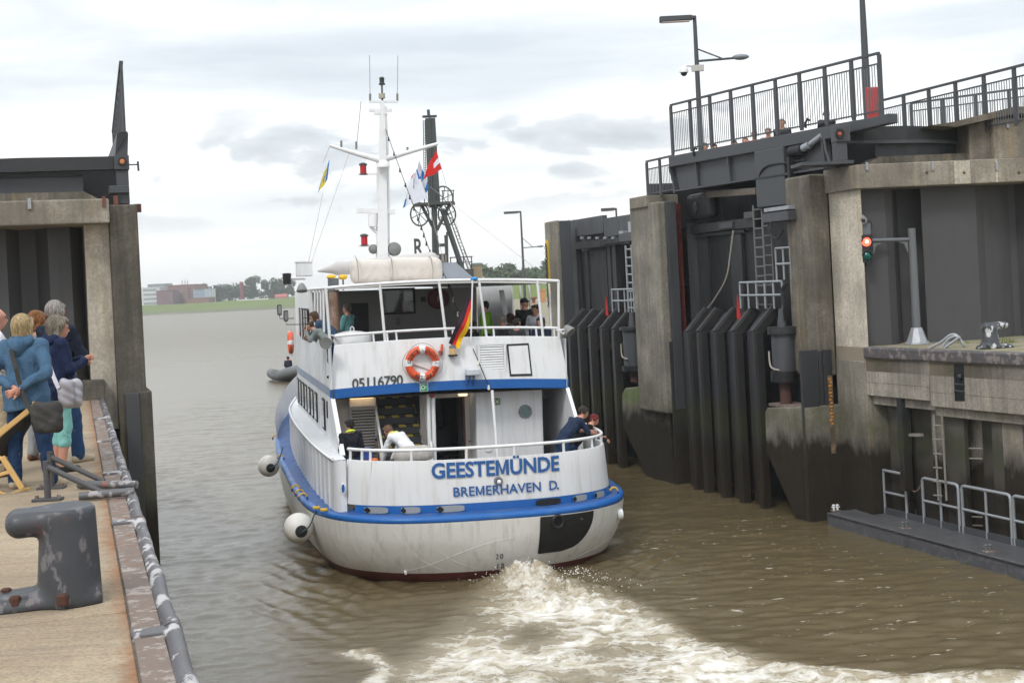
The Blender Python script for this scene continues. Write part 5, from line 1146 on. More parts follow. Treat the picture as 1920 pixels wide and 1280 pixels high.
bm_ = MB(); z0_, z1_ = Y0(200, 418, -.2).z, Y0(200, 372, -.2).z; bm_.bb(-9, xa + .005, -.2, 2.2, z0_, z1_); bmo = bm_.build('lintel_beam', CONC, lh, None, .03)
m = MB(); z2_ = z1_ + .16; m.prism([(-9, .1, z1_), (Y0(188, 372, .1).x, .1, z1_), (Y0(158, 357, .1).x, .1, z2_), (-9, .1, z2_)], (0, 2.0, 0)); m.build('sloped_slab', CONCM, lh)
for px in (55, 195):
    p = Y0(px, 380, -.22); m = MB(); m.box((p.x, -.22, z1_ - .06), (.06, .04, .2)); m.build('lug', paint('lug_rust', (.16, .06, .045), .8) if px == 195 else GALV, bmo)
p = Y0(265, 386, .5); lbox(FL, xb - .05, xb + .10, .4, .6, zt - .12, zt + .03, 'lug', paint('lug_rust', (.16, .06, .045), .8), col)
p = Y0(217, 380, .1); m = MB(); m.box((p.x, .05, zt + .07), (.08, .08, .2)); m.build('lug', paint('lug_rust', (.16, .06, .045), .8), lh)
def pile_wall(fr, x0, x1, y, z0, z1, parent, w=(.42, .10, .34, .10), dep=.34, mat=PILE, xs=None):
    x = x0; k = 0; lev = [(0, 0), (0, 1), (1, 1), (1, 0)]
    while x < x1:
        ww = w[k % 4]; a, b = lev[k % 4]; e = min(x + ww, x1)
        m = MB(); m.prism([(x, y + dep * a, z0), (e, y + dep * b, z0), (e, y + dep * b + .03, z0), (x, y + dep * a + .03, z0)], (0, 0, z1 - z0)); o = m.build('sheet_pile', mat, parent)
        if a == b:
            m = MB(); m.bb((x + e) / 2 - .012, (x + e) / 2 + .012, y + dep * a - .014, y + dep * a, z0, z1); m.build('interlock', mat, o)
        x = e; k += 1
pile_wall(FL, -6.5, Y0(166, 600, .9).x + .05, .75, ZQ - .2, z0_ + .2, lh, (.40, .22, .30, .22), .5)
lbox(FL, Y0(156, 730, -.1).x, Y0(197, 730, -.1).x, -.15, .4, ZQ - .1, Y0(180, 713, -.1).z, 'plinth', CONCD, lh, .02)
lbox(FL, -9, xa, 2.2, 2.3, ZQ - .5, z1_, 'rear_wall', STEELB, lh)
lbox(FL, xa - .5, xb - .1, 3.2, 14, -2, ZQ, 'canal_wall', CONCD, lh)
# ---- foot-bridge on the left head: girder, box end, railing seen end-on
FBZ = 8.75
def railing(name, label, A, Bp, z, bays, parent_group=None, hgt=1.32, bal=.078, endpost=True, low=.06):
    A, Bp = Vector((A[0], A[1], z)), Vector((Bp[0], Bp[1], z if len(Bp) < 3 else Bp[2])); L = (Bp - A).length; d = (Bp - A).normalized(); up = Vector((0, 0, 1))
    t = thing(name, label, 'railing', A, group=parent_group); sd_ = d.cross(up)
    for nm, zz, w_, h_ in (('top_rail', hgt, .07, .05), ('upper_bar', hgt - .22, .035, .03), ('lower_bar', low + .04, .035, .03)):
        m = MB(); m.beam(A + up * zz, Bp + up * zz, w_, h_); m.build(nm, STEELG, t, world=True)
    for i in range(bays + 1):
        p = A.lerp(Bp, i / bays); m = MB(); m.beam(p, p + up * (hgt - .03), .05, .09 if endpost else .06, d); m.build('post', STEELG, t, world=True)
    nb = max(2, int(L / bays / bal))
    for i in range(bays):
        m = MB()
        for j in range(1, nb):
            p = A.lerp(Bp, (i + j / nb) / bays); m.beam(p + up * low, p + up * (hgt - .22), .013, .013, d)
        tag(m.build('balusters', BALM, t, world=True, fix=False), kind='stuff')
    return t
g = thing('footbridge', 'charcoal steel footbridge girder with orange lamp on the left lock head', 'bridge', M=FL.M)
xr = Y0(230, 300, .3).x
zt_, zb_ = Y0(225, 293, .2).z, Y0(225, 317, .2).z
m = MB(); m.prism([(-9, .2, zt_ - .35), (-6, .2, zt_ - .22), (-3.5, .2, zt_ - .06), (-1.2, .2, zt_), (Y0(216, 300, .2).x, .2, zt_), (Y0(216, 300, .2).x, .2, zb_), (-1.5, .2, zb_ - .02), (-9, .2, zb_ - .18)], (0, .3, 0)); m.build('curved_girder', STEEL, g)
m = MB(); m.bb(-9, Y0(156, 350, .45).x, .42, 1.6, z2_ - .1, zb_ - .08); m.build('lower_girder', STEELG, g)
m = MB(); m.bb(-9, Y0(156, 350, .45).x + .01, .36, .44, zb_ - .10, zb_ - .03); m.build('girder_flange', STEEL, g)
lbox(FL, -9, xa + .3, 1.7, 1.8, z1_, zt_ - .06, 'girder_sheet', STEELB, g)  # black sheet added behind the girder, stands in for the dark void
bx0, bx1 = Y0(214, 300, .1).x, Y0(242, 300, .1).x
bo = lbox(FL, bx0, bx1, .1, .4, zb_ - .02, zt_ + .01, 'lamp_box', STEELG, g, .01)
p = Y0(229, 303, .09); m = MB(); m.lathe([(.001, 0), (.075, 0), (.075, .05), (.06, .05), (.055, .03), (.001, .03)], (p.x, .1, p.z), 18, Matrix.Rotation(math.pi / 2, 4, 'X')); m.build('lamp_rim', STEELB, bo, 40)
m = MB(); m.lathe([(.001, .03), (.055, .03), (.04, .05), (.001, .055)], (p.x, .1, p.z), 18, Matrix.Rotation(math.pi / 2, 4, 'X')); m.build('lamp_lens', paint('lens_orange', (.55, .20, .09), .2), bo, 40)
lbox(FL, bx0 + .03, bx1 - .02, .15, .5, zt + .02, zb_ - .02, 'support_leg', STEELG, g, .01); lbox(FL, bx0 - .12, bx1 - .03, .05, .6, zt + .22, zt + .36, 'bearing', STEELG, g, .01)
m = MB(); z3 = Y0(228, 272, .1).z; z4 = Y0(228, 250, .1).z
m.prism([(bx0 + .02, .1, zt_), (bx1 - .02, .1, zt_), (bx1 + .01, .1, z4), (bx1 - .01, -.02, z4 + .02), (bx0 + .07, -.02, z4)], (0, 9.5, 0)); m.build('longitudinal_girder', STEELG, g, None, .01)
p = Y0(246, 309, .3); m = MB(); m.tube([(bx1, .3, p.z), (bx1 + .17, .3, p.z), (bx1 + .17, .3, p.z + .03)], .013, 6); m.tube([(bx1 + .17, .3, p.z + .06), (bx1 + .175, .3, p.z - .12)], .02, 6); m.build('small_bracket', STEELG, g)
w0 = FL.w(bx1 - .06, -.0, 0); w1 = FL.w(FL.y(212.5, 262, 10.6).x + .0, 10.6, 0)
railing('bridge_railing', 'grey bridge railing seen end-on above the left lock head', (w0.x, w0.y), (w1.x, w1.y), FL.w(0, 0, z4).z, 10)
# ================================================================ people on the quay
def stand(px, py, face, size=1.0): p = onz(px, py, ZQ); return place(p.x, p.y, p.z, face)
person(stand(58, 914, -8), 'blonde woman in blue denim jacket, hands clasped behind her back', dict(
    head=(0.0, .01, 1.575), neck=(0, -.01, 1.45), elL=(-.29, -.12, 1.14), elR=(.29, -.12, 1.14), haL=(-.045, -.185, 1.02), haR=(.03, -.20, 1.0), knL=(-.14, .0, .49), knR=(.16, .0, .49), anL=(-.15, -.03, .08), anR=(.22, -.0, .08), toL=(-.16, .13, .03), toR=(.29, .12, .03), hip=(0, 0, .92), look=.0, curl=.9),
    ('denim_jacket_blue', (.062, .125, .205)), ('jeans_dark', (.018, .042, .10)), 'shoe_beige', ('bob', (.52, .38, .20)), h=.017, size=.985, hood=True, fat=1.16, hem=.025)
person(stand(116, 884, -52), 'grey-haired woman in navy rain jacket and turquoise cropped trousers', dict(
    head=(0, .05, 1.575), neck=(0, .0, 1.45), elL=(-.25, .10, 1.15), elR=(.25, .05, 1.12), haL=(-.02, .32, 1.22), haR=(.02, .32, 1.20), knL=(-.1, .06, .50), knR=(.1, .03, .50), look=-.1, nod=.12, curl=1.0),
    ('rain_jacket_navy', (.012, .020, .055)), ('trousers_turquoise', (.22, .50, .46)), 'shoe_dark', ('bob', (.25, .21, .16)), h=.017, size=.965, hood=True, fat=1.14, hem=.03, leglen=.42)
person(stand(118, 868, -20), 'grey-haired man in dark navy pullover and jeans, behind the woman in navy', dict(
    head=(.0, .02, 1.60), elL=(-.26, .08, 1.15), elR=(.27, .06, 1.15), haL=(-.06, .26, 1.18), haR=(.06, .26, 1.18), anR=(.16, .06, .08), toR=(.2, .22, .03), knR=(.13, .06, .49)),
    ('pullover_navy', (.012, .017, .032)), ('jeans_blue', (.022, .055, .125)), 'shoe_beige', ('short', (.40, .36, .32)), h=.02, size=1.045, fat=1.1)
person(stand(78, 862, -30), 'auburn-haired woman with sunglasses on her head, mostly hidden', dict(head=(0, .04, 1.60), nod=.2), ('blouse_grey', (.20, .21, .22)), ('skirt_grey', (.25, .25, .26)), 'shoe_brown', ('bob', (.24, .09, .025)), h=.024, size=.985, sleeve=.5)
person(stand(2, 892, -62), 'bald man in white shirt at the edge of the picture', dict(head=(0, .03, 1.60), elL=(-.25, .05, 1.14), elR=(.24, .05, 1.14), haL=(-.12, .25, 1.1), haR=(.12, .25, 1.1)), ('shirt_white', (.74, .74, .78)), ('trousers_beige', (.42, .33, .23)), 'shoe_brown', ('bald', (0, 0, 0)), h=.02, size=1.035, fat=1.15)
# bags
def bag(label, c, w_, h_, d_, strap, mat, rot, smat):
    t = thing('shoulder_bag', label, 'bag', M=Matrix.Translation(c) @ Matrix.Rotation(rot, 4, 'Z'))
    P = [((-w_ / 2 + .04, 0, z), (w_ / 2 - .04, 0, z), d_ * (1.0 - .2 * abs(z / h_)), d_ * (1.0 - .2 * abs(z / h_))) for z in np.linspace(-h_ / 2 + .04, h_ / 2 - .03, 7)]
    soft('pouch', P, mat, t, .014, .03, fold=.008)
    pts = smooth_path(strap, 6); m = MB()
    for i in range(len(pts) - 1): m.beam(pts[i], pts[i + 1] + (pts[i + 1] - pts[i]) * .05, .042, .006, (0, -1, .1))
    m.build('strap', smat, t, None, world=True)
    return t
BAGG = cloth('bag_dark_grey', (.045, .043, .04), .7, .5); BAGS = paint('bag_silver', (.42, .40, .43), .35, .15, 8, .5, 14, metal=.4)
bag('dark grey shoulder bag on the hip of the woman in denim', at(88, 783, 12.78), .29, .27, .055, [at(20, 655, 12.88), at(30, 690, 12.84), at(40, 730, 12.84), at(58, 770, 12.8), at(72, 782, 12.75)], BAGG, -.25, BAGG)
bag('silver grey shoulder bag of the woman in navy', at(132, 738, 13.72), .26, .27, .055, [at(92, 682, 13.8), at(100, 705, 13.75), at(110, 728, 13.7)], BAGS, -.5, BAGS)
# ================================================================ right side of the lock
P1, P2 = onz(1515, 978, 0), onz(1267, 908, 0)
RYAW = math.degrees(math.atan2(P1.x - P2.x, P2.y - P1.y))
FR = Frame((P1.x, P1.y, 0), RYAW)
ry, rx_ = FR.y, FR.x
xl, xc = 0.0, ry(1563, 560, 0).x
def pier(fr, label, px, nose, ztop, mats, plates):
    """px: far edge, near corner, right edge of the column and where it stands on the foot; nose: outline pixels of the foot block on its canal face"""
    t = thing('lock_pier', label, 'pier', M=fr.M, group='lock piers on the far side')
    a, b = fr.y(px[1], 560, 0).x, fr.y(px[2], 560, 0).x; dep = fr.x(px[0], 560, a).y; zj = fr.y(px[1], px[3], 0).z
    m = MB(); m.bb(a, b, 0, dep, zj - .6, ztop); m.build('column', mats[0], t, None, .05)
    pts = [fr.x(q[0], q[1], 0) for q in nose]; m = MB(); m.prism([(0, p.y, p.z) for p in pts], (b, 0, 0)); m.build('foot_block', mats[1], t, None, .03)
    for p0, p1, yy, zt_ in plates:
        c, d = fr.y(p0, 800, yy).x, fr.y(p1, 800, yy).x; m = MB(); m.bb(c + .02, d, yy, .02, -2, fr.y(p0, zt_, yy).z); m.build('guard_plate', STEELT, t, None, .015)
    return t, a, b, zj
zc1 = ry(1540, 326, 0).z
p1, a1_, b1_, zj1 = pier(FR, 'stained concrete lock pier with an orange-marked tide gauge beside the pontoon', (1481, 1529, 1563, 656), [(1434, 772), (1438, 764), (1490, 763), (1507, 763), (1522, 1060), (1514, 1020), (1436, 846)], zc1, (CONCM, CONCT), ((1506, 1540, -.06, 657), (1540, 1549, -.02, 657), (1549, 1566, -.05, 655)))
# tide gauge: pale staff with orange figures
m = MB(); g0, g1 = ry(1552, 705, -.06), ry(1559, 705, -.06); gz0, gz1 = ry(1556, 850, -.06).z, ry(1556, 704, -.06).z
m.bb(g0.x - .01, g1.x + .01, -.075, -.055, gz0, gz1); gauge = m.build('tide_gauge', paint('gauge_weathered', (.10, .075, .05), .8, .3, 8, dirt=(.38, .25, .15), damt=.8, dscale=4), p1)
for k in range(14):
    z = gz1 - .06 - k * (gz1 - gz0) * .62 / 14; m = MB(); w_ = .085 if k % 3 else .055; o_ = .03 * (k % 2)
    m.prism([(g0.x + o_, -.083, z - .03), (g0.x + w_, -.083, z - .02), (g0.x + w_, -.083, z + .0), (g0.x + o_, -.083, z + .014)], (0, .006, 0)); m.build('gauge_mark', paint('gauge_orange', (.70, .26, .015), .6, .15, 12), gauge)
# rust plate on the foot block
lbox(FR, .1, .7, rx_(1496, 764, .1).y, rx_(1442, 764, .1).y, rx_(1465, 764, 0).z - .01, rx_(1465, 764, 0).z + .05, 'bearing_plate', RUSTP, p1)
# second and third pier
F2o = P2.copy(); F2 = Frame((F2o.x, F2o.y, 0), RYAW); zc2 = F2.y(1240, 378, 0).z
p2, a2_, b2_, zj2 = pier(F2, 'concrete lock pier with green algae band beside the red brick strip', (1188, 1239, 1257, 735), [(1166, 738), (1172, 727), (1206, 724), (1246, 722), (1271, 960), (1255, 950), (1214, 895), (1167, 800)], zc2, (CONCT, concrete('concrete_algae', (.28, .255, .21), .65, .65, tidal=True, moss=.3, algae=1.0, green=(.12, .20, .018))), ((1262, 1292, -.03, 640),))
m = MB(); a = F2.y(1255, 560, .05).x; b = F2.y(1273, 560, .05).x; m.bb(a, b, -.04, .5, zj2 - .5, F2.y(1262, 378, 0).z); m.build('guard_plate', STEELG, p2, None, .01)
a = F2.y(1273, 560, .2).x; b = F2.y(1286, 560, .2).x; BRICK = paint('brick_red', (.22, .035, .03), .8, .3, 9, .2, 30, dirt=(.04, .03, .03), damt=.6, dscale=5); zb0, zb1 = F2.y(1280, 650, .2).z, F2.y(1280, 380, .2).z
m = MB(); m.bb(a, b, .3, .6, zb0, zb1); br_ = m.build('brick_backing', STEELB, p2)
m = MB(); z = zb0; k = 0
while z < zb1 - .07:
    xs_ = [a, (a + b) / 2 + (.05 if k % 2 else -.04), b]
    for i in range(2): m.bb(xs_[i] + .004, xs_[i + 1] - .004, .24, .3, z + .006, z + .064)
    z += .072; k += 1
tag(m.build('brickwork', BRICK, p2), kind='stuff')
m = MB(); a, b = F2.y(1208, 372, .6).x, F2.y(1268, 366, .6).x; m.bb(a, b, .5, 1.6, zc2 - .1, F2.y(1235, 366, .6).z); m.build('cap_block', CONC, p2, None, .02)
F3o = FR.w(0, rx_(1053, 560, .12).y, 0); F3 = Frame((F3o.x, F3o.y, 0), RYAW); zc3 = F3.y(1045, 413, 0).z
p3, a3_, b3_, zj3 = pier(F3, 'furthest concrete lock pier, partly hidden behind the boat', (1027, 1050, 1058, 735), [(1015, 735), (1050, 730), (1068, 900), (1040, 900), (1015, 800)], zc3, (CONCT, CONCT), ((1062, 1074, -.03, 640),))
m = MB(); a, b = F3.y(1056, 560, .03).x, F3.y(1076, 560, .03).x; m.bb(a, b, -.03, .6, 1, zc3 - .02); m.build('guard_plate', STEELG, p3)
# ---- wall end, lintel and sheet piling that face the viewer
yn = rx_(1619, 560, xc).y; C1w = FR.w(xc, yn, 0); C2w = FR.w(xc, 0, 0)
FB_ = Frame((C1w.x, C1w.y, 0), 5.0); fy_ = FB_.y
head = thing('gate_building', 'concrete lintel over charcoal sheet piling behind the traffic light', 'lock head', M=FB_.M)
cI = FB_.I
zl0, zl1 = fy_(1640, 353, -.1).z, fy_(1640, 307.5, -.1).z
m = MB(); i0 = cI @ C1w; i1 = cI @ C2w; zq = ZQ
n_ = Vector((i1.y - i0.y, -(i1.x - i0.x), 0)).normalized()
def wallseg(p, q, z0, z1, th, name, mat, parent, out=0.0, bev=.01):
    d = (q - p).normalized(); n = Vector((d.y, -d.x, 0)); a = p + n * out; b = q + n * out
    m = MB(); m.prism([(a.x, a.y, z0), (b.x, b.y, z0), (b.x - n.x * th, b.y - n.y * th, z0), (a.x - n.x * th, a.y - n.y * th, z0)], (0, 0, z1 - z0)); return m.build(name, mat, parent, None, bev)
wallseg(i1, i0, ZQ - .05, zl0 + .1, .07, 'wall_end', CONCP, head, .0)
dcan = (i1 - i0).normalized()
m = MB(); c0 = Vector((i0.x - .06, -.12, 0)); c1 = c0 + dcan * (i1 - i0).length * 1.1
m.prism([(c0.x, c0.y, zl0), (8, -.12, zl0), (8, 1.6, zl0), (c1.x, max(c1.y, 1.0), zl0), (c1.x, c1.y, zl0)], (0, 0, zl1 - zl0)); lint = m.build('lintel_beam', CONC, head, None, .025)
for px in (1625, 1748, 1868):
    p = fy_(px, 312, -.13); m = MB(); m.box((p.x, -.14, p.z), (.05, .05, .17)); m.build('lug', GALV, lint)
for px in (1738, 1808, 1911):
    p = fy_(px, 324, -.13); m = MB(); m.lathe([(.001, 0), (.035, 0), (.03, .012), (.001, .006)], (p.x, -.12, p.z), 10, Matrix.Rotation(math.pi / 2, 4, 'X')); m.build('tie_hole', CONCD, lint)
for px0, px1 in ((1790, 1820), (1868, 1871)):
    a, b = fy_(px0, 330, -.13).x, fy_(px1, 330, -.13).x; m = MB(); m.bb(a, b, -.126, -.1, zl0 + .01, zl1 - .02); m.build('patched_panel', CONCP, lint)
edges = [1613, 1652, 1668, 1681, 1690, 1736, 1774, 1778, 1816, 1838, 1852, 1862, 1868, 1900, 1912, 1940, 1965]
lv_ = [.30, .30, .30, .45, .95, .38, .38, .38, .38, .42, .62, .70, .75, .95, .95, .55, .5]
for k in range(len(edges) - 1):
    pa, pb = fy_(edges[k], 560, lv_[k]), fy_(edges[k + 1], 560, lv_[k + 1] if k in (2, 3, 9, 10, 11, 12, 14) else lv_[k]); ya = lv_[k]; yb = lv_[k + 1] if k in (2, 3, 9, 10, 11, 12, 14) else lv_[k]
    m = MB(); m.prism([(pa.x, ya, zq - .3), (pb.x, yb, zq - .3), (pb.x, yb + .04, zq - .3), (pa.x, ya + .04, zq - .3)], (0, 0, zl0 + .1 - zq + .3)); m.build('sheet_pile', PILE, head)
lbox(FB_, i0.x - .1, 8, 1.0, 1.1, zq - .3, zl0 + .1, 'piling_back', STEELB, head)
m = MB(); m.bb(i0.x + .1, 8, 1.2, 9, zq - 1, zl1 - .05); m.build('head_body', CONCD, head)
# sloped upstand, curved girder, ring beam and concrete block over the lintel
y1 = .35; pz = lambda px, py, yy: fy_(px, py, yy)
s0, s1, s2 = pz(1620, 309, y1), pz(1648, 294, y1), pz(1822, 294, y1); m = MB(); m.prism([(s0.x, y1, zl1 - .02), (8, y1, zl1 - .02), (8, y1, s1.z), (s1.x, y1, s1.z)], (0, .8, 0)); m.build('sloped_upstand', CONCM, head)
gd = thing('bridge_bearing_girder', 'charcoal curved steel girder with round red lamp above the concrete lintel', 'girder', M=FB_.M)
def arc(pxs, pyt, pyb, yy, dy, name, mat, bev=0):
    T_, B_ = [], []
    for i, px in enumerate(pxs):
        bow = yy + .5 * ((px - 1690) / 120) ** 2; a = pz(px, pyt[i], bow); b = pz(px, pyb[i], bow); T_.append(a); B_.append(b)
    m = MB(); m.loft([T_, B_], closed=False); m.loft([T_, [p + Vector((0, dy, 0)) for p in T_]], closed=False); m.loft([B_, [p + Vector((0, dy, 0)) for p in B_]], closed=False); return m.build(name, mat, gd)
pxs = [1585, 1620, 1660, 1700, 1740, 1775, 1795]
arc(pxs, [239, 238, 237, 236, 237, 239, 241], [264, 264, 264, 263, 263, 264, 265], .35, .3, 'curved_girder', STEEL)
arc(pxs, [263, 263, 263, 262, 262, 263, 265], [269, 269, 269, 268, 268, 269, 270], .25, .3, 'girder_flange', STEELG)
arc([1641, 1680, 1720, 1760, 1800, 1822], [268] * 6, [294, 293, 293, 293, 294, 295], .5, .4, 'ring_beam', STEELG)
m = MB(); a, b = pz(1560, 250, .3), pz(1586, 268, .3); m.bb(a.x, b.x + .02, .05, .4, pz(1570, 267, .2).z, pz(1570, 237, .2).z); lb = m.build('lamp_box', STEELG, gd, None, .01)
p = pz(1574, 251, .04); m = MB(); m.lathe([(.05, 0), (.105, 0), (.105, .05), (.06, .05), (.05, .02), (.05, 0)], (p.x, .05, p.z), 20, Matrix.Rotation(math.pi / 2, 4, 'X')); m.build('lamp_rim', STEELB, lb, 40)
m = MB(); m.lathe([(.001, .0), (.055, .0), (.045, .04), (.001, .05)], (p.x, .05, p.z), 16, Matrix.Rotation(math.pi / 2, 4, 'X')); m.build('lamp_lens', paint('lens_red', (.40, .09, .06), .2), lb, 40)
a, b = pz(1562, 268, .3), pz(1584, 300, .3); lbox(FB_, a.x, b.x, .1, .4, pz(1570, 302, .2).z, pz(1570, 266, .2).z, 'support_leg', STEELG, gd, .01)
m = MB(); a = pz(1500, 303, .2); b = pz(1598, 303, .2); m.bb(a.x, b.x, .1, .9, pz(1570, 308, .2).z, pz(1570, 302, .2).z); m.build('bearing_shelf', STEELG, gd)
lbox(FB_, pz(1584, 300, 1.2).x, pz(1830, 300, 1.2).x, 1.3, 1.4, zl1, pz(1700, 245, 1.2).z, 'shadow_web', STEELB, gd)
blk = MB(); a = pz(1815, 230, .15); blk.bb(a.x, 8, .15, 2.2, zl1 + .0, pz(1870, 222, .15).z); blk.build('end_block', CONCM, head, None, .02)
a = pz(1858, 230, .1); blk = MB(); blk.bb(a.x, 8, .02, .4, zl1 + .0, pz(1870, 224, .1).z); blk.build('end_block', CONC, head, None, .02)
p = pz(1889, 234, .0); m = MB(); m.box((p.x, .0, p.z), (.06, .05, .14)); m.build('lug', GALV, head)
sl = [pz(1744, 236, .2), pz(1794, 236, -.1), pz(1905, 214, -.1), pz(1990, 214, -.1), pz(1990, 199, -.1), pz(1902, 199, -.1)]
m = MB(); q = [pz(1792, 238, -.15), pz(1903, 213, -.15), pz(1990, 213, -.15), pz(1990, 200, -.15), pz(1902, 200, -.15), pz(1786, 229, -.15), pz(1745, 235, -.15)]; m.prism([(p.x, -.15, p.z) for p in q], (0, 3.0, 0)); m.build('deck_slab', CONCM, head)
# ---- footbridge over the gate chamber: plate girder, brackets, railing
zb = 8.78; N0, N1 = onz(1654, 216, zb), onz(1262, 291, zb); dB = (N1 - N0); LB = dB.length
FG = Frame((N0.x, N0.y, 0), math.degrees(math.atan2(-dB.x, dB.y)))
fb_ = thing('footbridge', 'long charcoal plate-girder footbridge over the gate chamber', 'bridge', M=FG.M)
yk = FG.x(1563, 235, 0).y; yend = LB + .15; gx = FG.x
m = MB(); m.bb(-.05, .5, yk, yend, zb - .30, zb - .02); m.build('deck_beam', STEELG, fb_, None, .01)
zbot0, zbot1 = gx(1275, 358, .1).z, gx(1420, 334, .1).z
m = MB(); m.prism([(.10, yk + .3, zb - .3), (.10, yend - .05, zb - .3), (.10, yend - .25, zbot0), (.10, gx(1420, 334, .1).y, zbot1), (.10, yk + .3, zbot1 - .02)], (.04, 0, 0)); m.build('girder_sheet', STEELG, fb_)
m = MB(); m.beam((.08, yend - .2, zbot0), (.08, yk + .3, zbot1 - .02), .34, .04); m.build('bottom_flange', STEELG, fb_)
for px in (1305, 1366, 1431, 1495, 1545):
    yy = gx(px, 310, .0).y; m = MB(); m.prism([(-.02, yy, zb - .3), (.1, yy, zb - .3), (.1, yy, zbot1), (.04, yy, zbot1)], (0, .06, 0)); m.build('stiffener', STEELG, fb_)
m = MB(); m.prism([(-.04, yk, zb - .3), (.45, yk, zb - .3), (.45, yk, zb - .02), (-.04, yk, zb - .02)], (0, .01, 0)); m.prism([(-.04, yend, zb - .3), (.3, yend, zb - .3), (.3, yend - .1, zbot0), (.06, yend - .1, zbot0)], (0, .05, 0)); m.build('end_plate', STEELG, fb_)
m = MB(); m.loft([[(-.06, yk + .05, zb - .28), (.3, yk + .05, zb - .28), (.3, yk + .05, zb), (-.06, yk + .05, zb)], [(-.06, .25, zb - .22), (.2, .25, zb - .22), (.2, .25, zb - .02), (-.06, .25, zb - .02)], [(-.06, -.25, zb - .2), (.2, -.25, zb - .2), (.2, -.25, zb + .0), (-.06, -.25, zb + .0)]]); m.build('cantilever', STEELG, fb_, None, .01)
lbox(FG, .5, 9.0, yk + 1.2, yend - .1, zb - .2, zb - .02, 'deck_plate', STEELB, fb_); 
lbox(FG, 2.2, 2.3, yk, yend, zbot1 - .2, zb - .2, 'rear_girder', STEELB, fb_)
m = MB(); m.bb(.14, 2.2, gx(1420, 334, .1).y, yend - .3, zbot0 + .02, zbot0 + .06); m.build('soffit_plate', STEELB, fb_)
hb0, hb1 = gx(1476, 330, .0).y, gx(1421, 330, 0).y
m = MB(); m.bb(-.08, .25, hb0, hb1, gx(1440, 388, .0).z, zb - .3); hg = m.build('jack_housing', STEELG, fb_, None, .02)
lbox(FG, -.10, .27, hb0 - .01, hb1 + .01, gx(1440, 331, 0).z - .03, gx(1440, 331, 0).z, 'housing_seam', STEEL, hg)
a, b = gx(1506, 281, .0), gx(1522, 262, .0)
mo = MB(); mo.tube([(-.02, a.y + .4, a.z), (-.02, a.y - .0, a.z)], .13, 14); mot = mo.build('drive_motor', STEELB, fb_, 50); m = MB(); m.tube([(-.02, a.y - .02, a.z + .03), (-.02, a.y - .25, a.z + .08)], .09, 12); m.build('motor_coupling', GALV, mot, 50)
m = MB(); m.tube([(-.02, a.y - .3, a.z + .1), (-.02, a.y - .7, a.z + .25)], .07, 12); m.build('drive_shaft', GALV, mot, 50)
m = MB(); m.tube(smooth_path([gx(1423, 336, -.05), gx(1428, 320, -.1), gx(1442, 310, -.1), gx(1470, 306, -.08), gx(1510, 300, -.05)], 6), .025, 8); m.build('cable', STEELB, fb_, 50)
m = MB(); m.tube([gx(1545, 260, -.04), gx(1548, 280, -.04), gx(1555, 303, -.04)], .035, 8); m.build('drain_pipe', STEELG, fb_, 50)
for px in (1302, 1512): 
    p = gx(px, 240 if px > 1400 else 292, -.07); m = MB(); m.tube([p + Vector((0, .02, .0)), p + Vector((-.02, 0, .12)), p + Vector((0, -.06, .2)), p + Vector((.02, -.1, .15))], .03, 6); m.build('hook', STEELB, fb_)
railing('bridge_railing', 'long grey bridge railing with vertical bars over the gate chamber', (N0.x, N0.y), (N1.x, N1.y), zb, 9)
for i in range(10):
    w = N0.lerp(N1, i / 9); m = MB(); 
A, Bq = at(1652, 240, 33), at(1965, 187, 27.4); railing('bridge_railing', 'grey railing with vertical bars on the concrete approach slab', (A.x, A.y), (Bq.x, Bq.y), 8.4, 6, hgt=1.24)
A, Bq = at(1710, 235, 37.5), at(1960, 215, 35); railing('bridge_railing', 'grey railing standing further back on the bridge approach', (A.x, A.y), (Bq.x, Bq.y), 8.86, 4, hgt=1.22)
A, Bq = at(1212, 300, 37.0), at(1262, 300, 35.6); railing('bridge_railing', 'short grey railing on the pier top at the far end of the footbridge', (A.x, A.y), (Bq.x, Bq.y), at(1230, 368, 36.5).z, 2, hgt=1.0)
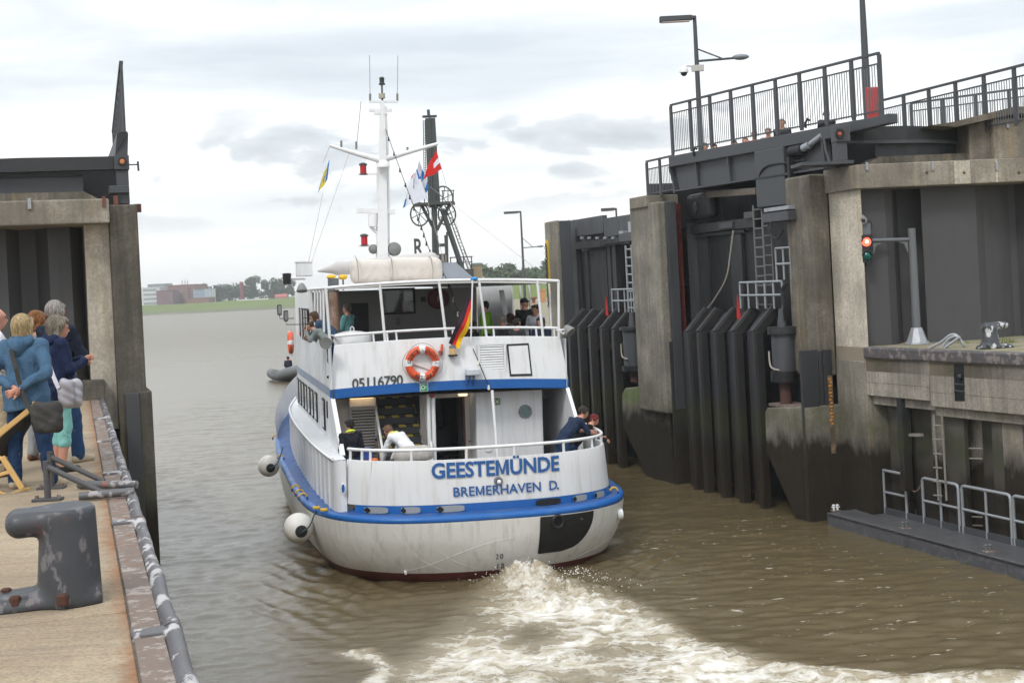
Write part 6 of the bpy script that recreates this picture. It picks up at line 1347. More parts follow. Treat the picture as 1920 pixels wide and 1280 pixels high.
# red cabinet and the tall lamp posts
dk = 36.0; p = at(1641, 235, dk); t = thing('lifebuoy_cabinet', 'red cabinet at the end of the bridge railing', 'cabinet', (p.x, p.y, 8.7)); CABR = paint('cabinet_red', (.42, .045, .04), .45, .15, 3)
zt2 = at(1641, 164, dk).z - 8.7; m = MB(); m.box((0, 0, zt2 / 2 + .1), (.47, .25, zt2 - .2)); m.build('case', CABR, t, None, .04); m = MB(); m.box((0, .02, .05), (.3, .2, .1)); m.build('plinth', STEELB, t)
for k in range(4): m = MB(); m.box((-.15 + .1 * k, -.13, zt2 / 2 + .1), (.02, .02, zt2 - .4)); m.build('rib', CABR, t)
def lamp_post(label, px0, py0, d, zbase, r0, r1, head=None, arm=None, group='quay lamp posts', extra=None, sc=1.0):
    top = at(px0, py0, d); t = thing('lamp_post', label, 'lamp post', (top.x, top.y, zbase), group=group); h_ = top.z - zbase
    m = MB(); m.tube([(0, 0, 0), (0, 0, h_ * .35), (0, 0, h_)], [r0, r0 * .85, r1], 12); m.build('pole', STEELG, t, 50)
    m = MB(); m.lathe([(.001, 0), (r0 * 2.2, 0), (r0 * 2.2, .04), (.001, .04)], (0, 0, 0), 12); m.build('base_flange', STEELG, t)
    if head:
        L = head * sc; m = MB(); m.prism([(0, -.12 * sc, h_ - .07 * sc), (-.08 * L, -.12 * sc, h_ - .12 * sc), (-L, -.12 * sc, h_ - .15 * sc), (-L, -.12 * sc, h_ + .02 * sc), (-.12 * L, -.12 * sc, h_ + .02 * sc), (0, -.12 * sc, h_ - .02)], (0, .24 * sc, 0)); o = m.build('luminaire', STEELG, t, None, .02)
        m = MB(); m.bb(-L * .95, -L * .15, -.10 * sc, .10 * sc, h_ - .165 * sc, h_ - .14 * sc); m.build('lamp_glass', paint('lamp_glass_pale', (.5, .42, .42), .2), o)
    if arm:
        za, L = h_ - arm[0], arm[1]; m = MB(); m.tube([(0, 0, za), (L * .8, 0, za + .04)], .035 * sc, 8); a_ = m.build('side_arm', STEELG, t, 50)
        m = MB(); m.tube([(0, 0, za + arm[0] * .28), (L * .5, 0, za + .05)], .022 * sc, 6); m.build('arm_stay', STEELG, a_, 50)
        m = MB(); m.ball((L * .88, 0, za + .06), .26 * sc, 12, (1, .6, .35)); m.build('side_lamp', paint('side_lamp_grey', (.22, .24, .26), .4), a_, 60)
    return t, h_
t, h_ = lamp_post('tall grey lamp post with flat head, side lamp and white dome camera', 1302, 30, 40, ZQ, .13, .055, 1.05, (1.36, 1.5))
zc_ = h_ - 1.55
m = MB(); m.tube(smooth_path([(0, 0, zc_), (-.18, 0, zc_ + .06), (-.3, 0, zc_ + .08), (-.38, 0, zc_ + .02)], 5), .035, 8); cmb = m.build('camera_arm', WHITE2, t, 50)
m = MB(); m.lathe([(.001, .12), (.09, .11), (.13, .04), (.135, -.05), (.001, -.05)], (-.40, 0, zc_ - .08), 16); m.build('camera_dome', WHITE2, cmb, 60); m = MB(); m.ball((-.40, 0, zc_ - .14), .10, 12); m.build('dome_glass', GRUBBER, cmb, 60)
m = MB(); m.box((.02, 0, zc_ - .02), (.36, .14, .18)); m.build('camera_box', paint('box_beige', (.5, .48, .44), .5), cmb)
lamp_post('tall grey lamp pole rising out of the picture beside the red cabinet', 1612, -90, 36.0, 8.7, .12, .06, 1.05)
lamp_post('distant lamp post seen above the far gate', 1155, 390, 75, ZQ, .09, .05, .85)
lamp_post('distant lamp post with side lamp on the far quay beyond the boat', 976, 396, 124, ZQ, .14, .08, 1.25, (3.4, 1.9), sc=1.25)
# ---- fender posts and the plates between them, both gate recesses
xp = FR.I @ onz(1358, 932.5, 0); XP = xp.x
POSTM = [darksteel('fender_timber_dark', (.028, .027, .027), tidal=True, rust=.12), STEELT]
def fender_row(bends, tops, label, grp, xpl, names):
    ys_ = []
    for i, ((bx, by), (tx, ty_)) in enumerate(zip(bends, tops)):
        b = FR.x(bx, by, xpl); tz = FR.x(tx, ty_, xpl + .55)
        t = thing('fender_post', names[i], 'fender post', M=FR.M @ Matrix.Translation((xpl, b.y, 0)), group=grp)
        w_ = .18; m = MB(); m.prism([(-.02, -w_ / 2, -2), (.20, -w_ / 2, -2), (.20, -w_ / 2, b.z), (-.02, -w_ / 2, b.z)], (0, w_, 0)); m.build('post', POSTM[0], t, None, .02)
        m = MB(); m.bb(-.05, -.022, -w_ / 2 + .01, w_ / 2 - .01, -2, b.z - .03); m.build('rubbing_strip', STEELT, t, None, .008)
        dz = tz.z - b.z; m = MB(); m.prism([(-.04, -w_ / 2 + .01, b.z + .02), (.22, -w_ / 2 + .01, b.z - .05), (.72, -w_ / 2 + .01, b.z + dz - .1), (.52, -w_ / 2 + .01, b.z + dz)], (0, w_ - .02, 0)); m.build('bent_head', POSTM[0], t, None, .015)
        m = MB(); m.prism([(-.075, -w_ / 2 + .03, b.z + .03), (-.043, -w_ / 2 + .03, b.z + .01), (.52, -w_ / 2 + .03, b.z + dz), (.49, -w_ / 2 + .03, b.z + dz + .02)], (0, w_ - .06, 0)); m.build('head_strip', STEELT, t, None, .006)
        m = MB(); m.bb(.2, .24, .1, .72, -2, b.z + .0); m.build('web_plate', STEELT, t); m = MB(); m.prism([(.22, .1, b.z - .02), (.26, .1, b.z - .02), (.70, .1, b.z + dz - .12), (.66, .1, b.z + dz - .12)], (0, .62, 0)); m.build('web_head', STEELT, t)
        ys_.append(b.y)
    return ys_
ordn = ('first', 'second', 'third', 'fourth', 'fifth')
y1s = fender_row([(1414, 622), (1376, 622), (1342, 622), (1311, 622), (1291, 622)], [(1437, 575), (1402, 576), (1368, 577), (1334, 577), (1312, 577)], '', 'fender posts of the near gate recess', XP, [f'bent-headed dark fender post, {o} from the near pier in the near gate recess' for o in ordn])
XP2 = (FR.I @ onz(1163.4, 876, 0)).x
y2s = fender_row([(1151, 618), (1129, 616), (1107, 614), (1086, 614), (1068, 611)], [(1173, 579), (1150, 579), (1129, 579), (1106, 579), (1084, 579)], '', 'fender posts of the far gate recess', XP2, [f'bent-headed dark fender post, {o} from the mossy pier in the far gate recess' for o in ordn])
# ---- near gate chamber interior
gc = thing('gate_chamber', 'dark near gate chamber with ribs, cross beam and hydraulic jack', 'gate chamber', M=FR.M)
xb_ = xl + 2.6; yfar = FR.I @ F2o; ygc1 = yfar.y + .2
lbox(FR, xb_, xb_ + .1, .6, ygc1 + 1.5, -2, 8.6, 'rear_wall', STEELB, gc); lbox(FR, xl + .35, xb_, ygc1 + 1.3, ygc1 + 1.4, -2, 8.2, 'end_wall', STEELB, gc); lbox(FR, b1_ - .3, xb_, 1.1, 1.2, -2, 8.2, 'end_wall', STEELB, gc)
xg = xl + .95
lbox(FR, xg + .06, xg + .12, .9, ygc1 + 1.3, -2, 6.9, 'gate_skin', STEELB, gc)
def xpan(px0, px1, pyt, pyb, xx, th, name, mat, parent=gc, fr=FR, bev=.0):
    a, b = fr.x(px0, pyt, xx), fr.x(px1, pyt, xx); zlo = fr.x((px0 + px1) / 2, pyb, xx).z; zhi = fr.x((px0 + px1) / 2, pyt, xx).z
    m = MB(); m.bb(xx, xx + th, min(a.y, b.y), max(a.y, b.y), zlo, zhi); return m.build(name, mat, parent, None, bev)
xpan(1287, 1298, 418, 640, xg - .1, .15, 'rib', STEELG); xpan(1306, 1325, 440, 640, xg, .06, 'rib', STEEL); xpan(1368, 1389, 440, 640, xg - .03, .08, 'rib', STEEL)
xpan(1293, 1415, 415, 432, xg - .12, .2, 'cross_beam', STEEL); xpan(1293, 1395, 436, 441, xg - .05, .12, 'cross_beam', STEEL); xpan(1348, 1372, 417, 428, xg - .18, .06, 'latch', STEELG)
xpan(1284, 1330, 362, 412, xg - .25, .3, 'sheave_guard', STEELB, bev=.12); p = FR.x(1304, 390, xg - .26); m = MB(); m.lathe([(.001, 0), (.16, 0), (.14, .04), (.05, .06), (.001, .06)], p, 18, Matrix.Rotation(-math.pi / 2, 4, 'Y')); m.build('sheave', STEEL, gc, 40)
m = MB(); a, b = FR.x(1328, 365, xg - .35), FR.x(1420, 358, xg - .35); m.beam(a, b, .12, .16); m.build('timber_baulk', paint('old_timber', (.12, .10, .08), .9, .2, 4), gc)
xpan(1428, 1477, 398, 415, xl + .25, .5, 'jack_platform', STEELG); xpan(1394, 1412, 397, 409, xg - .2, .2, 'bracket', STEELG); xpan(1432, 1478, 388, 395, xl + .3, .4, 'jack_collar', GALV)
def ladder(px0, px1, pyt, pyb, xx, n, parent, fr, mat, name='ladder', r=.022):
    a, b = fr.x(px0, pyt, xx), fr.x(px0 + .05 * (pyb - pyt), pyb, xx); c = fr.x(px1, pyt, xx)
    for yy in (a.y, c.y): m = MB(); m.tube([(xx, yy, b.z), (xx, yy, a.z)], r, 6); m.build('stile', mat, parent, 50)
    for i in range(n): z = b.z + (a.z - b.z) * (i + .5) / n; m = MB(); m.tube([(xx, a.y, z), (xx, c.y, z)], r * .75, 6); m.build('rung', mat, parent, 50)
LG = darksteel('ladder_grey', (.13, .13, .13), rust=.3)
ld = thing('ladder', 'rusty steel ladder standing in the near gate chamber', 'ladder', M=FR.M); ladder(1412, 1428, 385, 580, xg - .3, 11, ld, FR, LG, r=.028)
ld = thing('ladder', 'thin grey ladder beside the rusty one in the near gate chamber', 'ladder', M=FR.M); ladder(1430, 1445, 415, 580, xg - .4, 9, ld, FR, LG)
def guard(label, px0, px1, pyt, pyb, xx, nposts, fr, mat=GALV):
    t = thing('platform_railing', label, 'railing', M=fr.M); a, b = fr.x(px0, pyt, xx), fr.x(px1, pyt, xx); zl = fr.x(px0, pyb, xx).z
    for z in (a.z, (a.z + zl) / 2): m = MB(); m.tube([(xx, a.y, z), (xx, b.y, z)], .03, 8); m.build('rail', mat, t, 50)
    for i in range(nposts): yy = a.y + (b.y - a.y) * i / (nposts - 1); m = MB(); m.tube([(xx, yy, zl), (xx, yy, a.z)], .027, 8); m.build('post', mat, t, 50)
guard('galvanised railing of the jack platform in the near gate chamber', 1387, 1466, 530, 578, xg - .55, 6, FR)
guard('small galvanised railing above the jack beside the near pier', 1454, 1482, 466, 525, xl + .5, 3, FR)
def jack(fr, px, pys, xx, parent, r=.27):
    y_, = (fr.x(px, pys[0], xx).y,); z = [fr.x(px, q, xx).z for q in pys]
    m = MB(); m.lathe([(.001, z[1]), (r * 1.3, z[1]), (r * 1.3, z[0]), (.001, z[0])], (xx, y_, 0), 20); m.build('jack_flange', STEEL, parent, 40)
    m = MB(); m.lathe([(.001, z[2]), (r, z[2]), (r, z[1]), (.001, z[1])], (xx, y_, 0), 24); m.build('jack_cylinder', STEELG, parent, 50)
    m = MB(); m.lathe([(.001, z[3]), (r * 1.2, z[3]), (r * 1.2, z[2]), (.001, z[2])], (xx, y_, 0), 20); m.build('jack_flange', STEELB, parent, 40)
    m = MB(); m.lathe([(.001, z[4]), (r * .5, z[4]), (r * .5, z[3]), (.001, z[3])], (xx, y_, 0), 16); m.build('jack_rod', paint('rod_rust', (.08, .04, .03), .8), parent, 40)
    m = MB(); m.tube(smooth_path([(xx - r, y_ + .2, z[1] - .4), (xx - r * 1.1, y_ + .1, z[1] - .75), (xx - r * 1.05, y_ - .25, z[1] - .82)], 6), .022, 6); m.build('hose', ROPE, parent, 50)
    m = MB(); m.lathe([(.001, z[0]), (.12, z[0]), (.07, z[0] + .4), (.001, z[0] + .42)], (xx, y_, 0), 14); m.build('jack_head', STEELG, parent, 40)
jack(FR, 1467, (612, 625, 694, 714, 765), xl + .3, gc)
m = MB(); m.tube(smooth_path([FR.x(1375, 432, xg - .2), FR.x(1370, 470, xg - .22), FR.x(1362, 520, xg - .25), FR.x(1340, 560, xg - .3), FR.x(1325, 580, xg - .3)], 6), .022, 6); m.build('hanging_rope', ROPE, gc, 50)
m = MB(); m.tube(smooth_path([FR.x(1440, 420, xl + .3), FR.x(1446, 440, xl + .25), FR.x(1458, 447, xl + .25), FR.x(1468, 430, xl + .3)], 6), .03, 6); m.build('hydraulic_hose', GRUBBER, gc, 50)
m = MB(); m.tube(smooth_path([FR.x(1475, 530, xl + .2), FR.x(1466, 545, xl + .15), FR.x(1470, 575, xl + .15), FR.x(1473, 600, xl + .25)], 6), .04, 6); m.build('hydraulic_hose', GRUBBER, gc, 50)
FLAGR = cloth('pennant_red', (.5, .03, .03))
for px, py, xx, lab in ((1384, 578, XP + .4, 'small red pennant among the near fender posts'), (1137, 575, XP2 + .4, 'small red pennant among the far fender posts')):
    p = FR.x(px, py, xx); t = thing('pennant', lab, 'pennant', M=FR.M @ Matrix.Translation(p)); m = MB(); m.prism([(0, -.1, -.3), (0, .1, -.25), (0, .02, .35)], (.02, 0, 0)); m.build('cloth', FLAGR, t); m = MB(); m.tube([(.01, .02, -.8), (.01, .02, .36)], .01, 5); m.build('stick', STEELG, t)
# ---- far gate chamber
gf_ = thing('gate_chamber', 'far gate chamber with grey plate gate and caged ladder', 'gate chamber', M=FR.M); xh = XP2 + .9
y30 = (FR.I @ F3o).y
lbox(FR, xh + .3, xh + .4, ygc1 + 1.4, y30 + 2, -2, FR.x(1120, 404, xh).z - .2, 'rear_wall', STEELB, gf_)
top = FR.x(1120, 405, xh)
xpan(1064, 1130, 409, 441, xh - .1, .15, 'gate_plate', STEELG, gf_); xpan(1131, 1192, 405, 441, xh - .1, .15, 'gate_plate', STEELG, gf_); xpan(1064, 1078, 430, 640, xh - .15, .2, 'rib', STEELG, gf_); xpan(1087, 1101, 470, 640, xh, .1, 'rib', STEEL, gf_); xpan(1104, 1136, 470, 640, xh + .05, .06, 'gate_skin', STEEL, gf_); xpan(1137, 1143, 455, 640, xh - .05, .12, 'rib', STEEL, gf_); xpan(1146, 1153, 455, 640, xh - .05, .12, 'rib', STEEL, gf_)
xpan(1078, 1180, 448, 462, xh - .16, .2, 'cross_beam', STEEL, gf_); xpan(1122, 1160, 449, 457, xh - .3, .1, 'latch', STEELB, gf_)
for px in (1089, 1103, 1118, 1133, 1148): xpan(px - 2, px + 2, 444, 448, xh - .2, .06, 'bolt_block', GALV, gf_)
xpan(1160, 1192, 436, 452, xh - .5, .5, 'jack_platform', STEELG, gf_); xpan(1177, 1190, 415, 436, xh - .4, .3, 'control_box', paint('control_grey', (.35, .36, .38), .5), gf_); xpan(1160, 1168, 433, 438, xh - .5, .2, 'bracket', GALV, gf_)
ld = thing('ladder', 'light galvanised caged ladder in the far gate chamber', 'ladder', M=FR.M); ladder(1173, 1184, 460, 585, xh - .5, 8, ld, FR, GALV, r=.035); ladder(1184, 1193, 465, 585, xh - .8, 7, ld, FR, GALV, r=.03)
guard('galvanised platform railing in the far gate chamber', 1147, 1195, 543, 585, xh - .5, 5, FR)
jack(FR, 1186, (612, 618, 684, 694, 715), XP2 + .15, gf_, .3)
p = FR.x(1191, 600, XP2 + .2)
# ---- yellow post with chain on the furthest pier
YELP = paint('post_yellow', (.62, .42, .03), .5); t = thing('chain_post', 'yellow post with hanging chain on the edge of the furthest pier', 'post', M=F3.M)
a = F3.y(1026, 450, -.05); b = F3.y(1030, 575, -.05); m = MB(); m.tube([(a.x, -.05, b.z), (a.x, -.05, a.z)], .05, 8); m.build('post', YELP, t, 50)
z = F3.y(1022, 460, -.1).z; zend = F3.y(1024, 575, -.1).z; k = 0; m = MB()
while z > zend:
    m.tube([(a.x - .08 + (.035 * math.cos(q) if k % 2 else 0), -.1 + (0 if k % 2 else .035 * math.cos(q)), z + .06 * math.sin(q)) for q in [2 * math.pi * i / 8 for i in range(8)]], .012, 5, closed=True); z -= .085; k += 1
tag(m.build('chain', STEELB, t, 50), kind='stuff')

def rivet_row(px, pyt, pyb, xx, n, parent, r=.02):
    a, b = FR.x(px, pyt, xx), FR.x(px + .05 * (pyb - pyt), pyb, xx); m = MB()
    for i in range(n): p = a.lerp(b, i / (n - 1)); m.lathe([(.001, .018), (r * .7, .012), (r, 0), (.001, 0)], (xx, a.y, p.z), 6, Matrix.Rotation(-math.pi / 2, 4, 'Y'))
    tag(m.build('rivet_row', STEELG, parent, 60), kind='stuff')
for px in (1067, 1075, 1108, 1126, 1135, 1160): rivet_row(px, 412, 440, xh - .105, 6, gf_, .022)
for px in (1106, 1133): rivet_row(px, 475, 600, xh + .045, 20, gf_, .02)
for px in (1290, 1296, 1371, 1386): rivet_row(px, 445, 600, xg - .105 if px < 1300 else xg - .035, 26, gc, .018)
for px in (1322, 1350, 1400): rivet_row(px, 416, 431, xg - .125, 4, gc, .02)
# ================================================================ right quay wall, pontoon, traffic light
K0, K1, K2 = onz(1621, 651.6, ZQ), onz(1739, 656.5, ZQ), onz(1965, 665.5, ZQ)
K3 = K2 + (K2 - K1) * 1.5
rw = thing('quay_wall', 'stained concrete quay wall with steel coping above the pontoon', 'quay wall', (K1.x, K1.y, 0))
WALLC = concrete('quay_wall_concrete', (.40, .36, .305), .5, .85, tidal=True, moss=.05, algae=.35)
def wq(p, q, z0, z1, th, out, name, mat, parent=rw, bev=.012):
    p, q = Vector((p.x, p.y, 0)), Vector((q.x, q.y, 0)); d = (q - p).normalized(); n = Vector((d.y, -d.x, 0))
    if n.x > 0: n = -n
    a, b = p + n * out, q + n * out; m = MB(); m.prism([(a.x, a.y, z0), (b.x, b.y, z0), (b.x - n.x * th, b.y - n.y * th, z0), (a.x - n.x * th, a.y - n.y * th, z0)], (0, 0, z1 - z0)); return m.build(name, mat, parent, None, bev, world=True)
COPE = worn('coping_steel', (.085, .078, .08), (.36, .30, .27), .45, 6, (.17, .08, .06), .4, .5)
zf0, zf1 = ZQ - 1.02, ZQ - 1.12
for p, q, zl in ((K0, K1, zf0), (K1, K2, zf1), (K2, K3, zf1)):
    d = (q - p).normalized() * .012
    wq(p + d, q - d, ZQ - .22, ZQ + .015, .30, .06, 'coping', COPE, bev=.03)
    wq(p + d, q - d, zl, ZQ - .222, .5, .0, 'wall_panel', WALLC); wq(p, q, zl + .28, zl + .285, .02, .004, 'form_line', CONCD)
    wq(p, q, zl - .2, zl - .002, .35, -.12, 'wall_soffit', WALLC)
ldir = (K2 - K0).normalized(); nrm = Vector((ldir.y, -ldir.x, 0)); nrm = nrm if nrm.x < 0 else -nrm
def alongp(px, py, out):
    """where the sight line meets the vertical plane of the wall, set out towards the water"""
    r = ray(px, py); o = Vector((K0.x, K0.y, 0)) + nrm * out; return EYE + r * (((o - EYE).dot(nrm)) / r.dot(nrm))
PILET = darksteel('pile_tidal', (.11, .098, .085), tidal=True, rust=.35, rough=.8)
edges = [1600, 1645, 1668, 1685, 1702, 1735, 1748, 1772, 1790, 1808, 1842, 1860, 1880, 1918, 1935, 1970, 1990]
lev = [-.55, -.55, -.4, -.4, -.55, -.55, -.25, -.25, -.25, -.55, -.55, -.22, -.22, -.55, -.55, -.25, -.25]
for k in range(len(edges) - 1):
    a, b = alongp(edges[k], 820, lev[k]), alongp(edges[k + 1], 820, lev[k]); m = MB()
    m.prism([(a.x, a.y, -2), (b.x, b.y, -2), (b.x - nrm.x * .1, b.y - nrm.y * .1, -2), (a.x - nrm.x * .1, a.y - nrm.y * .1, -2)], (0, 0, 4.9)); m.build('sheet_pile', PILET if k % 3 else WALLC, rw, world=True)
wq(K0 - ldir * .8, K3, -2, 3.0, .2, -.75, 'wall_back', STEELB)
wq(FR.w(xc, 0, 0), K0 + ldir * .02, -2, ZQ - .3, .5, .02, 'wall_return', CONCT)
# guide post, niche, ladders
a, b = alongp(1690, 702, -.12), alongp(1700, 905, -.12); m = MB(); m.box((0, 0, 0), (.2, .16, a.z - .9), Matrix.Translation((a.x, a.y, (a.z + .9) / 2)) @ Matrix.Rotation(math.radians(RYAW), 4, 'Z')); m.build('guide_post', STEELT, rw, None, .01, world=True)
c = [alongp(q[0], q[1], .012) for q in ((1788, 682), (1807, 682), (1809, 752), (1790, 752))]; m = MB(); m.prism(c, nrm * -.02); nc = m.build('niche', STEELB, rw, world=True)
for yy in (722, 735):
    m = MB(); m.tube([alongp(1790, yy - 2, .02), alongp(1808, yy, .02)], .025, 6); m.build('rung', STEEL, nc, 50, world=True)
p = alongp(1800, 706, .03); m = MB(); m.ball(p, .06, 10); m.build('mooring_pin', STEEL, nc, 50, world=True)
def wladder(label, px0, px1, pys, out, stiles, mat):
    t = thing('wall_ladder', label, 'ladder', alongp(px0, pys[-1], out))
    for py in pys: m = MB(); m.tube([alongp(px0, py, out), alongp(px1, py + 1, out)], .018, 6); m.build('rung', mat, t, 50, world=True)
    if stiles:
        for px in (px0, px1): m = MB(); m.tube([alongp(px, pys[0] - 20, out), alongp(px + 9, pys[-1] + 10, out)], .022, 6); m.build('stile', mat, t, 50, world=True)
RUNG = paint('rung_pale', (.24, .22, .19), .7, .2, 6, dirt=(.1, .05, .03), damt=.6, dscale=8)
wladder('narrow ladder on the quay wall just right of the guide post', 1751, 1766, [797, 823, 850, 876, 902, 928], -.1, True, RUNG)
wladder('rusty step irons in a pile recess of the quay wall', 1814, 1842, [840, 859, 968, 984], -.35, False, RUNG)
m = MB(); a, b = alongp(1704, 815, -.2), alongp(1729, 815, -.2); m.beam(a, b, .08, .06); m.build('waling', RUNG, rw, world=True)
# quay ground on the right
ground = thing('quay_ground', None, None, (0, 0, 0), kind='structure')
gi = FR.w(xb_ + .2, .5, 0); gi2 = FR.w(xb_ + .2, 16, 0); g3 = FR.w(XP2 + .8, y30 + .5, 0); g4 = F3.w(-.2, 1.5, 0)
m = MB(); out_ = [K3, K2, K1, K0, C2w, gi, g3, g4, Vector((-2.5, 58, 0)), Vector((-9, 85, 0)), Vector((-13, 128, 0)), Vector((-8, 250, 0)), Vector((150, 250, 0)), Vector((150, 10, 0)), Vector((40, 10, 0))]
m.prism([(p.x, p.y, ZQ - .5) for p in out_], (0, 0, .5)); 
def groundm():
    t = NT('quay_ground_mat'); c = t.mix(t.noise(.9, detail=6), (.20, .17, .13), (.34, .29, .22)); g = t.ramp(t.noise(1.6, t.map(t.pos, (1, 1, 1), (3, 1, 0)), 6, .65), [(.5, 0.0), (.62, 1.0)])
    c = t.mix(t.math('MULTIPLY', g, .7), c, t.mix(t.noise(12), (.10, .13, .03), (.22, .24, .08))); return t.fin(c, .95, 0, t.bump(t.noise(20, detail=4), .4, .02), .2)
m.build('ground_slab', groundm(), ground)
m = MB(); oo = out_[6:12]
for i in range(len(oo) - 1):
    a, b = oo[i], oo[i + 1]; m.add([(a.x, a.y, -2), (b.x, b.y, -2), (b.x, b.y, ZQ - .45), (a.x, a.y, ZQ - .45)], [(0, 1, 2, 3)])
m.build('far_quay_wall', CONCD, ground)
# traffic light
b = onz(1720, 645, ZQ); t = thing('traffic_light', 'grey traffic light pole with red light lit, on the quay wall', 'traffic light', b); dT = b.y
zP = lambda px, py: at(px, py, dT) - b
h_ = zP(1708, 428).z; TL = paint('signal_grey', (.13, .135, .14), .5, .1, 4)
m = MB(); m.tube([(0, 0, .25), (0, 0, h_)], [.092, .082], 16); m.build('pole', TL, t, 50)
m = MB(); m.lathe([(.001, 0), (.27, 0), (.27, .03), (.24, .04), (.13, .33), (.12, .36), (.001, .36)], (0, 0, 0), 8); m.build('base_cone', GALV, t, None, .01)
for i in range(8): a = math.pi / 4 * i; m = MB(); m.lathe([(.001, .03), (.02, .03), (.02, .06), (.001, .06)], (.24 * math.cos(a), .24 * math.sin(a), 0), 6); m.build('anchor_bolt', GALV, t)
ya = zP(1705, 449).z; xe = zP(1634, 452).x; m = MB(); m.tube([(0, 0, ya), (xe, 0, ya + .02)], .045, 10); ar = m.build('arm', TL, t, 50)
for s, x0 in ((1, -.10), (-1, xe + .02)):
    m = MB(); m.prism([(x0, -.012, ya - .04), (x0 - s * .22, -.012, ya - .04), (x0 - s * .08, -.012, ya - .09), (x0 - s * .02, -.012, ya - .26), (x0, -.012, ya - .28)], (0, .024, 0)); m.build('gusset', TL, ar)
c1_, c2_ = zP(1611, 441), zP(1634, 492); hx = (c1_.x + c2_.x) / 2; hw = (c2_.x - c1_.x)
m = MB(); m.bb(hx - hw / 2, hx + hw / 2, -.12, .12, c2_.z, c1_.z); hd_ = m.build('signal_head', GRUBBER, t, None, .015)
zm = (c1_.z + c2_.z) / 2; dz = (c1_.z - c2_.z) / 4
for zz, mt, nm in ((zm + dz, emis('red_light', (1.0, .09, .05), 3.0), 'red_light'), (zm - dz, glass('green_lens', (.0, .09, .07), .15), 'green_light')):
    m = MB(); m.lathe([(.001, .0), (hw * .43, .0), (hw * .36, .03), (.001, .05)], (hx, -.12, zz), 20, Matrix.Rotation(math.pi / 2, 4, 'X')); m.build(nm, mt, hd_, 50)
    m = MB(); m.tube([(hx + hw * .45 * math.cos(a), -.16, zz + hw * .45 * math.sin(a)) for a in [math.pi * i / 12 for i in range(13)]], .018, 6); m.build('visor', GRUBBER, hd_, 50)
m = MB(); m.lathe([(.001, .0), (hw * .2, .0), (.001, .03)], (hx, -.155, zm + dz), 14, Matrix.Rotation(math.pi / 2, 4, 'X')); m.build('red_core', emis('red_core', (1.0, .45, .3), 4.5), hd_, 50)
m = MB(); m.bb(hx - hw * .1, hx + hw * .4, -.14, .0, c2_.z - .07, c2_.z); m.build('lower_bracket', GRUBBER, hd_)
m = MB(); p = zP(1616, 414); m.tube([(p.x, -.12, p.z), (p.x + .02, .22, p.z + .10)], .085, 14); cmo = m.build('camera', paint('camera_grey', (.30, .30, .31), .4), t, 50); m = MB(); m.tube([(p.x, -.125, p.z), (p.x, -.13, p.z)], .045, 14); m.build('camera_lens', BLACK, cmo)
m = MB(); m.bb(p.x - .01, p.x + .17, -.03, .03, c1_.z, p.z - .07); m.build('camera_bracket', TL, cmo)
m = MB(); m.tube(smooth_path([(p.x + .06, 0, p.z), (p.x + .2, 0, p.z - .04), (p.x + .2, 0, p.z - .16), (p.x + .1, 0, p.z - .2)], 5), .012, 6); m.build('camera_cable', BLACK, cmo)
# bollard on the right quay, cable loops
b = onz(1862, 653, ZQ); BOLL2 = worn('bollard_scuffed', (.045, .048, .054), (.62, .62, .62), .8, 6, (.1, .05, .03), .15, .45, (1, 1, .8))
t = thing('mooring_bollard', 'black bollard with white scuffed paint on the right quay', 'bollard', b, .2)
soft('bollard_body', [((-.06, 0, .02), (-.05, 0, .34), .19, .14), ((-.13, 0, .43), (.26, 0, .45), .09, .075, (0, 1, 0), 1.3), ((-.28, 0, .02), (.38, 0, .02), .06, .05, (0, 1, 0), 2.5)], BOLL2, t, .018, .06, cut=lambda P: np.maximum(-P[..., 2], P[..., 2] - .52))
for x, y in ((.2, -.1), (.3, .05), (-.2, -.15)): m = MB(); m.lathe([(.001, .05), (.04, .05), (.04, .09), (.001, .09)], (x, y, 0), 6); m.build('anchor_nut', BOLL2, t)
t = thing('cable_loop', 'grey cable looped over the quay edge beside the traffic light', 'cable', onz(1780, 652, ZQ))
for pts in ([(1742, 657), (1768, 640), (1786, 628), (1800, 629), (1812, 645), (1816, 652)], [(1766, 652), (1780, 636), (1796, 630), (1806, 634)], [(1770, 655), (1790, 640), (1803, 632)]):
    m = MB(); m.tube(smooth_path([onz(q[0], 653, ZQ) + Vector((0, .05 * i, max(0, (653 - q[1]) * .0105))) for i, q in enumerate(pts)], 5), .028, 8); m.build('cable_strand', GALV, t, 50, world=True)
GRT = cloth('grass_blade', (.14, .20, .05))
for px, n in ((1893, 26), (1790, 14), (1840, 18)):
    m = MB(); c = onz(px, 643, ZQ)
    for i in range(n):
        a = random.uniform(0, 6.28); r_ = random.uniform(0, .25); p = c + Vector((r_ * math.cos(a) * 2, r_ * math.sin(a), 0)); hh = random.uniform(.05, .2 if px == 1893 else .10); q = Vector((random.uniform(-.06, .06), random.uniform(-.06, .06), hh)); s = Vector((.01, .004, 0)); m.add([p - s, p + s, p + q], [(0, 1, 2)])
    tag(m.build('grass', GRT, None, fix=False), kind='stuff')
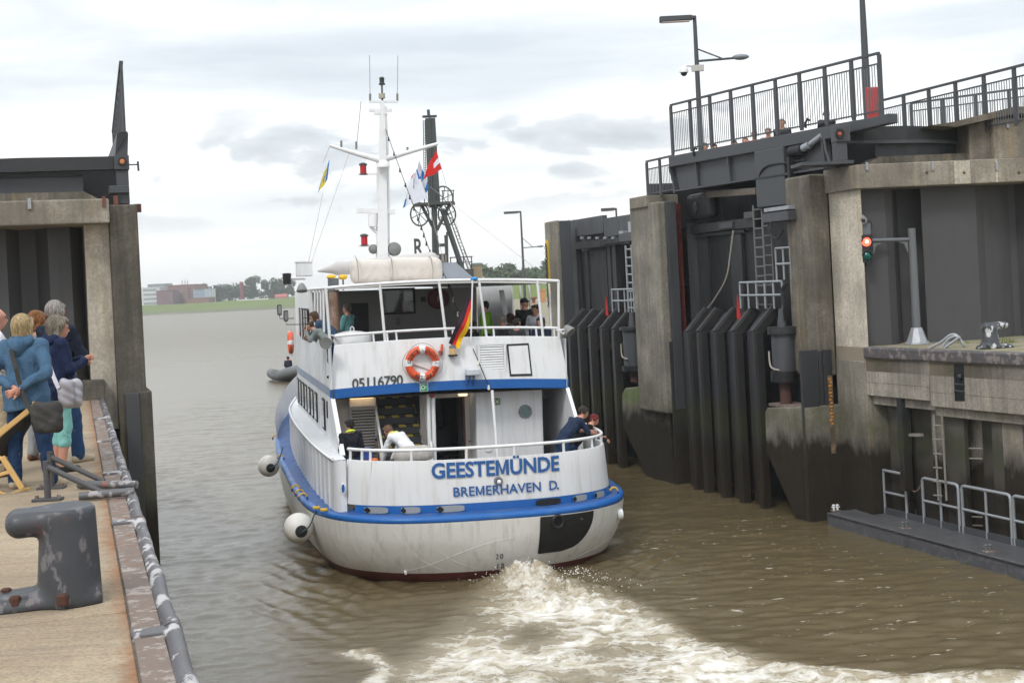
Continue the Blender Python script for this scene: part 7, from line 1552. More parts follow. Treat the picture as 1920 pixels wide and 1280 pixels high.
# pontoon with railing panels
zp = .27; n0, n1 = onz(1551.5, 961.5, zp), onz(1920, 1059, zp); k0, k1 = onz(1615, 951, zp), onz(1920, 1026, zp)
FP = Frame((n0.x, n0.y, 0), math.degrees(math.atan2(-(n1 - n0).x, (n1 - n0).y))); LP = (n1 - n0).length + 4
pt = thing('pontoon', 'long dark steel pontoon lying along the right quay wall', 'pontoon', M=FP.M)
i0_, i1_ = FP.I @ k0, FP.I @ k1; wd = -(i0_.x + i1_.x) / 2; PONT = darksteel('pontoon_top', (.075, .075, .078), rust=.55); PSID = worn('pontoon_side', (.075, .076, .085), (.16, .16, .17), .4, 9, (.12, .06, .04), .25, .5)
sgn = -1
m = MB(); m.bb(0.02, -wd, 0, LP, zp - .05, zp); m.build('deck', PONT, pt)
yy = 0.0; k = 0
while yy < LP:
    m = MB(); m.bb(-.02, .02, yy + .004, min(yy + 1.45, LP) - .004, -.3, zp + .012); s_ = m.build('side_board', PSID, pt, None, .008)
    m = MB(); m.bb(-.027, -.018, yy + .01, min(yy + 1.45, LP) - .01, zp * .45, zp * .52); m.build('side_groove', GRUBBER, s_); m = MB()
    for j in range(9):
        for z in (zp * .25, zp * .75): m.lathe([(.001, 0), (.014, 0), (.001, .008)], (-.02, yy + .1 + j * .155, z), 6, Matrix.Rotation(-math.pi / 2, 4, 'Y'))
    tag(m.build('rivets', GRUBBER, s_), kind='stuff'); yy += 1.45; k += 1
m = MB(); m.bb(-.02, -wd, -.02, .0, -.3, zp + .012); m.build('end_board', PSID, pt)
m = MB(); m.bb(-wd - .02, -wd + .02, .1, LP, zp, zp + .13); m.build('kick_board', STEELG, pt)
ALG = paint('weed_green', (.06, .10, .015), .9, .4, 12, .6, 18); m = MB(); pts = [(-.03, y, .015 + .01 * math.sin(y * 7)) for y in np.arange(0, 5.2, .1)]
m.tube(pts, [.045 + .02 * math.sin(i * 2.3) * math.sin(i * .7) for i in range(len(pts))], 6); m.build('weed_fringe', ALG, pt, 60)
def bpt(px, py): return FP.x(px, py, -wd)
for i, (pl, pr, pyl, pyr) in enumerate(((1617, 1697, 872, 888), (1729, 1796, 893, 907), (1803, 1894, 908, 926), (1899, 1975, 924, 940))):
    a, b = bpt(pl, pyl), bpt(pr, pyr); zt3 = .27 + .93; t = thing('railing_panel', ('first', 'second', 'third', 'fourth')[i] + ' grey tube railing panel of the pontoon, counted from the lock pier', 'railing', M=FP.M @ Matrix.Translation((-wd, a.y, zp)), group='pontoon railing panels')
    L = b.y - a.y; s = 1 if L > 0 else -1; h3 = .93; r_ = .07
    m = MB(); m.tube([(0, 0, 0), (0, 0, h3 - r_), (0, s * r_ * .3, h3 - r_ * .3), (0, s * r_, h3), (0, L - s * r_, h3), (0, L - s * r_ * .3, h3 - r_ * .3), (0, L, h3 - r_), (0, L, 0)], .032, 8); m.build('frame', GALV, t, 50)
    m = MB(); m.tube([(0, 0, h3 * .5), (0, L, h3 * .5)], .028, 8); m.build('mid_rail', GALV, t, 50); m = MB(); m.tube([(0, L * .5, 0), (0, L * .5, h3)], .028, 8); m.build('mid_post', GALV, t, 50)
a, b = bpt(1698, 895), bpt(1729, 900); m = MB()
pts = [Vector((-wd, a.y + (b.y - a.y) * q, 1.1 - .22 * math.sin(math.pi * q))) for q in [j / 14 for j in range(15)]]
m.tube(pts, .016, 6); tag(m.build('safety_chain', paint('chain_rust', (.22, .13, .10), .7), pt, 50), 'rusty')
for i, (px, py) in enumerate(((1567, 957), (1697, 990), (1853, 1034))):
    p = onz(px, py, zp); t = thing('mooring_cleat', ('white mooring cleat at the end corner of the pontoon', 'small rusty-footed mooring cleat in the middle of the pontoon', 'small grey mooring cleat towards the near end of the pontoon')[i], 'cleat', p, group='pontoon cleats')
    m = MB(); m.box((0, 0, .01), (.2, .15, .02)); m.build('foot_plate', RUSTP, t); mc = WHITE2 if i == 0 else LG
    for s in (-1, 1): m = MB(); m.lathe([(.001, .02), (.025, .02), (.02, .10), (.036, .11), (.036, .13), (.02, .14), (.001, .14)], (s * .04, 0, 0), 12); m.build('bitt', mc, t, 40)
    m = MB(); m.tube([(-.09, 0, .08), (.09, 0, .08)], .014, 8); m.build('cross_pin', mc, t, 50)
m = MB(); p = onz(1717, 968, zp); m.prism([p, p + Vector((.12, .05, 0)), p + Vector((.1, .05, .16)), p + Vector((.05, .02, .2)), p + Vector((.0, .0, .14))], (0, .02, 0)); m.build('lifting_lug', GALV, pt, world=True)
# people up on the bridge, only heads over the deck edge
BP = [(1322, 268, 'dark-haired person leaning behind the lower end of the bridge railing', (.04, .03, .02), (.05, .06, .10)), (1339, 270, 'person with black hair beside the lower end of the bridge railing', (.015, .012, .01), (.3, .3, .33)), (1376, 262, 'person with grey-brown hair peeping over the bridge edge', (.10, .08, .06), (.02, .03, .02)), (1397, 257, 'fair-haired person peeping over the bridge edge', (.30, .22, .15), (.5, .42, .4)),
      (1414, 246, 'red-capped person peeping over the bridge edge', (.45, .05, .05), (.5, .2, .2)), (1440, 240, 'person half hidden by a bridge post', (.25, .18, .14), (.3, .25, .25)), (1466, 223, 'grey-haired person in dark jacket behind the bridge railing', (.22, .20, .18), (.03, .03, .035)), (1549, 207, 'person with sunglasses in black jacket at the upper part of the bridge', (.05, .04, .035), (.015, .015, .017))]
for i, (px, py, lab, hc, tc_) in enumerate(BP):
    p = at(px, py, 40.0 - i * .35); fz = p.z - 1.735
    person(place(p.x, p.y, fz, 165 + 15 * math.sin(i * 2)), lab, {}, ('bridge_top_%d' % i, tc_), ('jeans_dark', (.018, .042, .10)), 'shoe_dark', ('cap' if i == 4 else 'short', hc), h=.035, group='people on the bridge')
# ================================================================ far shore, far quay, radar tower
def bankm():
    t = NT('bank_grass'); z = t.sep(t.pos)[2]; zz = t.math('ADD', z, t.math('MULTIPLY', t.math('SUBTRACT', t.noise(.06, detail=5), .5), 1.6))
    c = t.mix(t.noise(.03, t.map(t.pos, (1, 2, 1)), 6, .6), (.085, .13, .035), (.17, .20, .06))
    y_ = t.ramp(t.noise(.05, t.map(t.pos, (1, 1, 1), (40, 9, 0)), 5), [(.56, 0.0), (.66, 1.0)]); c = t.mix(t.math('MULTIPLY', y_, .5), c, (.24, .21, .06))
    c = t.mix(t.ramp(t.math('DIVIDE', zz, 4.0), [(.2, 1.0), (.45, 0.0)]), c, (.13, .145, .085)); c = t.mix(t.ramp(t.math('DIVIDE', zz, 4.0), [(.06, 1.0), (.14, 0.0)]), c, (.20, .18, .15))
    return t.fin(c, .95, 0, None, .1)
BANK = bankm()
bank = thing('far_bank', None, None, (0, 0, 0), kind='structure')
prof_ = [(552, -.4), (557, .15), (566, .9), (580, 2.0), (600, 3.9), (612, 4.1), (700, 4.0), (1500, 4.0)]
m = MB(); m.loft([[Vector((x, y + 6 * math.sin(x * .02) + 3 * math.sin(x * .07), z + .15 * math.sin(x * .11 + y))) for x in np.arange(-700, 701, 14)] for y, z in prof_], closed=False); m.build('dike', BANK, bank, 60)
LEAF = [cloth('foliage_dark', (.06, .09, .05)), cloth('foliage_mid', (.075, .105, .05)), cloth('foliage_pale', (.09, .12, .06))]
BARK = paint('bark', (.08, .065, .05), .9)
def tree(label, x, y, z, h_, w_, n=420, mi=0, seed=0, trunk=.3, group='trees on the far shore', lobes=9):
    rr = random.Random(seed); t = thing('tree', label, 'tree', (x, y, z), group=group)
    m = MB(); m.tube([(0, 0, 0), (.02 * h_, 0, h_ * .3), (0, 0, h_ * .75)], [h_ * .03, h_ * .022, h_ * .008], 7); tk = m.build('trunk', BARK, t, 50)
    L = [(rr.uniform(-.33, .33) * w_, rr.uniform(-.3, .3) * w_, h_ * rr.uniform(trunk + .12, .86), rr.uniform(.14, .26) * w_) for _ in range(lobes)]
    for q in L[:4]: b_ = MB(); b_.tube([(0, 0, h_ * rr.uniform(.25, .5)), (q[0] * .6, q[1] * .6, q[2] - q[3] * .4)], [h_ * .012, h_ * .005], 5); b_.build('limb', BARK, tk, 50)
    n = int(n * 1.7); m = MB(); s = w_ * .045 + .12
    for i in range(n):
        q = rr.choice(L); d = Vector((rr.gauss(0, 1), rr.gauss(0, 1), rr.gauss(0, .8))).normalized() * q[3] * rr.uniform(.55, 1.08); c = Vector(q[:3]) + d
        a = Vector((rr.gauss(0, 1), rr.gauss(0, 1), rr.gauss(0, 1))).normalized(); b = a.orthogonal().normalized(); k = s * rr.uniform(.6, 1.5); m.add([c - a * k, c - b * k * .6, c + a * k, c + b * k * .6], [(0, 1, 2, 3)])
    tag(m.build('crown', LEAF[mi], t, fix=False), kind='stuff')
    return t
def fx(px, d): return (px - 960) / F * d * 1.0
d0 = 660.0
def ground_at(px, py, d): return at(px, py, d)
TR = [(398, 9.5, 11), (408, 8, 9), (418, 8.5, 10), (430, 9.5, 11), (441, 9, 10), (449, 8, 8)]
for i, (px, h_, w_) in enumerate(TR):
    p = at(px, 566, 700); tree('dark tree, %s from the glass annex in the low wood on the far shore' % ('first', 'second', 'third', 'fourth', 'fifth', 'sixth')[i], p.x, p.y, 4, h_, w_, 420, 0, 10 + i, .05)
p = at(470, 562, 660); tree('tall round tree right of the red tower on the far shore', p.x, p.y, 4, 11.5, 9.5, 700, 0, 30, .1); p = at(486, 560, 690); tree('low tree right of the tall round one on the far shore', p.x, p.y, 4, 7.5, 8, 420, 1, 31, .05)
for i, (px, h_, w_, lab) in enumerate(((507, 10.5, 10, 'broad tree left of the red-roofed shed on the far shore'), (523, 11, 10.5, 'tall tree behind the red-roofed shed on the far shore'), (540, 10, 9, 'tree beside the wheelhouse on the far shore'))):
    p = at(px, 561, 660 + 8 * i); tree(lab, p.x, p.y, 4, h_, w_, 650, i % 2, 40 + i, .08)
def block(name, label, cat, px0, px1, pyt, d, wall, depth=14, rows=0, cols=0, roof=None, winm=None, zg=3.9, flat=True):
    a, b = at(px0, pyt, d), at(px1, pyt, d); h_ = (a.z + b.z) / 2 - zg; w_ = b.x - a.x; t = thing(name, label, cat, ((a.x + b.x) / 2, d, zg), group='buildings on the far shore')
    m = MB(); m.bb(-w_ / 2, w_ / 2, 0, depth, 0, h_); m.build('walls', wall, t)
    m = MB(); m.bb(-w_ / 2 - .2, w_ / 2 + .2, -.2, depth + .2, h_, h_ + .35); m.build('parapet', roof or wall, t)
    for r_ in range(rows):
        for c in range(cols):
            x = -w_ / 2 + w_ * (c + .5) / cols; z = h_ * (r_ + .55) / rows; m = MB(); m.bb(x - w_ / cols * .33, x + w_ / cols * .33, -.12, .05, z - h_ / rows * .22, z + h_ / rows * .22); m.build('window', winm or WINDOW, t)
    return t, w_, h_
PW = paint('far_white', (.62, .62, .62), .7); PB = paint('far_brown', (.22, .13, .10), .8); PV = paint('far_plum', (.19, .11, .13), .8); PG = paint('far_grey', (.28, .30, .33), .7); PGL = glass('far_glass', (.22, .30, .38), .1)
block('office_building', 'white office building with window bands at the far end of the shore', 'building', 262, 299, 540, 650, PW, rows=4, cols=1, winm=PG)
block('office_building', 'grey upper block behind the white office building', 'building', 277, 310, 533.5, 675, PG)
block('office_building', 'plum coloured low block beside the white office building', 'building', 293, 323, 545.5, 640, PV, rows=1, cols=4, winm=PV)
t, w_, h_ = block('office_building', 'large flat brown building on the far shore', 'building', 315.5, 366, 535, 655, PB, 24)
for z in (.35, .5, .65, .8): m = MB(); m.bb(w_ * .22, w_ * .32, -.12, .05, h_ * z - .3, h_ * z + .3); m.build('window', WINDOW, t)
m = MB(); m.bb(-w_ * .42, w_ * .0, -.12, .05, h_ * .62, h_ * .72); m.build('window', PG, t)
for dx in (-1.2, .2, 1.4): m = MB(); m.tube([(dx, 6, h_), (dx, 6, h_ + 2.6)], .22, 6); m.build('flue', PG, t)
block('glass_annex', 'blue glass annex beside the brown building on the far shore', 'building', 362, 384, 544, 640, PGL, rows=3, cols=5, winm=paint('far_pane', (.30, .36, .42), .3)); block('office_building', 'low brown wing in front of the glass annex', 'building', 350, 391, 559.5, 635, PB); block('office_building', 'narrow white end building beside the glass annex', 'building', 384, 392, 543, 660, PW)
a = at(453, 532, 650); t = thing('beacon_tower', 'slim dark red tower on the far shore', 'tower', (a.x, 650, 3.9)); m = MB(); m.lathe([(.001, 0), (1.0, 0), (.9, a.z - 3.9), (.001, a.z - 3.9)], (0, 0, 0), 12); m.build('shaft', paint('tower_red', (.20, .05, .06), .7), t, 40); m = MB(); m.lathe([(.001, 0), (1.1, 0), (1.1, .4), (.6, .9), (.001, 1.0)], (0, 0, a.z - 3.9), 12); m.build('lantern', paint('tower_red', (.20, .05, .06), .7), t, 40)
a, b = at(515, 553, 640), at(537, 553, 640); t = thing('shed', 'small shed with a red roof below the trees on the far shore', 'shed', ((a.x + b.x) / 2, 640, 3.9)); w_ = b.x - a.x; m = MB(); m.bb(-w_ / 2, w_ / 2, 0, 5, 0, 1.1); m.build('walls', paint('shed_pink', (.42, .22, .18), .8), t); m = MB(); m.prism([(-w_ / 2 - .2, -.3, 1.1), (w_ / 2 + .2, -.3, 1.1), (w_ / 2, 2, 2.4), (-w_ / 2, 2, 2.4)], (0, 3, 0)); m.build('roof', paint('shed_roof', (.36, .10, .08), .8), t)
a = at(418, 537, 900); t = thing('power_pylon', 'pale lattice power pylon on the horizon', 'pylon', (a.x, 900, 4)); h_ = a.z - 4
for s in (-1, 1): m = MB(); m.tube([(s * 1.5, 0, 0), (s * .3, 0, h_)], .16, 5); m.build('leg', GALV, t)
for z, w_ in ((.7, 4.5), (.85, 3.4)): m = MB(); m.tube([(-w_, 0, h_ * z), (w_, 0, h_ * z)], .14, 5); m.build('cross_arm', GALV, t)
for k in range(6): z0 = h_ * k / 6; f0, f1 = 1.5 - 1.2 * k / 6, 1.5 - 1.2 * (k + 1) / 6; m = MB(); m.tube([(-f0, 0, z0), (f1, 0, z0 + h_ / 6)], .1, 4); m.build('brace', GALV, t)
a, b = at(455, 561.5, 625), at(500, 557, 625); m = MB(); m.beam((a.x, 612, 4.35), (b.x + 3, 612, 4.35), .4, .6); m.build('dike_wall', PW, bank)
# grassy slope and trees beyond the far quay on the right
m = MB(); m.loft([[Vector((x, y, z + .1 * math.sin(x * .2 + y))) for x in np.arange(-16, 150, 6)] for y, z in ((150, 3.86), (165, 4.3), (205, 5.45), (240, 5.5), (330, 5.0))], closed=False); m.build('grass_slope', BANK, ground, 60)
for i in range(11):
    px = 905 + i * 13.5; p = at(px, 520, 300 + 14 * ((i * 7) % 3)); h_ = 4.4 + 1.1 * math.sin(i * 2.1) + .6 * math.sin(i * .9); tree('green tree, number %s along the crest beyond the far quay' % ('one', 'two', 'three', 'four', 'five', 'six', 'seven', 'eight', 'nine', 'ten', 'eleven')[i], p.x, p.y, 4.9, h_, 6.5, 380, 1 + i % 2, 70 + i, .02, 'trees beyond the far quay', 7)
p = onz(1016, 560, ZQ); OCH = paint('container_ochre', (.50, .24, .10), .7, .1, 2)
t = thing('kiosk', 'ochre kiosk on the far quay seen through the awning frame', 'kiosk', (at(1017, 550, 118).x, 118, ZQ)); m = MB(); m.box((0, 0, .5), (.55, .5, 1.0)); m.build('case', OCH, t, None, .03); m = MB(); m.box((0, 0, 1.05), (.7, .6, .12)); m.build('roof', OCH, t)
q = at(1000, 556, 112); t = thing('mooring_bollard', 'brown mooring bollard on the far quay edge', 'bollard', (q.x, 112, ZQ)); m = MB(); m.lathe([(.001, 0), (.3, 0), (.16, .12), (.15, .35), (.33, .45), (.33, .55), (.001, .58)], (0, 0, 0), 14); m.build('casting', paint('rust_brown', (.24, .10, .06), .8), t, 40)
p = at(893, 500, 96); t = thing('shed', 'beige brick shed with green roof beside the tower', 'shed', (p.x, 96, ZQ)); zt4 = at(893, 497, 96).z - ZQ; m = MB(); m.box((0, .7, zt4 / 2), (.75, 1.2, zt4)); m.build('walls', paint('shed_beige', (.42, .32, .20), .8), t); m = MB(); m.prism([(-.45, .05, zt4), (.45, .05, zt4), (.38, .3, zt4 + .16), (-.3, .3, zt4 + .16)], (0, 1.2, 0)); m.build('roof', paint('roof_green', (.12, .16, .14), .7), t)
# ---- dark tower with wheels, ladder and letters
DT = 92.0; TW = darksteel('tower_steel', (.045, .05, .05), rust=.03)
b = at(818, 560, DT); tw = thing('signal_tower', 'dark steel tower with platform, rope wheels and ladder behind the boat', 'tower', (b.x, DT, ZQ))
def tp(px, py, dy=0.0): return at(px, py, DT + dy)
def tt(name, pts, r, n=6, parent=None): m = MB(); m.tube([tp(*q) for q in pts], r, n); return m.build(name, TW, parent or tw, 50, world=True)
m = MB(); m.loft([[tp(*q) for q in ((803, 390), (826, 388), (826, 388, .9), (803, 390, .9))], [tp(*q) for q in ((797, 222), (816, 221), (816, 221, .9), (797, 222, .9))]]); m.build('shaft', TW, tw, None, .04, world=True)
tt('guide_channel', [(811, 390, -.1), (806, 221, -.1)], .05); tt('top_bar', [(792, 219), (819, 218)], .09); tt('top_pole', [(804, 219), (803, 206)], .11)
tt('stile', [(799, 345), (797, 226)], .03, 5); tt('stile', [(795.5, 345), (793.5, 226)], .03, 5)
for k in range(26): tt('rung', [(795.4 - k * .075, 342 - k * 4.6), (799 - k * .075, 342 - k * 4.6)], .022, 4)
m = MB(); a, c = tp(776, 383), tp(852, 379); m.bb(a.x, c.x, DT - .5, DT + 1.3, a.z - .12, a.z + .05); pl = m.build('platform', TW, tw, world=True)
for px in (776, 786, 796, 830, 840, 850): tt('rail_post', [(px, 383 - (px - 776) * .05), (px, 361 - (px - 776) * .05)], .035, 5, pl)
tt('rail', [(776, 361), (800, 360)], .035, 5, pl); tt('rail', [(828, 358), (852, 357)], .035, 5, pl); tt('rail', [(776, 372), (800, 371)], .03, 5, pl)
def wheel(px, py, r, dy):
    c = tp(px, py, dy); m = MB(); m.tube([c + Vector((r * math.cos(a) * .8, 0, r * math.sin(a))) for a in [2 * math.pi * i / 26 for i in range(26)]], .055, 6, closed=True); o = m.build('rope_wheel', TW, tw, 50, world=True)
    for k in range(3): a = math.pi * k / 3 + .3; m = MB(); m.tube([c - Vector((r * math.cos(a) * .8, 0, r * math.sin(a))), c + Vector((r * math.cos(a) * .8, 0, r * math.sin(a)))], .03, 5); m.build('spoke', TW, o, 50, world=True)
wheel(831, 372, .82, -.4); wheel(787, 402, .78, -.4); wheel(838, 402, .75, .6)
tt('post', [(814, 383), (817, 560)], .20, 8); tt('brace', [(790, 384), (815, 432)], .12); tt('brace', [(843, 383), (819, 432)], .12); tt('raking_leg', [(829, 392), (872, 520)], .18, 8)
for o_ in (0, 6): tt('stile', [(834 + o_, 385), (878 + o_, 505)], .04, 5)
for k in range(18): f = (k + .5) / 18; tt('rung', [(834 + 44 * f, 385 + 120 * f), (840 + 44 * f, 385 + 120 * f)], .025, 4)
for px in (845, 857, 869, 884): tt('rail_post', [(px, 506), (px, 482)], .04, 5)
tt('rail', [(843, 483), (886, 481)], .04, 5); tt('rail', [(843, 493), (886, 491)], .03, 5); m = MB(); a, c = tp(840, 506), tp(888, 506); m.bb(a.x, c.x, DT - .4, DT + 1, a.z - 3, a.z); m.build('landing', TW, tw, world=True)
for ch, px0, pyt, pyb in (('R', 784.5, 446, 480), ('H', 829, 440, 477)):
    c = tp(px0, pyb, -.6); hh = (tp(px0, pyt, -.6) - c).z; vs, fs = text_mesh(ch, hh / .72, .03, 1); m = MB(); n = len(vs)
    m.add([Vector((v.x * .62, 0, v.y)) + c for v in vs] + [Vector((v.x * .62, .12, v.y)) + c for v in vs], fs + [tuple(i + n for i in reversed(f)) for f in fs]); m.build('standing_letter', TW, tw, world=True)
    for px in (px0 - 4, px0 + 4): tt('letter_stand', [(px, pyb, -.6), (px + 1, pyb + 40, -.6)], .05, 5)
tt('letter_stand', [(838, 435, -.5), (840, 520, -.5)], .09, 4); m = MB(); a, c = tp(822, 476), tp(838, 500); m.bb(a.x, c.x, DT - .2, DT + 1, c.z - 2, a.z); m.build('cabin', paint('tower_cabin', (.30, .27, .24), .7), tw, world=True)
# ---- inflatable boat beyond the bow
c = onz(548, 712, 0.0); rb = thing('inflatable_boat', 'grey inflatable boat running ahead of the passenger boat', 'boat', (c.x, c.y, 0), .35); RUB = paint('inflatable_grey', (.14, .145, .15), .6, .15, 4)
m = MB(); m.tube(smooth_path([(-1.0, 2.0, .42), (-1.05, .6, .38), (-.95, -.9, .42), (-.5, -1.8, .62), (0, -2.05, .72), (.5, -1.8, .62), (.95, -.9, .42), (1.05, .6, .38), (1.0, 2.0, .42)], 5), .33, 14); m.build('tube', RUB, rb, 60)
m = MB(); m.loft([[(-.8, 2, .2), (0, 2, .0), (.8, 2, .2)], [(-.8, -1, .2), (0, -1, -.05), (.8, -1, .2)], [(0, -2, .4)] * 3], closed=False); m.build('floor', DGREY, rb)
for k in range(5): m = MB(); m.tube([(-1.05 + .33 * math.cos(a), -.9 + .35 * k, .40 + .335 * math.sin(a)) for a in [math.pi * (.1 + .8 * i / 8) for i in range(9)]], .02, 5); m.build('seam_band', LAMPG, rb, 50)
p = at(538, 690, c.y); person(place(p.x + .1, c.y, .25, 20), 'person in orange and yellow life jacket driving the inflatable', SIT, ('float_suit_navy', (.02, .025, .05)), ('float_suit_navy', (.02, .025, .05)), 'shoe_dark', ('short', (.04, .03, .03)), h=.04, collar=paint('jacket_orange', (.7, .13, .03), .6), vest=True, detail=0)
# ================================================================ water
def vnoise(x, y, seed):
    r = np.random.default_rng(seed).random((256, 256)); xi = np.floor(x).astype(int); yi = np.floor(y).astype(int); fx_, fy__ = x - xi, y - yi
    fx_ = fx_ * fx_ * (3 - 2 * fx_); fy__ = fy__ * fy__ * (3 - 2 * fy__); a = r[xi % 256, yi % 256]; b = r[(xi + 1) % 256, yi % 256]; c = r[xi % 256, (yi + 1) % 256]; d = r[(xi + 1) % 256, (yi + 1) % 256]
    return (a * (1 - fx_) + b * fx_) * (1 - fy__) + (c * (1 - fx_) + d * fx_) * fy__ - .5
def fbm(x, y, seed, o=4): return sum(vnoise(x * 2 ** k, y * 2 ** k, seed + k) * .55 ** k for k in range(o))
def axis(segs): return np.concatenate([np.arange(a, b, s) for a, b, s in segs])
gx_ = np.append(axis([(-18, -7.5, .12), (-7.5, 9.5, .05), (9.5, 13, .14)]), 13.0); gy_ = np.append(axis([(3, 17.5, .12), (17.5, 29.5, .05), (29.5, 78, .14)]), 78.0)
X, Y = np.meshgrid(gx_, gy_, indexing='ij')
Z = np.zeros_like(X); rg = np.random.default_rng(5)
for lam, amp, n in ((2.6, .010, 5), (1.3, .008, 7), (.7, .0062, 9), (.42, .0052, 9), (.26, .0022, 8)):
    for _ in range(n):
        a = rg.normal(math.radians(100), .65); l = lam * rg.uniform(.75, 1.3); k = 2 * math.pi / l; wob = fbm(X * .5 / lam, Y * .5 / lam, int(rg.integers(999)), 2) * 2.2
        Z += amp * rg.uniform(.5, 1.1) * np.sin(k * (X * math.cos(a) + Y * math.sin(a)) + wob + rg.uniform(0, 6.28))
Z *= (.75 + .9 * fbm(X * .15, Y * .15, 77, 3)) * .62
def wpoly(px): return np.array([[onz(a, b, 0).x, onz(a, b, 0).y] for a, b in px])
def inside(poly, soft_):
    """1 well inside, fading over soft_ metres at the edge"""
    ins = np.zeros(X.shape, bool); dm = np.full(X.shape, 1e9); n = len(poly)
    for i in range(n):
        (x0, y0), (x1, y1) = poly[i], poly[(i + 1) % n]; c = (y0 > Y) != (y1 > Y); ins ^= c & (X < (x1 - x0) * (Y - y0) / (y1 - y0 + 1e-12) + x0)
        ex, ey = x1 - x0, y1 - y0; t_ = np.clip(((X - x0) * ex + (Y - y0) * ey) / (ex * ex + ey * ey + 1e-12), 0, 1); dm = np.minimum(dm, np.hypot(X - x0 - t_ * ex, Y - y0 - t_ * ey))
    s = np.where(ins, dm, -dm); q = np.clip(s / soft_ + .3, 0, 1); return q * q * (3 - 2 * q)
wash = inside(wpoly([(915, 1088), (945, 1064), (1020, 1066), (1075, 1092), (1140, 1105), (1220, 1132), (1275, 1165), (1310, 1200), (1420, 1225), (1560, 1248), (1720, 1266), (1960, 1262), (2100, 1500), (500, 1500), (690, 1285), (770, 1215), (830, 1160), (880, 1115)]), 1.7)
core = inside(wpoly([(935, 1090), (960, 1068), (1010, 1068), (1050, 1090), (1110, 1100), (1150, 1130), (1080, 1150), (1000, 1150), (950, 1125)]), .6)
rim = np.maximum(inside(wpoly([(1060, 1110), (1140, 1110), (1230, 1140), (1290, 1180), (1330, 1210), (1480, 1240), (1700, 1268), (1940, 1262), (1940, 1300), (1600, 1290), (1380, 1255), (1240, 1215), (1150, 1165)]), .5), inside(wpoly([(615, 1222), (700, 1212), (725, 1232), (740, 1262), (690, 1300), (640, 1300), (700, 1250)]), .35) * .9)
chop = np.exp(-(((X - onz(610, 1090, 0).x) / 1.3) ** 2 + ((Y - onz(610, 1090, 0).y) / 3.5) ** 2))
chop2 = np.exp(-(((X - onz(1190, 1050, 0).x) / 1.1) ** 2 + ((Y - onz(1190, 1030, 0).y) / 3.0) ** 2))
for c_, a in ((chop, math.radians(35)), (chop2, math.radians(150))):
    for l in (.55, .38, .75): Z += c_ * .020 * np.sin(2 * math.pi / l * (X * math.cos(a) + Y * math.sin(a)) + 3 * fbm(X * .9, Y * .9, int(l * 100), 2))
Z += wash * (.075 * fbm(X * 1.6, Y * 1.6, 31, 4) + .04 * np.abs(fbm(X * 4, Y * 4, 41, 3)))
pp = onz(985, 1092, 0); q2 = onz(1085, 1108, 0)
for c_, sx, sy, hh in ((pp, .60, .42, .24), (q2, .5, .35, .12)): Z += hh * np.exp(-(((X - c_.x) / sx) ** 2 + ((Y - c_.y) / sy) ** 2)) * np.clip(1 + 2.4 * fbm(X * 3.2, Y * 3.2, 51, 5), .1, 2)
Z += core * .22 * np.abs(fbm(X * 4, Y * 4, 61, 4)) + rim * .08 * np.abs(fbm(X * 4, Y * 4, 66, 3))
# a low bow-shaped swell along the edge of the wash
Z += .022 * np.exp(-((wash - .3) / .25) ** 2) * (1 - core)
edge = np.minimum.reduce([(X + 18) / 2, (13 - X) / 2, (Y - 3) / 2, (78 - Y) / 12]); Z *= np.clip(edge, 0, 1)
patch = inside(wpoly([(612, 1224), (700, 1214), (728, 1232), (745, 1258), (700, 1310), (640, 1320), (705, 1252)]), .35); low_ = inside(wpoly([(1330, 1232), (1480, 1244), (1700, 1262), (1960, 1258), (1960, 1310), (1500, 1300), (1300, 1270)]), .4)
foam = np.clip(.405 * wash + .34 * patch + .20 * low_ + .11 * rim + .13 * core + .42 * fbm(X * .8, Y * .8, 91, 3) * wash, 0, 1)
spots = inside(wpoly([(1150, 1000), (1500, 960), (1560, 1000), (1920, 1100), (1940, 1260), (1500, 1240), (1250, 1130)]), 1.2)
nx_, ny_ = X.shape
idx = np.arange(nx_ * ny_).reshape(nx_, ny_); quads = np.stack([idx[:-1, :-1], idx[1:, :-1], idx[1:, 1:], idx[:-1, 1:]], -1).reshape(-1, 4)
me = bpy.data.meshes.new('water'); me.vertices.add(nx_ * ny_); me.vertices.foreach_set('co', np.stack([X, Y, Z], -1).astype(np.float32).ravel())
me.loops.add(quads.size); me.loops.foreach_set('vertex_index', quads.astype(np.int32).ravel()); me.polygons.add(len(quads)); me.polygons.foreach_set('loop_start', np.arange(0, quads.size, 4, dtype=np.int32)); me.polygons.foreach_set('use_smooth', np.ones(len(quads), bool)); me.update(calc_edges=True)
for nm, arr in (('foam', foam), ('spots', spots)):
    at_ = me.attributes.new(nm, 'FLOAT', 'POINT'); at_.data.foreach_set('value', arr.astype(np.float32).ravel())
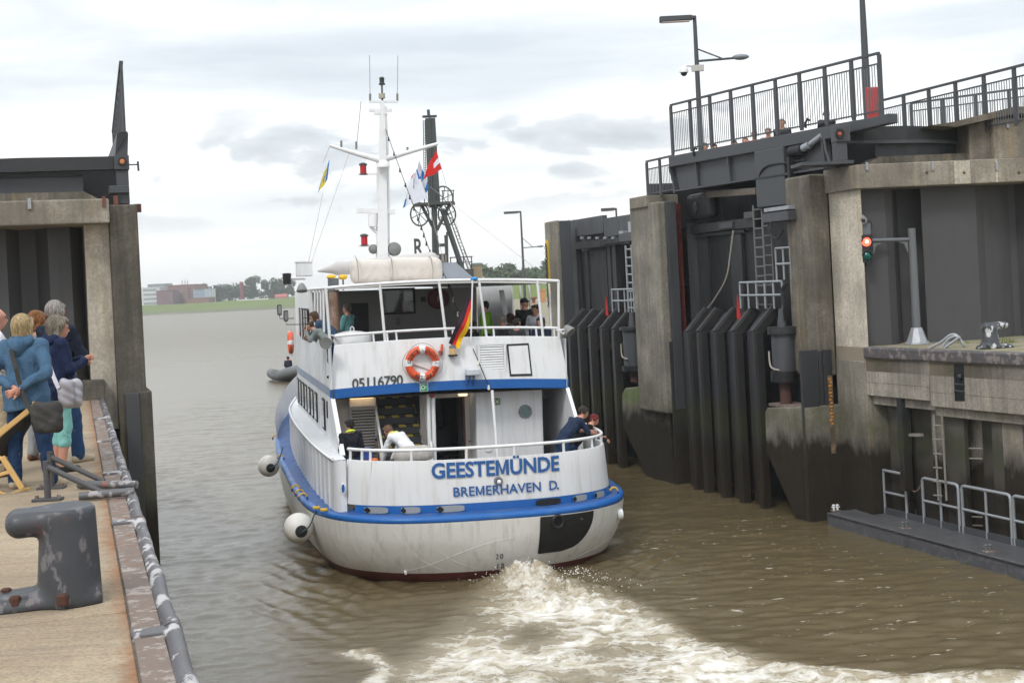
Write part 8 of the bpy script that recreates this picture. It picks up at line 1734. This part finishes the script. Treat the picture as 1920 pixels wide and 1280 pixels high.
def waterm():
    t = NT('river_water'); A = lambda n: (lambda q: (setattr(q, 'attribute_name', n), q.outputs['Fac'])[1])(t.n.new('ShaderNodeAttribute'))
    fo, sp = A('foam'), A('spots'); y = t.sep(t.pos)[1]
    near = t.ramp(t.math('DIVIDE', y, 120.0), [(.25, 1.0), (.9, .0)])
    body = t.mix(t.noise(.25, detail=3), (.098, .073, .036), (.135, .103, .053)); stir = t.ramp(fo, [(.05, 0.0), (.45, 1.0)]); body = t.mix(t.math('MULTIPLY', stir, .9), body, (.36, .30, .20))
    # lacy foam: warped cell edges plus clots, thresholded by how much air was beaten in
    wv = t.n.new('ShaderNodeVectorMath'); wv.operation = 'ADD'; nz = t.n.new('ShaderNodeTexNoise'); nz.inputs['Scale'].default_value = 2.2; nz.inputs['Detail'].default_value = 4; t.l.new(t.pos, nz.inputs['Vector'])
    sc_ = t.n.new('ShaderNodeVectorMath'); sc_.operation = 'SCALE'; sc_.inputs['Scale'].default_value = .9; t.l.new(nz.outputs['Color'], sc_.inputs[0]); t.l.new(t.pos, wv.inputs[0]); t.l.new(sc_.outputs[0], wv.inputs[1])
    w2 = t.map(wv.outputs[0], (1.0, 1.7, 1.0), rot=(0, 0, -.35))
    lace = t.math('SUBTRACT', 1.0, t.math('MULTIPLY', t.voro(1.5, w2, 'DISTANCE_TO_EDGE'), 2.6)); lace2 = t.math('SUBTRACT', 1.0, t.math('MULTIPLY', t.voro(4.0, w2, 'DISTANCE_TO_EDGE'), 2.6))
    clot = t.noise(1.5, w2, 7, .66, .6); fine = t.noise(9, w2, 5, .7)
    pat = t.math('ADD', t.math('ADD', t.math('MULTIPLY', lace, .28), t.math('MULTIPLY', lace2, .16)), t.math('ADD', t.math('MULTIPLY', clot, .62), t.math('MULTIPLY', fine, .28)))
    fm = t.math('ADD', pat, t.math('MULTIPLY', fo, .80)); fac = t.ramp(fm, [(.0, 0.0), (1.0, 1.0)]); fac = t.ramp(t.math('SUBTRACT', fm, .95), [(.03, 0.0), (.18, .5), (.42, 1.0)]); fac = t.math('MULTIPLY', fac, t.ramp(fo, [(.06, 0.0), (.25, 1.0)]))
    fl = t.ramp(t.noise(1.9, t.map(t.pos, (1, 2.6, 1), rot=(0, 0, -.4)), 6, .72), [(.625, 0.0), (.66, .85)]); fac = t.math('MAXIMUM', fac, t.math('MULTIPLY', fl, t.math('MULTIPLY', sp, .75)))
    c = t.mix(fac, body, t.mix(t.ramp(t.noise(3.1, w2, 5, .65), [(.38, 0.0), (.6, 1.0)]), (.55, .49, .38), (.84, .82, .78)))
    dist = t.ramp(t.math('DIVIDE', y, 300.0), [(.05, .07), (.2, .20), (.6, .34)]); rough = t.mix(fac, dist, (.8, .8, .8))
    v1 = t.map(t.pos, (1.0, 2.0, 1.0), rot=(0, 0, -.2))
    h1 = t.noise(1.6, v1, 3, .55); h2 = t.noise(5.5, v1, 4, .6); hf = t.noise(.35, t.map(t.pos, (1, 2.2, 1)), 4, .6)
    farw = t.noise(.05, t.map(t.pos, (1, 3.5, 1)), 5, .65)
    nm = t.bump(farw, .35, .4); nm = t.bump(hf, .2, .12, nm); nm = t.bump(h1, .3, .035, nm); nm2 = t.bump(h2, .6, .013, nm); nm3 = t.bump(t.math('ADD', fac, t.math('MULTIPLY', fine, .6)), .5, .03, nm2)
    t.b.inputs['IOR'].default_value = 1.45
    return t.fin(c, rough, 0, nm3, .5)
WATER = waterm(); me.materials.append(WATER); wo_ = bpy.data.objects.new('water', me); COL.objects.link(wo_); tag(wo_, kind='structure')
o_ = [(-18, 3), (13, 3), (13, 78), (-18, 78)]; O_ = [(-2500, -60), (2500, -60), (2500, 2500), (-2500, 2500)]
m = MB(); m.add([(x, y, 0) for x, y in o_ + O_], [(0, 4, 5, 1), (1, 5, 6, 2), (2, 6, 7, 3), (3, 7, 4, 0)]); f_ = m.build('far_water', WATER, None); tag(f_, kind='structure')
m = MB(); m.add([(-2600, -60, -2.2), (2600, -60, -2.2), (2600, 2600, -2.2), (-2600, 2600, -2.2)], [(0, 1, 2, 3)]); tag(m.build('riverbed', paint('mud', (.12, .10, .07), .9), None), kind='structure')
# spray thrown up by the propeller
m = MB(); rr = random.Random(9)
for i in range(520):
    c_ = pp if rr.random() < .62 else q2; a = rr.uniform(0, 6.28); r_ = abs(rr.gauss(0, .42)); x, y = c_.x + r_ * math.cos(a) * 1.3, c_.y + r_ * math.sin(a) * .8; z = .30 * math.exp(-(r_ / .5) ** 2) + abs(rr.gauss(0, .07)) + .02; s = rr.uniform(.004, .014)
    m.add([(x + s, y, z), (x - s, y, z), (x, y + s, z), (x, y - s, z), (x, y, z + s), (x, y, z - s)], [(0, 2, 4), (2, 1, 4), (1, 3, 4), (3, 0, 4), (2, 0, 5), (1, 2, 5), (3, 1, 5), (0, 3, 5)])
tag(m.build('spray', paint('spray_white', (.8, .78, .74), .5), None, 60, fix=False), kind='stuff')

# ================================================================ river haze: a closed box of thin pale air round everything
m = MB(); m.bb(-1400, 1400, -75, 1700, -3.6, 26); hzo = m.build('haze', None, None); hzo.data.materials.clear()
hm_ = bpy.data.materials.new('haze_air'); hm_.use_nodes = True; hn = hm_.node_tree.nodes; hn.clear(); hv = hn.new('ShaderNodeVolumePrincipled'); ho = hn.new('ShaderNodeOutputMaterial')
hv.inputs['Color'].default_value = (.93, .95, .97, 1); hv.inputs['Density'].default_value = .00042; hm_.node_tree.links.new(hv.outputs[0], ho.inputs['Volume']); hzo.data.materials.append(hm_); tag(hzo, kind='stuff')
# ================================================================ people on the boat
def bplace(px, py, y, z, face, up=1.72):
    """feet on a deck of the boat: the head top is seen at px, py"""
    p = B.y(px, py, y); w = B.M @ Vector((p.x, y, z)); return place(w.x, w.y, w.z, face)
ZD, ZU = 1.29, 3.54
def headat(px, py, y, face, J, size):
    """place a figure so that the top of its head is seen at px, py in the cross-section y of the boat"""
    h_ = {**STAND, **J}['head']; R = Matrix.Rotation(math.radians(face), 4, 'Z'); w = B.M @ B.y(px, py, y); o = R @ (Vector((h_[0], h_[1], h_[2] + .115)) * size)
    return Matrix.Translation(w - o) @ R
def bperson(px, py, y, z, face, label, J, top, hair, **k): return person(headat(px, py, y, face, J, k.get('size', 1.0)), label, J, top, k.pop('legs', ('jeans_dark', (.018, .042, .10))), k.pop('shoes', 'shoe_dark'), hair, h=.026, group='people aboard', **k)
DK = (.035, .026, .02)
YC = paint('collar_yellow', (.60, .78, .05), .6)
bperson(655, 788, 2.6, ZD, 28, 'crew member in dark jacket with yellow collar on the after-deck', dict(look=.35, nod=.15), ('crew_jacket_black', (.014, .015, .022)), ('short', (.015, .012, .01)), collar=YC, size=.98)
bperson(728, 799, 2.6, ZD, 55, 'crew member in white shirt bending down on the after-deck', dict(hip=(0, -.10, .88), waist=(0, .02, .99), chest=(0, .20, 1.14), neck=(0, .36, 1.22), head=(0, .48, 1.26), shL=(-.18, .28, 1.18), shR=(.18, .28, 1.18), elL=(-.20, .42, .92), elR=(.20, .42, .92), haL=(-.14, .55, .68), haR=(.14, .55, .68), hpL=(-.09, -.1, .86), hpR=(.09, -.1, .86), nod=.5), ('crew_shirt_white', (.74, .74, .76)), ('short', (.16, .085, .045)), collar=YC, legs=('crew_trousers_navy', (.015, .018, .03)))
lean = dict(hip=(0, -.30, .90), waist=(0, -.20, 1.04), chest=(0, .02, 1.22), neck=(0, .17, 1.35), head=(0, .26, 1.44), shL=(-.18, .06, 1.30), shR=(.18, .06, 1.30), elL=(-.22, .22, 1.06), elR=(.22, .22, 1.06), haL=(-.06, .42, 1.05), haR=(.12, .46, 1.0), hpL=(-.09, -.3, .88), hpR=(.09, -.3, .88), knL=(-.1, -.28, .48), knR=(.1, -.28, .48), anL=(-.1, -.34, .08), anR=(.1, -.34, .08), toL=(-.1, -.2, .03), toR=(.1, -.2, .03), nod=.25)
person(headat(1094, 764, 2.2, -62, lean, 1.0), 'man in navy T-shirt leaning over the stern bulwark', lean, ('tshirt_navy', (.02, .032, .065)), ('jeans_blue', (.022, .055, .125)), 'shoe_dark', ('short', (.05, .04, .032)), sleeve=.5, h=.02, size=1.0, fat=1.1, group='people aboard')
person(headat(1114, 778, 2.7, -70, lean, .96), 'red-haired woman beside the man at the stern bulwark', lean, ('top_black', (.012, .012, .014)), ('jeans_dark', (.018, .042, .10)), 'shoe_dark', ('short', (.17, .02, .018)), h=.024, size=.96, group='people aboard')
# upper deck
rlean = dict(lean); 
person(headat(588, 586, 5.6, 75, rlean, .95), 'girl in blue jacket leaning on the port rail of the upper deck', rlean, ('jacket_blue_grey', (.05, .09, .16)), ('jeans_dark', (.018, .042, .10)), 'shoe_dark', ('long', (.10, .055, .03)), h=.022, size=.95, group='people aboard')
person(headat(582, 604, 5.1, 80, rlean, .80), 'boy with hands at his mouth at the port rail of the upper deck', dict(rlean, haL=(-.03, .40, 1.32), haR=(.03, .40, 1.32)), ('hoodie_grey', (.22, .25, .24)), ('jeans_dark', (.018, .042, .10)), 'shoe_dark', ('short', (.06, .035, .02)), h=.022, size=.80, group='people aboard')
bperson(650, 571, 6.6, ZU - .02, 70, 'grey-haired man in turquoise top behind the funnel', dict(haL=(-.1, .3, 1.3), haR=(.1, .3, 1.3), elL=(-.2, .1, 1.15), elR=(.2, .1, 1.15)), ('shirt_turquoise', (.16, .38, .38)), ('short', (.17, .14, .12)), size=.99)
bperson(908, 566, 6.2, ZU, 70, 'woman in bright green jacket on the upper deck', dict(look=.2), ('jacket_green', (.20, .42, .02)), ('short', (.02, .016, .014)), size=.96, fat=1.1)
bperson(983, 561, 7.2, ZU, -30, 'man in cap and dark jacket standing at the starboard rail', dict(look=-.7), ('jacket_charcoal', (.025, .027, .027)), ('cap', (.02, .022, .028)), size=1.02, fat=1.15)
bperson(1003, 573, 6.4, ZU, 150, 'curly-haired woman in white and black jacket on the upper deck', dict(elL=(-.26, .05, 1.15), elR=(.26, .05, 1.15)), ('jacket_white', (.62, .62, .66)), ('curly', (.05, .022, .016)), size=.96, female=True)
def seated(px, py, y, face, label, top, hair, size=1.0, **k):
    p = B.y(px, py, y); w = B.M @ Vector((p.x, y, p.z)); M_ = place(w.x, w.y, w.z - 1.31 * size, face)
    return person(M_, label, SIT, top, ('jeans_dark', (.018, .042, .10)), 'shoe_dark', hair, h=.026, size=size, group='people aboard', **k)
seated(943, 590, 5.9, 60, 'balding grey-haired man seated, seen from behind', ('jacket_dark_grey', (.055, .055, .06)), ('short', (.32, .29, .26)))
seated(967, 597, 5.3, -48, 'man with glasses in dark grey jacket seated on the upper deck', ('jacket_slate', (.05, .05, .058)), ('short', (.035, .026, .02)))
seated(1014, 595, 5.2, 150, 'woman with glasses in navy jacket seated by the starboard corner', ('jacket_navy', (.018, .025, .05)), ('bob', (.03, .022, .02)), .97, female=True)
seated(883, 602, 6.3, -55, 'dark-haired woman seated behind the flag', ('jacket_black', (.016, .016, .02)), ('bob', (.04, .026, .018)), .97)
seated(957, 588, 6.9, 20, 'person with dark red hair seated in the back row', ('jacket_brown', (.05, .03, .03)), ('bob', (.07, .02, .02)), .98)
# glasses, pushchair, bags on deck
c = B.M @ B.y(775, 866, 2.1); fz = (B.M @ Vector((0, 2.1, ZD))).z
t = thing('pushchair', 'pushchair with pale grey hood behind the stern bulwark', 'pushchair', (c.x, c.y, fz), .3)
soft('hood', [((-.2, 0, .95), (.22, 0, .95), .20, .20), ((-.15, .12, .85), (.2, .12, .85), .18, .18)], cloth('pram_grey', (.42, .39, .36)), t, .025, .06, cut=lambda P: .86 - P[..., 2])
soft('seat', [((-.18, 0, .7), (.2, 0, .7), .16, .16), ((-.18, .2, .5), (.2, .2, .5), .13, .13)], cloth('pram_dark', (.04, .04, .045)), t, .03, .05)
for s in (-1, 1):
    m = MB(); m.tube([(s * .26, -.25, .1), (s * .26, .1, .6), (s * .26, .35, 1.0)], .018, 6); m.build('frame_tube', BLACK, t, 50)
    for y in (-.3, .3): m = MB(); m.lathe([(.001, -.02), (.13, -.02), (.13, .02), (.001, .02)], (s * .27, y, .13), 16, Matrix.Rotation(math.pi / 2, 4, 'Y')); m.build('wheel', GRUBBER, t, 40)
c = B.M @ B.y(682, 860, 2.7); t = thing('toolbag', 'blue and orange bag beside the crew member', 'bag', (c.x, c.y, fz)); soft('pouch', [((-.1, 0, 1.02), (.1, 0, 1.02), .10, .10), ((-.1, 0, .9), (.1, 0, .9), .11, .11)], paint('bag_blue', (.015, .05, .22), .5), t, .025, .04); soft('pocket', [((-.15, -.05, .86), (.25, -.05, .84), .06, .06)], paint('bag_orange', (.65, .14, .03), .6), t, .02, .03)
m = MB(); m.box((0, 0, .4), (.5, .35, .8)); m.build('crate', DGREY, t, None, .02)
